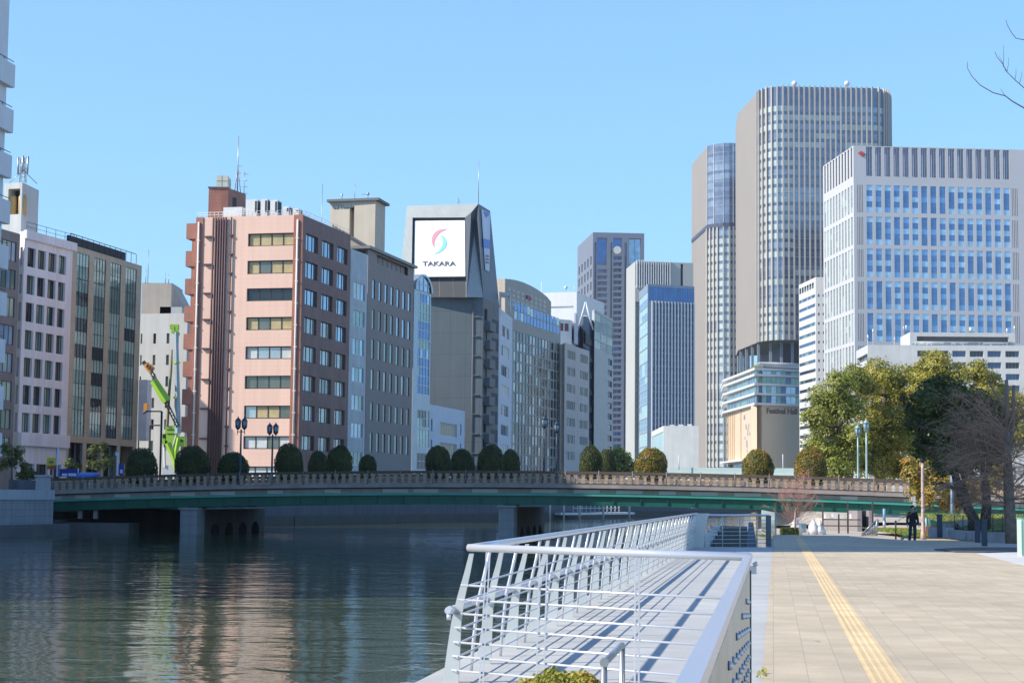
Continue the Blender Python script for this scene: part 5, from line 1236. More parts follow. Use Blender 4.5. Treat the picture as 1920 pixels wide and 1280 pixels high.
# corner fence facing the camera
cL = wl(Y0, RH); cR = Vector((1.745,12.98,RH)); fd = (cR-cL).to_2d(); fl = fd.length; fu = fd/fl
root = thing('corner_fence', 'front railing of thin horizontal bars joining the long railing at its corner', 'railing', (cL.x,cL.y,0))
mb = MB(); mb.tube([cL-Vector((fu.x*.02,fu.y*.02,0)), cR+Vector((fu.x*.02,fu.y*.02,0))], .031, 12); part('top_rail', mb, M_ralt, root)
for z in (.10,.215,.33,.45,.565,.68,.80):
    x0 = prof_x(z)-prof_x(RH)-.03; mb = MB(); mb.tube([(cL.x+fu.x*x0, cL.y+fu.y*x0, z), (cR.x-fu.x*.05, cR.y-fu.y*.05, z)], .009, 8); part('bar', mb, M_ral, root)
for u in (.19, .77, 1.67):
    for du in ((-.018,.018) if u != .77 else (-.045,.03)):
        mb = MB(); q = Vector((cL.x+fu.x*(u+du)*1., cL.y+fu.y*(u+du), 0)); lean = -.045 if u < .3 else (-.02 if u < 1 else 0)
        for dd in (-.012,): mb.obox((q.x+lean-.006, q.y-.02, .0), (.012,0,0), (0,.04,0), (-lean,0,RH-.03))
        part('post', mb, M_ral, root)
# right hand rail with panels, running back past the camera
rE = Vector((cR.x-math.sin(HD)*16, cR.y-math.cos(HD)*16, RH))
root = thing('panel_railing', 'flat topped handrail over grey steel panels with bolt caps running towards the camera', 'railing', (cR.x,cR.y,0))
rd = (rE-cR).to_2d().normalized(); mb = MB()
c = cR+Vector((-rd.x*.08,-rd.y*.08,-.03)); mb.obox((c.x-.026,c.y,c.z), (rd.x*16,rd.y*16,0), (.052,0,0), (0,0,.045)); part('top_rail', mb, mat('rail_flat', (.62,.64,.72), .3, .5, var=.04), root)
mb = MB(); mb.tube([(c.x+.04,c.y+.03,RH-.06),(c.x+.07,c.y+.02,RH-.05)], .018, 8); mb.box((c.x+.035,c.y+.05,RH-.10),(.06,.04,.06)); part('end_bracket', mb, M_ral, root)
M_pan = mat('panel_steel', (.36,.40,.38), .35, .5, var=.14, scale=1.2, streak=.15)
for k in range(62):
    a = Vector((cR.x+rd.x*.255*k, cR.y+rd.y*.255*k)); mb = MB(); mb.obox((a.x-.012,a.y,.05), (rd.x*.247,rd.y*.247,0), (.024,0,0), (0,0,RH-.13)); part('panel', mb, M_pan, root)
mb = MB(); mb.box((cR.x+.0,cR.y+.035,RH/2-.05),(.05,.05,RH-.1)); part('end_post', mb, mat('post_dark', (.05,.09,.09), .5, .3), root)
random.seed(12); kb = MB(); kb.tube([(0,0,0),(.008,0,0),(.016,0,0),(.021,0,0)], [.019,.018,.013,.004], 10); km = kb.mesh('bolt_cap', M_ral)
for k in range(10):
    d = (12.9-(5.2+.72*k)); 
    for j in range(8):
        t = d/abs(rd.y)*1.0; o = put('bolt_cap', km, root, loc=Vector((cR.x+rd.x*t+.0125, cR.y+rd.y*t, .895-.045*(k % 2)-.09*j))-wpos(root))
# tall end panel and cross railing at the far end of the boardwalk
root = thing('curved_screen', 'solid curved blue grey end panel closing the long railing', 'panel', wl(58.4,0))
mb = MB()
for z0, z1 in zip([0,.3,.6,.85],[.3,.6,.85,1.12]): q = [wl(58.4,z0,-.1), wl(58.4,z0,.36-.0*z0), wl(58.4,z1,.40), wl(58.4,z1,-.06)]; mb.face(q); mb.face([p+Vector((0,.04,0)) for p in q][::-1])
part('plate', mb, M_plate, root)
A = wl(58.9, 0, .1); B = Pz(1441,1024,0); root = thing('end_railing', 'low cross railing of thin bars at the shaded end of the boardwalk', 'railing', A)
d = B-A; mb = MB(); mb.tube([A+Vector((0,0,1.06)), B+Vector((0,0,1.06))], .035, 8); part('top_rail', mb, M_ralt, root)
for z in (.12,.25,.38,.51,.64,.77,.90): mb = MB(); mb.tube([A+Vector((0,0,z)), B+Vector((0,0,z))], .009, 5); part('bar', mb, M_ral, root)
for t in (.12,.36,.6,.83): q = A+d*t; mb = MB(); mb.tube([q, q+Vector((0,0,1.04))], .018, 6); part('post', mb, M_plate, root)
mb = MB(); mb.box((B.x,B.y,.53),(.16,.16,1.06)); part('end_post', mb, mat('post_blue', (.10,.13,.17), .5, .3), root)
# steps down behind it
root = thing('stepped_block', 'dark stepped stone block behind the cross railing', 'steps', Pz(1385,1022,0)+Vector((0,2.5,0))); q = root.location
for k in range(4):
    mb = MB(); mb.obox((q.x-.55+k*.16,q.y+k*.6,-.3), (1.25-k*.1,0,0), (0,.6,0), (0,0,.42+k*.16)); part('step', mb, mat('block_dark', (.10,.11,.10), .8, var=.15), root)
for k in range(5): mb = MB(); mb.obox((q.x-1.15+k*.2,q.y+.1+k*.55,-.3), (.45,0,0), (0,.5,0), (0,0,.38+k*.13)); part('edge_stone', mb, M_conc2, root)
root = thing('blue_pillar', 'blue grey slanted post among the railings at the boardwalk end', 'post', P(1408,1020,60.5)); q = root.location; mb = MB()
mb.face([(q.x-.13,q.y,-.1),(q.x+.22,q.y,-.1),(q.x+.08,q.y,.82),(q.x-.05,q.y,.82)]); mb.face([(q.x-.13,q.y+.2,-.1),(q.x+.22,q.y+.2,-.1),(q.x+.08,q.y+.2,.82),(q.x-.05,q.y+.2,.82)][::-1]); mb.face([(q.x-.13,q.y,-.1),(q.x-.05,q.y,.82),(q.x-.05,q.y+.2,.82),(q.x-.13,q.y+.2,-.1)]); mb.face([(q.x+.22,q.y,-.1),(q.x+.08,q.y,.82),(q.x+.08,q.y+.2,.82),(q.x+.22,q.y+.2,-.1)])
mb.face([(q.x-.05,q.y,.82),(q.x+.08,q.y,.82),(q.x+.08,q.y+.2,.82),(q.x-.05,q.y+.2,.82)]); part('shaft', mb, mat('post_slate', (.16,.20,.28), .6), root)
# ---- bush and short handrail at the bottom edge
LM_sh = leafmat('shrub_leaf', [(.10,.13,.015),(.30,.32,.04),(.50,.42,.07),(.45,.16,.04)], cs=5)
c = P(1056,1248,8.4); cz = c.z-.055; r = np.random.default_rng(9); n = 17000
th = r.random(n)*2*np.pi; rr_ = np.sqrt(r.random(n)); top = cz-.02
pos = np.stack([c.x+rr_*.33*np.cos(th), 8.6+rr_*.42*np.sin(th), np.zeros(n)],1); hh = (1-rr_**3.2); pos[:,2] = np.where(r.random(n) < .6, .25+(top-.25)*hh**.5+r.normal(0,.012,n)+.012*np.sin(pos[:,0]*38), .25+(top-.25)*r.random(n)*hh**.5)
nrm = np.stack([np.cos(th)*rr_, np.sin(th)*rr_, np.full(n,.9)],1)
root = thing('low_shrub', 'yellow green leafy shrub top at the bottom edge beside the short handrail', 'shrub', (c.x,8.6,0)); put('foliage', leaf_mesh('foliage', pos, nrm, .024, LM_sh, .75, seed=2, off=root.location), root)
mb = MB(); mb.lathe((c.x,8.6,0), [(.1,0),(.26,.3),(.3,.45),(.24,cz-.1),(.1,cz-.06)], 14); part('inner_foliage', mb, leafmat('shrub_inner', [(.05,.06,.01),(.10,.10,.02)], tr=0), root)
mb = MB(); random.seed(4)
for k in range(7): a = k*.9; mb.tube([(c.x,8.6,.02),(c.x+.12*math.cos(a),8.6+.12*math.sin(a),.3),(c.x+.2*math.cos(a),8.6+.2*math.sin(a),.5)], .008, 5)
part('stem', mb, M_trunk, root)
root = thing('short_handrail', 'short grey tube handrail standing in front of the shrub', 'handrail', (0,0,0))
b_ = P(1166,1209,8.8); zt = b_.z; a = Pz(1133,1241,zt); root.location = (a.x,a.y,0); mb = MB(); mb.tube([a, b_], .0165, 10); part('rail', mb, M_steel, root)
for q in (a+Vector((0,.02,0)), b_-Vector((0,.02,0))): mb = MB(); mb.tube([(q.x,q.y,0),(q.x,q.y,zt-.01)], .015, 10); part('post', mb, M_steel, root)
mb = MB(); mb.tube([a-Vector((0,.008,0)), a+Vector((0,.012,0))], .021, 10); part('end_cap', mb, M_steel, root)
# ================================================================ TREES, PARK, PEOPLE, STREET
def lobes_leaves(ls, size, dens, seed, squash=.85):
    r = np.random.default_rng(seed); P_, N_ = [], []
    for (c, rad) in ls:
        n = int(dens*rad*rad/(size*size)); d = r.normal(0,1,(n,3)); d /= np.linalg.norm(d,axis=1)[:,None]; d[:,2] = np.abs(d[:,2])*np.where(r.random(n) < .72, 1, -1)
        lump = 1+.16*np.sin(d[:,0]*6+c[0])*np.sin(d[:,1]*5+c[1])+.12*np.sin(d[:,2]*8+c[2])+.08*np.sin(d[:,0]*15+d[:,2]*13)
        rr = rad*lump*(.72+.33*r.random(n)**.6); p = d*rr[:,None]; p[:,2] *= squash; P_.append(p+np.array(c)); N_.append(d+np.array([0,0,.35]))
    return np.concatenate(P_), np.concatenate(N_)
def blob(mb, c, rad, sq=.85, n=9, mi=0):
    prof = [(rad*math.sin(math.pi*(k+.3)/(n-.4)), -rad*sq*math.cos(math.pi*(k+.3)/(n-.4))) for k in range(n)]
    prof = [(max(a,.02), b) for a, b in prof]; mb.lathe(c, prof, 10, mi)
def tree(name, label, cat, lobes, Y, spread, trunk, tr, lm, inner, size=.24, dens=3.4, seed=1, group=None, bark=None, ground=None, limbs=True):
    rs = random.Random(seed); ls = []
    for px, py, rp in lobes: y = Y+rs.uniform(-spread, spread); ls.append((P(px, py, y), rp*y/FPX*1.0))
    sub_ = []
    for c, rad in ls:
        for k in range(6):
            d = Vector((rs.gauss(0,1), rs.gauss(0,1), rs.gauss(.2,.8))).normalized(); sub_.append((c+d*rad*.78, rad*rs.uniform(.34,.52)))
    tp = [P(a, b, Y) for a, b in trunk]
    if ground is not None: tp[0].z = ground-.1
    root = thing(name, label, cat, (tp[0].x, tp[0].y, tp[0].z+.1), group)
    mb = MB(); k = len(tp); mb.tube(tp, [tr*(1-.55*i/max(1,k-1))*(1.35 if i == 0 else 1) for i in range(k)], 9)
    if limbs:
        for c, rad in ls:
            s = min(tp[1:], key=lambda p: (p-c).length); m = (s+c)/2+Vector((rs.uniform(-.3,.3),rs.uniform(-.3,.3),-.25*rad)); mb.tube([s, m, c], [tr*.38, tr*.24, tr*.1], 6)
    part('trunk', mb, bark or M_trunk, root)
    pos, nr = lobes_leaves(ls+sub_, size, dens*6.5, seed); cr = put('crown', leaf_mesh('crown', pos, nr, size, lm, .42, seed=seed, off=root.location), root)
    mb = MB()
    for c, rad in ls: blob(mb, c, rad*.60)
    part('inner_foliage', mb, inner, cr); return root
LM_cam = leafmat('camphor_leaf', [(.16,.18,.025),(.30,.295,.04),(.47,.41,.065),(.56,.43,.08)], cs=.42, tr=.3)
LM_cam2 = leafmat('camphor_leaf_green', [(.12,.17,.025),(.23,.27,.04),(.38,.385,.06),(.47,.42,.075)], cs=.42, tr=.3)
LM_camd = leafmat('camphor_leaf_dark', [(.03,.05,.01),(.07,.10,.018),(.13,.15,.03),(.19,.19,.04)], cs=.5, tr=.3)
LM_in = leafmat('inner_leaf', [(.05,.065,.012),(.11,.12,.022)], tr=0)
LM_or = leafmat('autumn_leaf', [(.12,.14,.02),(.32,.28,.04),(.52,.33,.06),(.55,.22,.06)], cs=1.3, tr=.3)
gp = 'camphor trees beyond the bridge'
tree('camphor_tree', 'leftmost broad green tree, in front of the striped white building', 'tree', [(1575,722,32),(1602,712,28),(1548,752,32),(1588,768,36),(1531,788,26),(1560,805,36),(1527,832,24),(1548,850,32),(1580,850,38),(1602,822,30),(1566,885,30),(1532,866,20)], 160, 3, [(1590,915),(1592,870),(1575,800),(1578,750)], .42, LM_cam2, LM_in, .21, 2.6, 21, gp, ground=1)
tree('camphor_tree', 'golden green tree between the leftmost one and the highest crown', 'tree', [(1650,706,36),(1680,714,32),(1625,727,26),(1660,752,40),(1640,792,38),(1682,790,36),(1612,826,30),(1650,836,42),(1690,830,32),(1640,872,38),(1680,878,34),(1608,868,22)], 166, 3.5, [(1650,915),(1652,870),(1650,800),(1660,740)], .45, LM_cam, LM_in, .21, 2.6, 22, gp, ground=1)
tree('camphor_tree', 'golden green tree with the highest crown, above the pink pole', 'tree', [(1757,690,36),(1728,712,34),(1788,713,32),(1750,742,42),(1712,752,32),(1703,795,28),(1740,790,38),(1780,770,36),(1720,840,34),(1760,850,36)], 164, 3.5, [(1752,915),(1750,860),(1748,800),(1755,730)], .45, LM_cam, LM_in, .21, 2.6, 23, gp, ground=1)
tree('camphor_tree', 'golden green tree farthest right, its top left of the bare tree', 'tree', [(1828,700,28),(1853,715,26),(1838,745,34),(1880,745,30),(1912,768,34),(1865,785,36),(1905,820,36),(1850,830,34)], 168, 3, [(1862,915),(1860,860),(1855,800),(1845,740)], .4, LM_cam, LM_in, .21, 2.6, 24, gp, ground=1)
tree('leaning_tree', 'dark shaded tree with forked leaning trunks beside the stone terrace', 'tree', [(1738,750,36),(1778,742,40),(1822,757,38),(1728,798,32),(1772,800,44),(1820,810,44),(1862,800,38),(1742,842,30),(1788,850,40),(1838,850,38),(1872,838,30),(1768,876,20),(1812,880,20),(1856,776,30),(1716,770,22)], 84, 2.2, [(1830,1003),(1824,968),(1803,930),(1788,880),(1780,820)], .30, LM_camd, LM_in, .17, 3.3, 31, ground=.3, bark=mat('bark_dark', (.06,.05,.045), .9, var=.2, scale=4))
rt = bpy.data.objects['leaning_tree']
for tk in ([(1846,1000),(1850,950),(1846,890),(1840,820)], [(1806,935),(1788,915),(1766,905),(1748,908)], [(1822,965),(1812,925),(1802,880),(1815,820)]):
    mb = MB(); q = [P(a, b_, 84.3) for a, b_ in tk]; w = .3 if tk[0][0] == 1846 else .13; mb.tube(q, [w, w*.8, w*.6, w*.35], 8); part('limb', mb, MATS['bark_dark'], rt)
tree('autumn_tree', 'orange green tree with drooping leaves behind the pink pole', 'tree', [(1712,890,22),(1735,898,28),(1722,925,24),(1758,915,28),(1788,918,28),(1778,944,20),(1816,918,24),(1702,868,14),(1726,870,18),(1738,943,15),(1846,912,22),(1868,890,24),(1800,950,14)], 110, 2.2, [(1803,985),(1804,950),(1797,920),(1770,905)], .12, LM_or, LM_in, .18, 3.2, 33, ground=0, bark=mat('bark_pale', (.42,.33,.26), .9))
tree('street_tree', 'small pale green tree behind the bridge right of the touching dark pair of bushes', 'tree', [(1158,850,14),(1170,862,16),(1160,878,16),(1182,878,14)], 250, 1.5, [(1168,900),(1168,880),(1165,862)], .15, LM_cam2, LM_in, .32, 3, 35, ground=1.5)
tree('street_tree', 'thin leafy tree above the quay at the left edge', 'tree', [(14,842,14),(34,850,14),(24,866,16),(44,872,11),(8,868,13)], 140, 1.2, [(22,917),(22,890),(24,865)], .1, leafmat('street_leaf', [(.06,.08,.02),(.18,.18,.04),(.34,.33,.09)], cs=1.5), LM_in, .16, 1.6, 36, ground=GZ)
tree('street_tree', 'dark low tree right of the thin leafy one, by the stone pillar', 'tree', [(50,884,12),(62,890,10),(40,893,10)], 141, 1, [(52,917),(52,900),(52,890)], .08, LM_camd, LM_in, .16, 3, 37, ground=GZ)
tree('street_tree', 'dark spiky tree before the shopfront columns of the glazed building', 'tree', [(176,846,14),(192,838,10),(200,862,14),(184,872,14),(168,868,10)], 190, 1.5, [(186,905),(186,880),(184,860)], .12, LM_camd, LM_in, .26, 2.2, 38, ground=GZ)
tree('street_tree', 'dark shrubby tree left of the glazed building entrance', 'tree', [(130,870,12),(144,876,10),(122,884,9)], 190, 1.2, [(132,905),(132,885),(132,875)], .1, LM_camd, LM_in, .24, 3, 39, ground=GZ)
# bare trees
def bare(name, label, base, trunk, tr, seed, levels, bark, twig, n1, spread_x, L0, droop, twr=.012, group=None, dirs=None):
    rs = random.Random(seed); root = thing(name, label, 'tree', base, group); mb = MB(); mb.tube(trunk, [tr*(1-.5*i/(len(trunk)-1)) for i in range(len(trunk))], 8); part('trunk', mb, bark, root)
    def br(mb, p, d, L, r_, lev):
        pts = [p]; q = p; dd = d.normalized()
        for k in range(4):
            dd = (dd+Vector((rs.uniform(-.25,.25), rs.uniform(-.25,.25), rs.uniform(-.2,.22)-droop*.1*k))).normalized(); q = q+dd*(L/4); pts.append(q)
        mb.tube(pts, [r_*(1-.17*k) for k in range(5)], 4 if r_ < .03 else 6, caps=False)
        if lev > 0:
            for k in range(4 if lev > 1 else 5):
                s = pts[rs.randint(1,4)]; nd = (dd+Vector((rs.uniform(-.9,.9),rs.uniform(-.9,.9),rs.uniform(-.5,.75)))).normalized(); br(mb, s, nd, L*rs.uniform(.45,.7), max(twr, r_*.5), lev-1)
    for i in range(n1):
        mb = MB(); k = rs.random(); idx = min(len(trunk)-2, (1 if L0 > 1.5 else 0)+int(k*(len(trunk)-1))); s = Vector(trunk[idx]).lerp(Vector(trunk[idx+1]), rs.random()); d = Vector((rs.uniform(*spread_x), rs.uniform(-.6,.6), rs.uniform(-.1,.7))) if dirs is None else dirs(rs)
        br(mb, s, d, L0*rs.uniform(.7,1.2), tr*.11, levels); part('branch', mb, twig, root)
    return root
Mb1 = mat('bare_bark', (.22,.165,.135), .9, var=.25, scale=5); Mtw = mat('bare_twig', (.40,.25,.17), .8, var=.2); Mtwr = mat('red_twig', (.50,.25,.20), .8, var=.2)
tb = P(1899,1030,70); tk = [tb, P(1893,960,70), P(1890,880,70), P(1887,800,70), P(1886,742,70)]
bt = bare('bare_tree', 'bare grey tree at the right edge with cut upright stubs and a haze of twigs', tb, tk[:4], .28, 5, 3, Mb1, Mtw, 72, (-1.3,.4), 1.9, .5, twr=.005, dirs=lambda rs: Vector((rs.uniform(-1.2,.5), rs.uniform(-.7,.7), rs.uniform(-.12,.55))))
for q in ([P(1887,800,70), P(1888,760,70), P(1887,712,70)], [P(1890,860,70), P(1899,800,70), P(1901,722,70)], [P(1888,780,70), P(1872,745,70), P(1850,712,70)]):
    mb = MB(); w = .10 if q[2].x > P(1870,712,70).x else .05; mb.tube(q, [w, w*.9, w*.7], 8); part('stub', mb, Mb1, bt)
gb = P(1491,1003,99); gb.z = hgt(gb.x, gb.y)-.02
bare('bare_shrub_tree', 'small vase shaped bare tree with reddish twigs before the bridge', gb, [gb, gb+Vector((0,0,1.0)), gb+Vector((.02,0,1.5))], .07, 8, 3, mat('pale_bark', (.45,.38,.33), .9), Mtwr, 15, (-.6,.6), 1.35, -.2, twr=.006, dirs=lambda rs: Vector((rs.uniform(-.7,.7), rs.uniform(-.5,.5), 1)))
nb_ = Vector((6.6, 12.5, 0)); tw = thing('overhanging_tree', 'bare twigs of a near tree reaching into the sky at the upper right', 'tree', nb_)
Mnt = mat('near_twig', (.10,.07,.09), .7, var=.1); mb = MB(); mb.tube([nb_, nb_+Vector((-.05,0,2)), nb_+Vector((.1,0,3.6)), nb_+Vector((-.2,0,5))], [.16,.13,.1,.06], 8); part('trunk', mb, Mb1, tw)
J = nb_+Vector((.08,0,3.3))
for ws, pts_ in ((.0052,[(1980,240),(1919,202),(1898,190),(1885,180),(1862,174),(1838,160),(1822,143),(1814,128),(1814,116)]),(.0036,[(1975,215),(1919,164),(1903,150),(1888,135),(1880,120),(1870,108),(1865,97)]),(.0034,[(1970,60),(1919,75),(1905,72),(1897,62),(1890,50),(1886,38)])):
    q = [P(a, b_, 12) for a, b_ in pts_]; mb = MB(); mb.tube([J]+q, [.03]+[ws*(1-.085*i) for i in range(len(q))], 5, caps=False)
    if pts_[1][0] == 1919 and pts_[1][1] == 164:
        for s, e in (((1881,126),(1881,85)),((1886,134),(1873,105)),((1888,136),(1891,108)),((1903,150),(1905,128)),((1911,158),(1916,135))): mb.tube([P(*s,12), P((s[0]+e[0])/2+1,(s[1]+e[1])/2,12), P(*e,12)], [.0022,.0016,.001], 4, caps=False)
    if pts_[1][1] == 202: mb.tube([P(1885,180,12), P(1880,173,12), P(1876,167,12)], [.002,.0016,.001], 4, caps=False)
    part('branch', mb, Mnt, tw)

# ---- park behind the crest
M_stone = mat('terrace_stone', (.34,.35,.37), .85, var=.12, scale=2); M_grass = leafmat('grass_blade', [(.10,.14,.02),(.26,.30,.04),(.34,.34,.05)], cs=.8, tr=.2)
def gz(x, y): return hgt(x, y)-.02
def lawn(name, x0, x1, y0, y1, n, seed, rise=0., top=None):
    r = np.random.default_rng(seed); x = x0+(x1-x0)*r.random(n); y = y0+(y1-y0)*r.random(n); z = np.array([gz(a, b_) for a, b_ in zip(x, y)]) if top is None else top(x, y)
    pos = np.stack([x,y,z+.03],1); o = put(name, leaf_mesh(name, pos, np.tile([0,-.7,.7],(n,1)), .09, M_grass, .6, seed=seed)); o['kind'] = 'stuff'
    mb = MB(); k = 6
    for i in range(k):
        for j in range(k):
            q = [(x0+(x1-x0)*(i+a)/k, y0+(y1-y0)*(j+b_)/k) for a, b_ in ((0,0),(1,0),(1,1),(0,1))]; mb.face([(a, b_, (gz(a,b_) if top is None else float(top(np.array([a]),np.array([b_]))[0]))+.012) for a, b_ in q])
    s = solo(name+'_soil', mb, mat('lawn_soil', (.16,.17,.04), .95, var=.3, scale=1), kind='structure')
lawn('riverside_lawn', 13.4, 16.4, 87.5, 100, 5000, 1)
lawn('path_lawn', 21.6, 24.6, 95, 109, 5000, 2, top=lambda x, y: np.full_like(x, -.30)+(y-95)*.02)
mound = lambda x, y: -.02+np.minimum(1.0, np.maximum(0,(y-80)/16)+np.maximum(0,(x-21.5)/14))*.95
lawn('terrace_lawn', 21.8, 30, 83, 99, 7000, 3, top=mound)
# stone terrace edges
ta = Pz(1752,1008,0); rt_ = thing('stone_terrace', 'shaded stepped stone edging around the raised lawn on the right', 'retaining wall', ta)
for i, (xa, ya, xb, yb, h) in enumerate([(1742,1005,1775,1006,.42),(1777,1007,1810,1010,.34),(1812,1010,1850,1012,.30),(1853,1013,1880,1014,.36),(1883,1015,1925,1017,.30)]):
    a, c = Pz(xa,ya,0), Pz(xb,yb,0); d = c-a; mb = MB(); mb.obox((a.x,a.y,-.05), d, (-d.y/d.length*.5,d.x/d.length*.5,0), (0,0,h+.05)); part('block', mb, M_stone, rt_)
for i, (xa, ya, xb, yb, h0, h1) in enumerate([(1745,995,1772,986,.35,.8),(1773,985,1800,977,.8,1.25),(1802,976,1830,972,1.2,1.5),(1800,992,1835,985,.5,.75),(1836,984,1870,990,.75,.55),(1872,990,1905,975,.5,1.0)]):
    a, c = P(xa,ya,84+i), P(xb,yb,86+i); d = c-a; mb = MB(); mb.obox((a.x,a.y,-.05), Vector((d.x,d.y,0)), (0,.5,0), (0,0,(a.z+c.z)/2+.05)); part('block', mb, M_stone, rt_)
mb = MB()
for xa in (1790,1806,1862,1880): a = P(xa, 1000, 82); mb.tube([(a.x,a.y,0),(a.x,a.y,1.0)], .025, 5)
part('guard_rail', mb, mat('rail_dark', (.06,.07,.09), .5, .4), rt_)
mb = MB(); e = [Pz(a, b_, 0) for a, b_ in ((1752,1031),(1790,1028.5),(1850,1027.5),(1912,1028),(1912,1034),(1850,1036),(1790,1035.5))]; mb.prism([(p.x,p.y) for p in e], -.02, .045); solo('planter_kerb', mb, mat('kerb_dark', (.10,.10,.10), .85, var=.2), 'low dark stone kerb around a bare bed at the foot of the bare tree', 'kerb', base=(e[0].x,e[0].y,0))
# posts and poles
M_bpost = mat('post_navy', (.045,.065,.10), .5, .3)
for px, y0, y1, w, Y, lab in ((1762,1013,966,.21,80,'dark blue square post right of the walking person'),(1846,1024,976,.17,64,'dark blue square post in front of the leaning tree trunk, right of its twin'),(1833,1016,978,.17,70,'dark blue square post in front of the leaning tree trunk, left of its twin')):
    a = P(px, y0, Y); zt = P(px, y1, Y).z; root = thing('square_post', lab, 'post', (a.x,a.y,0), 'dark blue square posts'); mb = MB(); mb.box((a.x,a.y,zt/2),(w,w,zt)); part('shaft', mb, M_bpost, root); mb = MB(); mb.box((a.x,a.y,zt+.03),(w*1.2,w*1.2,.06)); part('cap', mb, M_bpost, root)
a = P(1731,1003,92); a.z = gz(a.x,a.y); root = thing('park_lamp', 'tall pinkish beige pole rising in front of the orange green tree', 'lamp post', a); M_pp = mat('pole_pink', (.62,.45,.40), .5, .1, var=.06)
zt = P(1727,868,92).z; mb = MB(); mb.lathe(a, [(.15,0),(.13,.3),(.10,.5),(.075,zt-a.z-.3),(.07,zt-a.z)], 10); part('pole', mb, M_pp, root)
mb = MB(); mb.lathe((a.x,a.y,zt), [(.07,0),(.14,.1),(.17,.35),(.1,.5),(.03,.55)], 10); part('lamp_head', mb, M_lampb, root)
a = P(1786,990,98); a.z = gz(a.x,a.y); root = thing('park_lamp', 'thick blue grey lamp pole on a flared base under the leaning tree', 'lamp post', a); zt = P(1786,860,98).z; k = mat('pole_blue_grey', (.16,.22,.30), .5, .3)
mb = MB(); mb.lathe(a, [(.26,0),(.26,.75),(.2,.9),(.14,1.1),(.115,1.3),(.10,zt-a.z)], 10); part('pole', mb, k, root); mb = MB(); mb.lathe((a.x,a.y,zt), [(.1,0),(.2,.15),(.2,.7),(.05,.95)], 8); part('lantern', mb, k, root)
a = P(1713,1000,97); a.z = gz(a.x,a.y); root = thing('park_sign', 'white two piece sign standing behind the person', 'sign', a); mb = MB(); mb.tube([a,(a.x,a.y,P(1713,948,97).z)], .03, 6); part('pole', mb, M_steel, root)
for xa, xb, ya, yb in ((1708.8,1711.2,931,939),(1712,1716.5,931,950)): q = P(xa,yb,97); q2_ = P(xb,ya,97); mb = MB(); mb.obox(q, (q2_.x-q.x,0,0), (0,.04,0), (0,0,q2_.z-q.z)); part('board', mb, M_white, root)
root = thing('utility_cabinet', 'pale mint cabinet edge standing at the right edge of the picture', 'cabinet', Pz(1918,1043,0)); q = root.location; zt = P(1915,972,q.y).z; mb = MB(); mb.obox((q.x-.02,q.y,0), (.8,0,0), (0,.5,0), (0,0,zt)); part('body', mb, mat('cabinet_mint', (.50,.62,.55), .5, .1), root); mb = MB(); mb.obox((q.x-.04,q.y-.02,zt), (.84,0,0), (0,.54,0), (0,0,.04)); mb.obox((q.x-.03,q.y-.012,.05), (.03,0,0), (0,.012,0), (0,0,zt-.1)); part('trim', mb, mat('cabinet_edge', (.10,.35,.25), .5), root)
a = P(1658,975,112); root = thing('blue_post', 'pale blue post on the sunlit grass under the bridge', 'post', (a.x,a.y,a.z)); mb = MB(); mb.tube([a,(a.x,a.y,P(1658,953,112).z)], .09, 8); part('shaft', mb, mat('post_pale_blue', (.22,.36,.62), .5), root); mb = MB(); mb.tube([a+Vector((0,0,-.6)),a], .1, 8); part('base', mb, M_steel, root)
a = P(1679.5,996,92); root = thing('bollard', 'thin black bollard beside the pale path', 'bollard', (a.x,a.y,gz(a.x,a.y))); g = root.location.z; zt = P(1679,976,92).z; mb = MB(); mb.tube([(a.x,a.y,g),(a.x,a.y,zt-.06)], .045, 8); part('shaft', mb, M_dark, root); mb = MB(); mb.lathe((a.x,a.y,zt-.06), [(.06,0),(.06,.04),(.03,.08)], 8); part('cap', mb, M_dark, root)
# fence with green net and brown pickets
root = thing('green_fence', 'pale blue framed fence with a green screen under the orange tree', 'fence', P(1738,985,112)); Mfb = mat('frame_pale_blue', (.30,.50,.58), .5); Mnet = mat('net_green', (.10,.30,.16), .8, var=.25, scale=2)
a, c = P(1737,986,112), P(1800,986,114); zt = P(1738,964,112).z; d = c-a
for t in (0,.09,.36,.66,1.): q = a+d*t; mb = MB(); mb.tube([(q.x,q.y,q.z-.3),(q.x,q.y,zt)], .07, 6); part('post', mb, Mfb, root)
mb = MB(); mb.obox((a.x,a.y+.1,a.z-.1), (d.x,d.y,0), (0,.05,0), (0,0,zt-a.z)); part('screen', mb, Mnet, root)
root = thing('picket_fence', 'short brown picket fence beside the pink pole', 'fence', P(1736,1000,95)); a, c = P(1736,1001,95), P(1758,1001,95); zt = P(1736,986,95).z; Mpk = mat('picket_brown', (.40,.20,.14), .8)
for k in range(13): q = a+(c-a)*k/12; mb = MB(); mb.box((q.x,q.y,(a.z+zt)/2),(.045,.03,zt-a.z)); part('picket', mb, Mpk, root)
mb = MB(); mb.obox((a.x,a.y+.02,zt-.12), (c.x-a.x,c.y-a.y,0), (0,.03,0), (0,0,.06)); part('rail', mb, Mpk, root)
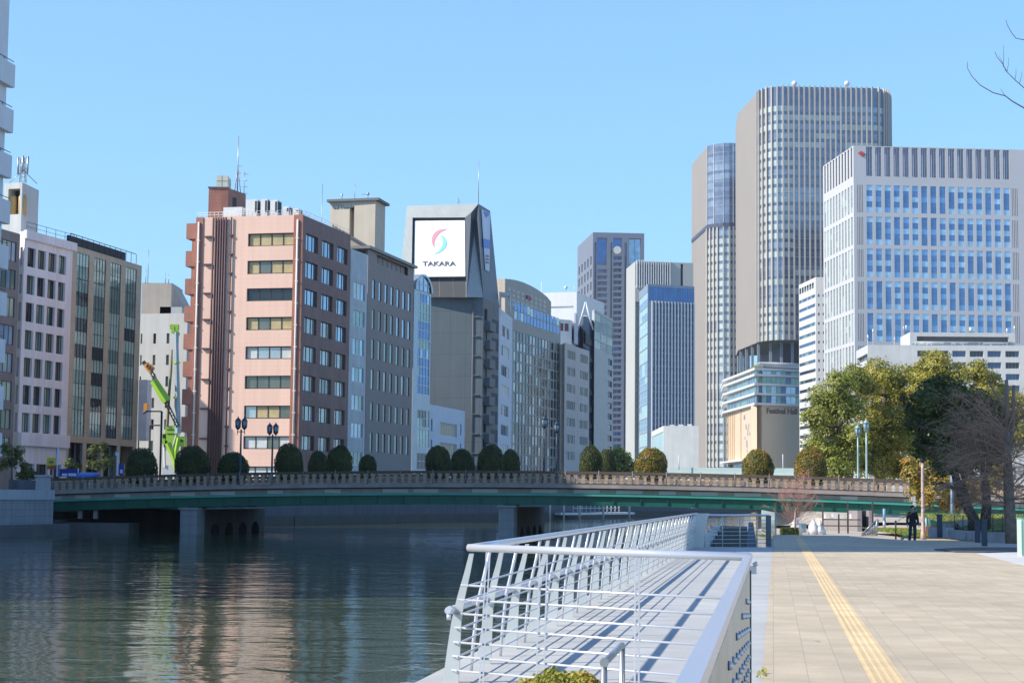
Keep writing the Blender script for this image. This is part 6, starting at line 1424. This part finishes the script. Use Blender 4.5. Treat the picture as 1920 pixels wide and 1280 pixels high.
# stone wall and frame under the bridge
root = thing('underpass_wall', 'pale stone faced block under the bridge with a dark doorway', 'wall', P(1545,1003,116)); YW = 116; M_uw = mat('underpass_stone', (.62,.54,.47), .85, var=.06, joints=(1.2,.9,.03,.15)); zt = P(1580,972,YW).z; zb_ = -1
def wbox(xa, xb, ya, yb, Y, dep, m, nm, par): a, c = P(xa,yb,Y), P(xb,ya,Y); mb = MB(); mb.obox(a, (c.x-a.x,0,0), (0,dep,0), (0,0,c.z-a.z)); return part(nm, mb, m, par)
wbox(1544,1608,972,1010,YW,3,M_uw,'wall',root); wbox(1608,1616,957,1010,YW,3,mat('mauve_wall', (.30,.26,.27), .8),'pier',root); wbox(1616,1630,957,1010,YW+1,1,M_dark,'doorway',root); wbox(1630,1637,957,1010,YW,3,MATS['mauve_wall'],'pier',root)
for xa, xb in ((1548,1554),(1562,1571),(1574,1582),(1596,1606)): wbox(xa,xb,963,972,YW+2,.6,M_white,'window',root)
root = thing('post_and_rail_fence', 'dark brown post and rail frame standing in front of the pale stone block', 'frame', P(1543,1003,108)); Mfr = mat('frame_brown', (.09,.065,.06), .6)
for x in (1543,1573,1590,1636.5): y1 = 941 if x != 1573 else 963; wbox(x-1.1,x+1.1,y1,1006,108,.08,Mfr,'post',root)
for y in (973.5,985.3): wbox(1542,1614,y-.6,y+.7,107.9,.07,Mfr,'rail',root)
root = thing('lattice_railing', 'grey lattice stair railing right of the dark doorway', 'railing', P(1628,1003,100)); mb = MB()
for k in range(9): a = P(1616+k*3.2, 1004, 100); c = P(1616+k*3.2, 1000-k*3.1, 100); mb.tube([a, c], .03, 4); mb.tube([a, P(1622+k*3.2, 998-k*3.1, 100)], .022, 4)
mb.tube([P(1616,1000,100), P(1644,974,100)], .04, 5); part('balusters', mb, M_steel, root)
mb = MB(); mb.tube([P(1644,1004,100), P(1644,972,100)], .05, 6); part('post', mb, M_steel, root)
# white wrapped bundles, hedge, green picket fence
for i, (x, y0, y1, w, lab) in enumerate(((1492,990,972,17,'broad white covered heap right behind the red twigged tree trunk'),(1525,991,974,13,'white covered heap nearest the blue crates, left of its neighbour'),(1538,993,976,13,'white covered heap touching the dark frame, the lowest of them'))):
    a = P(x, y0, 104); a.z = gz(a.x,a.y); zt = P(x, y1, 104).z; root = thing('covered_heap', lab, 'covered heap', a, 'white covered heaps in the park'); h = zt-a.z; w_ = w*104/FPX; mb = MB(); rs = random.Random(i)
    mb.lathe(a, [(w_*rs.uniform(.6,.75),0),(w_*rs.uniform(.6,.8),h*.3),(w_*rs.uniform(.45,.65),h*.55),(w_*rs.uniform(.3,.5),h*.8),(w_*.12,h)], 12, smooth=True)
    mb.v = [(x_+rs.uniform(-.05,.05), y_+rs.uniform(-.05,.05), z_+rs.uniform(-.04,.04)) for x_, y_, z_ in mb.v]; part('cover', mb, mat('cover_white', (.70,.70,.70), .7, var=.15, scale=4), root)
    mb = MB(); mb.lathe((a.x,a.y,a.z+h*.62), [(w_*.52,0),(w_*.52,.05)], 7); part('rope', mb, M_steel, root)
a, c = P(1502,990,106), P(1512,972,106); root = thing('crate_stack', 'blue grey stack of crates between the white bundles', 'crates', (a.x,a.y,gz(a.x,a.y)));
for k in range(5): z = a.z-.25+(c.z-a.z)*k/5; mb = MB(); mb.obox((a.x,a.y,z), (c.x-a.x,0,0), (0,.5,0), (0,0,(c.z-a.z)/5-.02)); part('crate', mb, mat('crate_blue', (.16,.26,.32), .7, var=.2), root)
a = P(1480,1002,93); r = np.random.default_rng(6); n = 2600; pos = np.stack([a.x+(r.random(n)-.5)*.95, 93+(r.random(n)-.5)*.7, gz(a.x,93)+.05+r.random(n)*.5],1)
root = thing('low_hedge', 'small dark clipped hedge at the top edge of the promenade', 'hedge', (a.x,93,gz(a.x,93))); put('foliage', leaf_mesh('foliage', pos, np.tile([0,-.5,.5],(n,1)), .07, leafmat('hedge_leaf', [(.05,.06,.02),(.14,.14,.04),(.2,.17,.07)], cs=3), .8, seed=6, off=root.location), root)
mb = MB(); mb.box((a.x,93,gz(a.x,93)+.25),(.85,.6,.5)); part('inner_foliage', mb, LM_in, root)
root = thing('thin_picket_fence', 'pale thin upright picket fence along the water beyond the boardwalk end', 'fence', P(1384,985,100)); Mtp = mat('picket_pale', (.45,.52,.50), .5, .2)
for k in range(24):
    t = k/23; y = 88+t*26; q = Vector((np.interp(y,[86,127],[13.0,17.7]), y, 0)); q.z = gz(q.x+.5, q.y); mb = MB(); mb.tube([q, q+Vector((0,0,1.35))], .016, 4); part('picket', mb, Mtp, root)
mb = MB(); 
for z in (.3,1.1): mb.tube([(13.2,88,-.5+z),(16.2,114,-.5+z)], .02, 4)
part('rail', mb, Mtp, root)
# dark twiggy plant by the person
a = P(1690,1012,84); g = gz(a.x,a.y); bare('twiggy_plant', 'dark low twiggy plant left of the dog', Vector((a.x,a.y,g)), [(a.x,a.y,g),(a.x,a.y,g+.12),(a.x,a.y,g+.2)], .02, 3, 1, Mtw, mat('twig_black', (.03,.03,.03), .8), 9, (-.4,.4), .3, 0, twr=.006, dirs=lambda rs: Vector((rs.uniform(-.5,.5), rs.uniform(-.5,.5), 1)))
# ---- person
def skin(name, verts, edges, rad, m, parent, root_i=0, sub=1):
    me = bpy.data.meshes.new(name); me.from_pydata([tuple(v) for v in verts], edges, []); o = put(name, me, parent); me.materials.append(m)
    md = o.modifiers.new('skin', 'SKIN'); md.use_smooth_shade = True
    for i, s in enumerate(me.skin_vertices[0].data): s.radius = rad[i] if hasattr(rad[i], '__len__') else (rad[i], rad[i]); s.use_root = (i == root_i)
    ss = o.modifiers.new('sub', 'SUBSURF'); ss.levels = sub; ss.render_levels = sub+1; return o
a = P(1711.5,1013,84.5); g = gz(a.x,a.y); Mskin = mat('skin_tone', (.45,.28,.20), .6, var=0); Mjk = mat('jacket_black', (.012,.013,.016), .8, var=.2, scale=6); Mtr = mat('trousers_navy', (.03,.04,.07), .85, var=.2, scale=6); Mwh = mat('shoe_white', (.6,.6,.62), .6)
root = thing('person', 'person in a black jacket, cap and dark trousers walking towards the camera on the path', 'person', (a.x,a.y,g), rz=.12)
V = [(0,0,.95),(0,0,1.12),(0,0,1.30),(0,0,1.43),(0,-.005,1.53),(0,-.02,1.655),(.09,0,.90),(.10,-.04,.50),(.11,.06,.08),(.11,-.06,.04),(-.09,0,.90),(-.11,.05,.50),(-.11,.12,.09),(-.11,0,.05),(.17,0,1.40),(.25,.02,1.13),(.27,-.06,.90),(.27,-.09,.81),(-.17,0,1.40),(-.26,.0,1.13),(-.28,-.03,.89),(-.28,-.05,.80)]
E = [(0,1),(1,2),(2,3),(3,4),(4,5),(0,6),(6,7),(7,8),(8,9),(0,10),(10,11),(11,12),(12,13),(3,14),(14,15),(15,16),(16,17),(3,18),(18,19),(19,20),(20,21)]
Rr = [(.13,.10),(.13,.10),(.15,.11),(.09,.075),.05,(.082,.098),.085,.06,.04,.04,.085,.06,.04,.04,.06,.042,.032,.03,.06,.042,.032,.03]
body = skin('body', V, E, Rr, Mskin, root)
skin('jacket', [V[i] for i in (0,1,2,3,14,15,16,18,19,20)]+[(0,0,.80),(0,-.005,1.49)], [(0,1),(1,2),(2,3),(3,4),(4,5),(5,6),(3,7),(7,8),(8,9),(10,0),(3,11)], [(.19,.14),(.18,.14),(.19,.14),(.13,.105),.085,.07,.055,.085,.07,.055,(.19,.145),.075], Mjk, root, 1)
skin('trousers', [V[i] for i in (0,6,7,8,10,11,12)], [(0,1),(1,2),(2,3),(0,4),(4,5),(5,6)], [(.15,.12),.105,.085,.07,.105,.085,.07], Mtr, root)
for sx in (1,-1): skin('shoe', [(.11*sx,.05 if sx > 0 else .11,.05),(.11*sx,-.12 if sx > 0 else -.05,.04)], [(0,1)], [(.05,.05),(.045,.035)], Mwh, root)
mb = MB(); o0 = root.location; mb.lathe(o0+Vector((0,-.015,1.67)), [(.10,0),(.105,.04),(.09,.09),(.04,.115)], 12); mb.box(tuple(o0+Vector((0,-.13,1.675))), (.14,.10,.015)); part('cap', mb, Mjk, root)
mb = MB(); mb.lathe(o0+Vector((0,-.115,1.60)), [(.012,-.01),(.018,.0),(.008,.045)], 6)
for sx in (1,-1): mb.lathe(o0+Vector((sx*.082,0,1.61)), [(.008,-.03),(.016,0),(.01,.03)], 6)
part('nose_and_ears', mb, Mskin, body)
mb = MB()
for sx in (1,-1): mb.box(tuple(o0+Vector((sx*.03,-.106,1.635))), (.022,.006,.010))
mb.box(tuple(o0+Vector((0,-.104,1.565))), (.045,.006,.008)); part('eyes_and_mouth', mb, Mjk, body)
for sx, b0 in ((1,V[17]),(-1,V[21])):
    for k in range(5):
        p = Vector(b0)+Vector((sx*.004+(k-2)*.0,-.02+k*.014,-.01)); L_ = (.07,.08,.075,.06,.045)[k] if k < 4 else .045
        vs = [p, p+Vector((sx*-.004,-.004,-L_*.6)), p+Vector((sx*-.014,-.008,-L_))] if k else [p+Vector((0,-.02,.03)), p+Vector((sx*-.02,-.04,0)), p+Vector((sx*-.02,-.045,-.03))]
        skin('finger', vs, [(0,1),(1,2)], [.011,.009,.007], Mskin, body, sub=0)
# ---- dog
a2 = P(1700,1013,84.8); g = gz(a2.x,a2.y); root = thing('dog', 'small tan and white dog in a green coat beside the person', 'dog', (a2.x,a2.y,g), rz=1.1); Mtan = mat('fur_tan', (.62,.40,.20), .9, var=.15, scale=12); Mcoat = mat('coat_green', (.02,.55,.30), .7)
V = [(0,.16,.28),(0,.02,.27),(0,-.13,.28),(0,-.19,.35),(0,-.25,.40),(0,-.33,.375),(.05,-.12,.18),(.05,-.13,.09),(.05,-.14,.02),(-.05,-.12,.18),(-.05,-.10,.09),(-.05,-.12,.02),(.05,.17,.2),(.05,.21,.11),(.05,.18,.02),(-.05,.17,.2),(-.05,.21,.11),(-.05,.19,.02),(0,.24,.33),(0,.27,.42)]
E = [(0,1),(1,2),(2,3),(3,4),(4,5),(2,6),(6,7),(7,8),(2,9),(9,10),(10,11),(0,12),(12,13),(13,14),(0,15),(15,16),(16,17),(0,18),(18,19)]
skin('body', V, E, [.065,.07,.085,.05,.055,.025,.035,.02,.018,.035,.02,.018,.04,.02,.018,.04,.02,.018,.02,.012], Mtan, root, 1)
skin('coat', [V[0],V[1],V[2]], [(0,1),(1,2)], [.078,.085,.098], Mcoat, root); o0 = root.location; mb = MB()
for sx in (1,-1): mb.face([tuple(o0+Vector(q)) for q in ((sx*.02,-.23,.44),(sx*.055,-.22,.43),(sx*.05,-.21,.50))]); 
part('ears', mb, Mtan, root)

# ---- crane and street things on the left bank
M_lime = mat('crane_lime', (.36,.58,.05), .45, .1, var=.08); YC = 188
root = thing('mobile_crane', 'lime green mobile crane with upright boom and lattice jib beside the pink building', 'crane', (P(325,885,YC).x, YC, GZ))
def cbox(xa, xb, ya, yb, dep, m, nm, Y=YC, par=None): a, c = P(xa,yb,Y), P(xb,ya,Y); mb = MB(); mb.obox(a, (c.x-a.x,0,0), (0,dep,0), (0,0,c.z-a.z)); return part(nm, mb, m, par or root)
def beam(pts_, w, m, nm, par=None, Y=YC, n=4): mb = MB(); mb.tube([P(a, b_, Y) for a, b_ in pts_], w, n, smooth=False); return part(nm, mb, m, par or root)
M_boom = mat('boom_grey', (.34,.40,.42), .5, .3); M_lat = mat('lattice_dark', (.07,.08,.09), .6, .3); M_strp = mat('hook_orange', (.75,.28,.03), .5)
cbox(304,332,872,893,2.6,M_conc2,'truck_body'); ob_ = cbox(309,329,798,834,2.0,M_lime,'engine_house'); cbox(303,314,826,832,1.6,M_lime,'deck_plate'); cbox(334,345,818,836,1.8,M_lime,'counterweight')
beam([(314,830),(322,848),(329,868),(332,882)], .30, M_lime, 'lower_arm'); beam([(335,820),(330,845),(329,862)], .28, M_lime, 'lower_arm')
cbox(304,311,812,826,1.2,M_lime,'cab'); cbox(305,310,814,821,.05,G_dark,'cab_window',YC-.03); beam([(324,838),(331,815)], .13, M_steel, 'hydraulic_cylinder'); beam([(337,818),(334,700),(327,612)], .03, M_lat, 'hoist_cable'); cbox(313,326,804,806,.05,M_lat,'vent',YC-.04); cbox(313,326,812,814,.05,M_lat,'vent',YC-.04); cbox(335.5,343.5,824,828,.05,M_lat,'marking',YC-.04)
bm = beam([(333.5,812),(332.5,730),(330.5,622)], [.34,.27,.2], M_boom, 'boom')
for y in (680,745): beam([(331.2,y-1.5),(331.2,y+1.5)], .36, M_lime, 'collar', bm)
for q in (((318,334),(608,616)),((321,333),(616,624)),((326,335),(622,628))): cbox(q[0][0],q[0][1],q[1][0],q[1][1],.7,M_lime,'boom_head')
# lattice jib leaning left
mb = MB(); p0, p1 = (334,800), (280,690)
for off in ((-2.2,1.2),(2.4,-1.2)): mb.tube([P(p0[0]+off[0],p0[1]+off[1],YC-.5), P(p1[0]+off[0],p1[1]+off[1],YC-.5)], .07, 4)
for k in range(18):
    t0, t1 = k/18, (k+1)/18; s0 = 1 if k % 2 else -1
    f = lambda t, s_: P(p0[0]+(p1[0]-p0[0])*t+s_*2.3, p0[1]+(p1[1]-p0[1])*t-s_*1.2, YC-.5); mb.tube([f(t0,s0), f(t1,-s0)], .045, 4)
jib = part('lattice_jib', mb, M_lat, root); beam([(313,752),(301,734),(288,713)], [.5,.48,.42], M_lime, 'jib_sleeve', jib, YC-.6)
beam([(286,695),(279,688),(273,682)], [.42,.40,.3], M_strp, 'hook_block', jib, YC-.6); beam([(272,682),(268,678)], .22, M_lat, 'hook', jib, YC-.6)
for t in (.2,.5,.8): beam([(286-13*t+1.6,695-13*t+.5-3),(286-13*t-1.6,695-13*t+.5+3)], .12, M_lat, 'stripe', jib, YC-.95)
beam([(331,800),(315,765),(290,700)], .035, M_lat, 'hoist_cable'); beam([(313.5,798),(317,740),(321,690),(322.5,655)], [.17,.15,.13,.08], mat('mast_olive', (.22,.17,.09), .7), 'mast'); beam([(309,876),(308.5,850),(308,838)], .12, M_conc2, 'outrigger')
# hook block hanging left
root = thing('hook_block', 'small orange striped hook block hanging in front of the pale wall', 'hook block', P(273,770,YC)); cbox(269,276,756,770,.6,M_strp,'block',YC,root); beam([(268,774),(275,770)], .15, M_lat, 'hook', root)
# traffic light masts
for (x, y0, ya, xa, lab, Y) in ((300,893,771,274,'dark street mast with a long arm left of the crane, the taller of two',160),(278.5,893,797,300,'dark street mast with a low arm behind the leftmost round bush, the shorter of two',162)):
    a = P(x,y0,Y); root = thing('street_mast', lab, 'mast', (a.x,a.y,GZ)); mb = MB(); zt = P(x,ya,Y).z; mb.tube([(a.x,a.y,GZ),(a.x,a.y,zt)], .1, 7); part('pole', mb, M_dark, root); mb = MB(); mb.tube([(a.x,a.y,zt),(P(xa,ya,Y).x,a.y,zt)], .07, 6); part('arm', mb, M_dark, root)
# signs
def signboard(name, label, x0, x1, y0, y1, Y, m, pole=True, extra=(), cat='sign'):
    a, c = P(x0,y1,Y), P(x1,y0,Y); root = thing(name, label, cat, ((a.x+c.x)/2, Y, GZ)); mb = MB(); mb.obox(a, (c.x-a.x,0,0), (0,.15,0), (0,0,c.z-a.z)); part('board', mb, m, root)
    if pole: mb = MB(); mb.tube([((a.x+c.x)/2,Y+.2,GZ),((a.x+c.x)/2,Y+.2,c.z-.1)], .06, 6); part('pole', mb, M_dark, root)
    for (xa, xb, ya, yb, mm, nm) in extra: a, c = P(xa,yb,Y-.03), P(xb,ya,Y-.03); mb = MB(); mb.obox(a, (c.x-a.x,0,0), (0,.05,0), (0,0,c.z-a.z)); part(nm, mb, mm, root)
    return root
M_yel = mat('sign_yellow', (.80,.62,.03), .5); M_dbl = mat('sign_deep_blue', (.02,.03,.30), .4); M_blu = mat('canopy_blue', (.03,.16,.55), .4); M_oran = mat('sign_orange', (.45,.12,.03), .5); M_pbl = mat('strip_pale_blue', (.60,.72,.92), .4)
signboard('shop_sign', 'yellow and orange hanging sign above the stone pillar', 87, 104, 858, 872, 150, M_yel, True, ((88,103,872.5,879,M_oran,'lower_board'),(92,100,864,868,M_dkgrey,'emblem')))
signboard('light_strip', 'tall pale blue strip pillar right of the yellow sign', 105.5, 109, 839, 893, 149, M_pbl, False, ((104.3,105.3,839,893,M_dbl,'edge'),), 'sign pillar')
signboard('info_board', 'deep blue route board between the pale strip and the bus shelter', 111, 146, 879, 893, 150, M_dbl, True, ((116,126,887,892,M_pbl,'panel'),(128,143,887,892,M_pbl,'panel'),(145.5,147.5,878,886,M_pbl,'lamp')))
signboard('light_strip', 'pale blue strip pillar left of the leftmost round bush', 218, 222, 848, 890, 150, M_pbl, False, ((216,221,847,854,M_pbl,'head'),), 'sign pillar')
signboard('info_board', 'deep blue board with a yellow edge beside the leftmost round bush', 222.5, 232.5, 869, 890, 150, M_dbl, False, ((225,230,880,887,M_pbl,'panel'),(233.5,237,872,890,M_yel,'edge')))
a, c = P(143,893,146), P(170,884,146); root = thing('bus_shelter', 'blue curved roof of a bus shelter behind the bridge balustrade', 'bus shelter', (a.x,146,GZ)); mb = MB()
arcs = [(0,0),(.5,.25),(1.0,.36),(1.4,.36)]
for (ya, za), (yb, zb3) in zip(arcs, arcs[1:]): mb.face([(a.x-.1,146+ya,a.z+za),(c.x,146+ya,a.z+za),(c.x+.8,146+yb,a.z+zb3),(a.x+.2,146+yb,a.z+zb3)]); mb.face([(a.x-.1,146+ya,a.z+za-.06),(c.x,146+ya,a.z+za-.06),(c.x+.8,146+yb,a.z+zb3-.06),(a.x+.2,146+yb,a.z+zb3-.06)][::-1])
part('roof', mb, M_blu, root); mb = MB(); mb.obox((a.x,145.95,a.z-.1), (c.x-a.x,0,0), (0,.05,0), (0,0,.16)); part('roof_edge', mb, M_blu, root)
for x in (144,168): q = P(x,893,146.3); mb = MB(); mb.tube([(q.x,q.y,GZ),(q.x,q.y,a.z)], .05, 6); part('post', mb, M_pbl, root)

# ---- a few fallen leaves
LM_fall = leafmat('fallen_leaf', [(.45,.30,.05),(.60,.48,.08),(.35,.18,.05)], cs=3, tr=0); rs = random.Random(8)
for i, (x, y, lab) in enumerate(((1654,1147,'small yellow leaf on the paving right of the tactile strip, nearest its middle'),(1533,1201,'small brown leaf on the paving left of the tactile strip'),(1846,1233,'small leaf lying alone near the lower right corner of the paving'))):
    a = Pz(x, y, .012); mb = MB(); an = rs.uniform(0,6.28); k = rs.uniform(.022,.034)
    q = [a+Vector((k*r_*math.cos(an+t), k*r_*math.sin(an+t), h)) for t, r_, h in ((0,1.3,.008),(1.0,.8,.002),(2.2,.7,.006),(3.14,1.2,.0),(4.1,.7,.007),(5.3,.8,.002))]; mb.face(q); mb.tube([q[3], q[3]+(q[3]-q[0])*.35], .0015, 4)
    solo('fallen_leaf', mb, LM_fall, lab, 'leaf', 'fallen leaves on the promenade', base=tuple(a))
# ---- air
hz_ = MB(); hz_.obox((-6050,-420,-4.5), (12100,0,0), (0,9480,0), (0,0,232)); o = solo('haze', hz_, M_white, kind='stuff', base=(0,0,0))
m = bpy.data.materials.new('haze_air'); m.use_nodes = True; N = m.node_tree.nodes; L = m.node_tree.links; N.remove(N['Principled BSDF'])
v = N.new('ShaderNodeVolumePrincipled'); v.inputs['Color'].default_value = (.80,.88,1,1); v.inputs['Density'].default_value = .00010; v.inputs['Anisotropy'].default_value = .2; L.new(v.outputs[0], N['Material Output'].inputs['Volume'])
o.data.materials.clear(); o.data.materials.append(m)
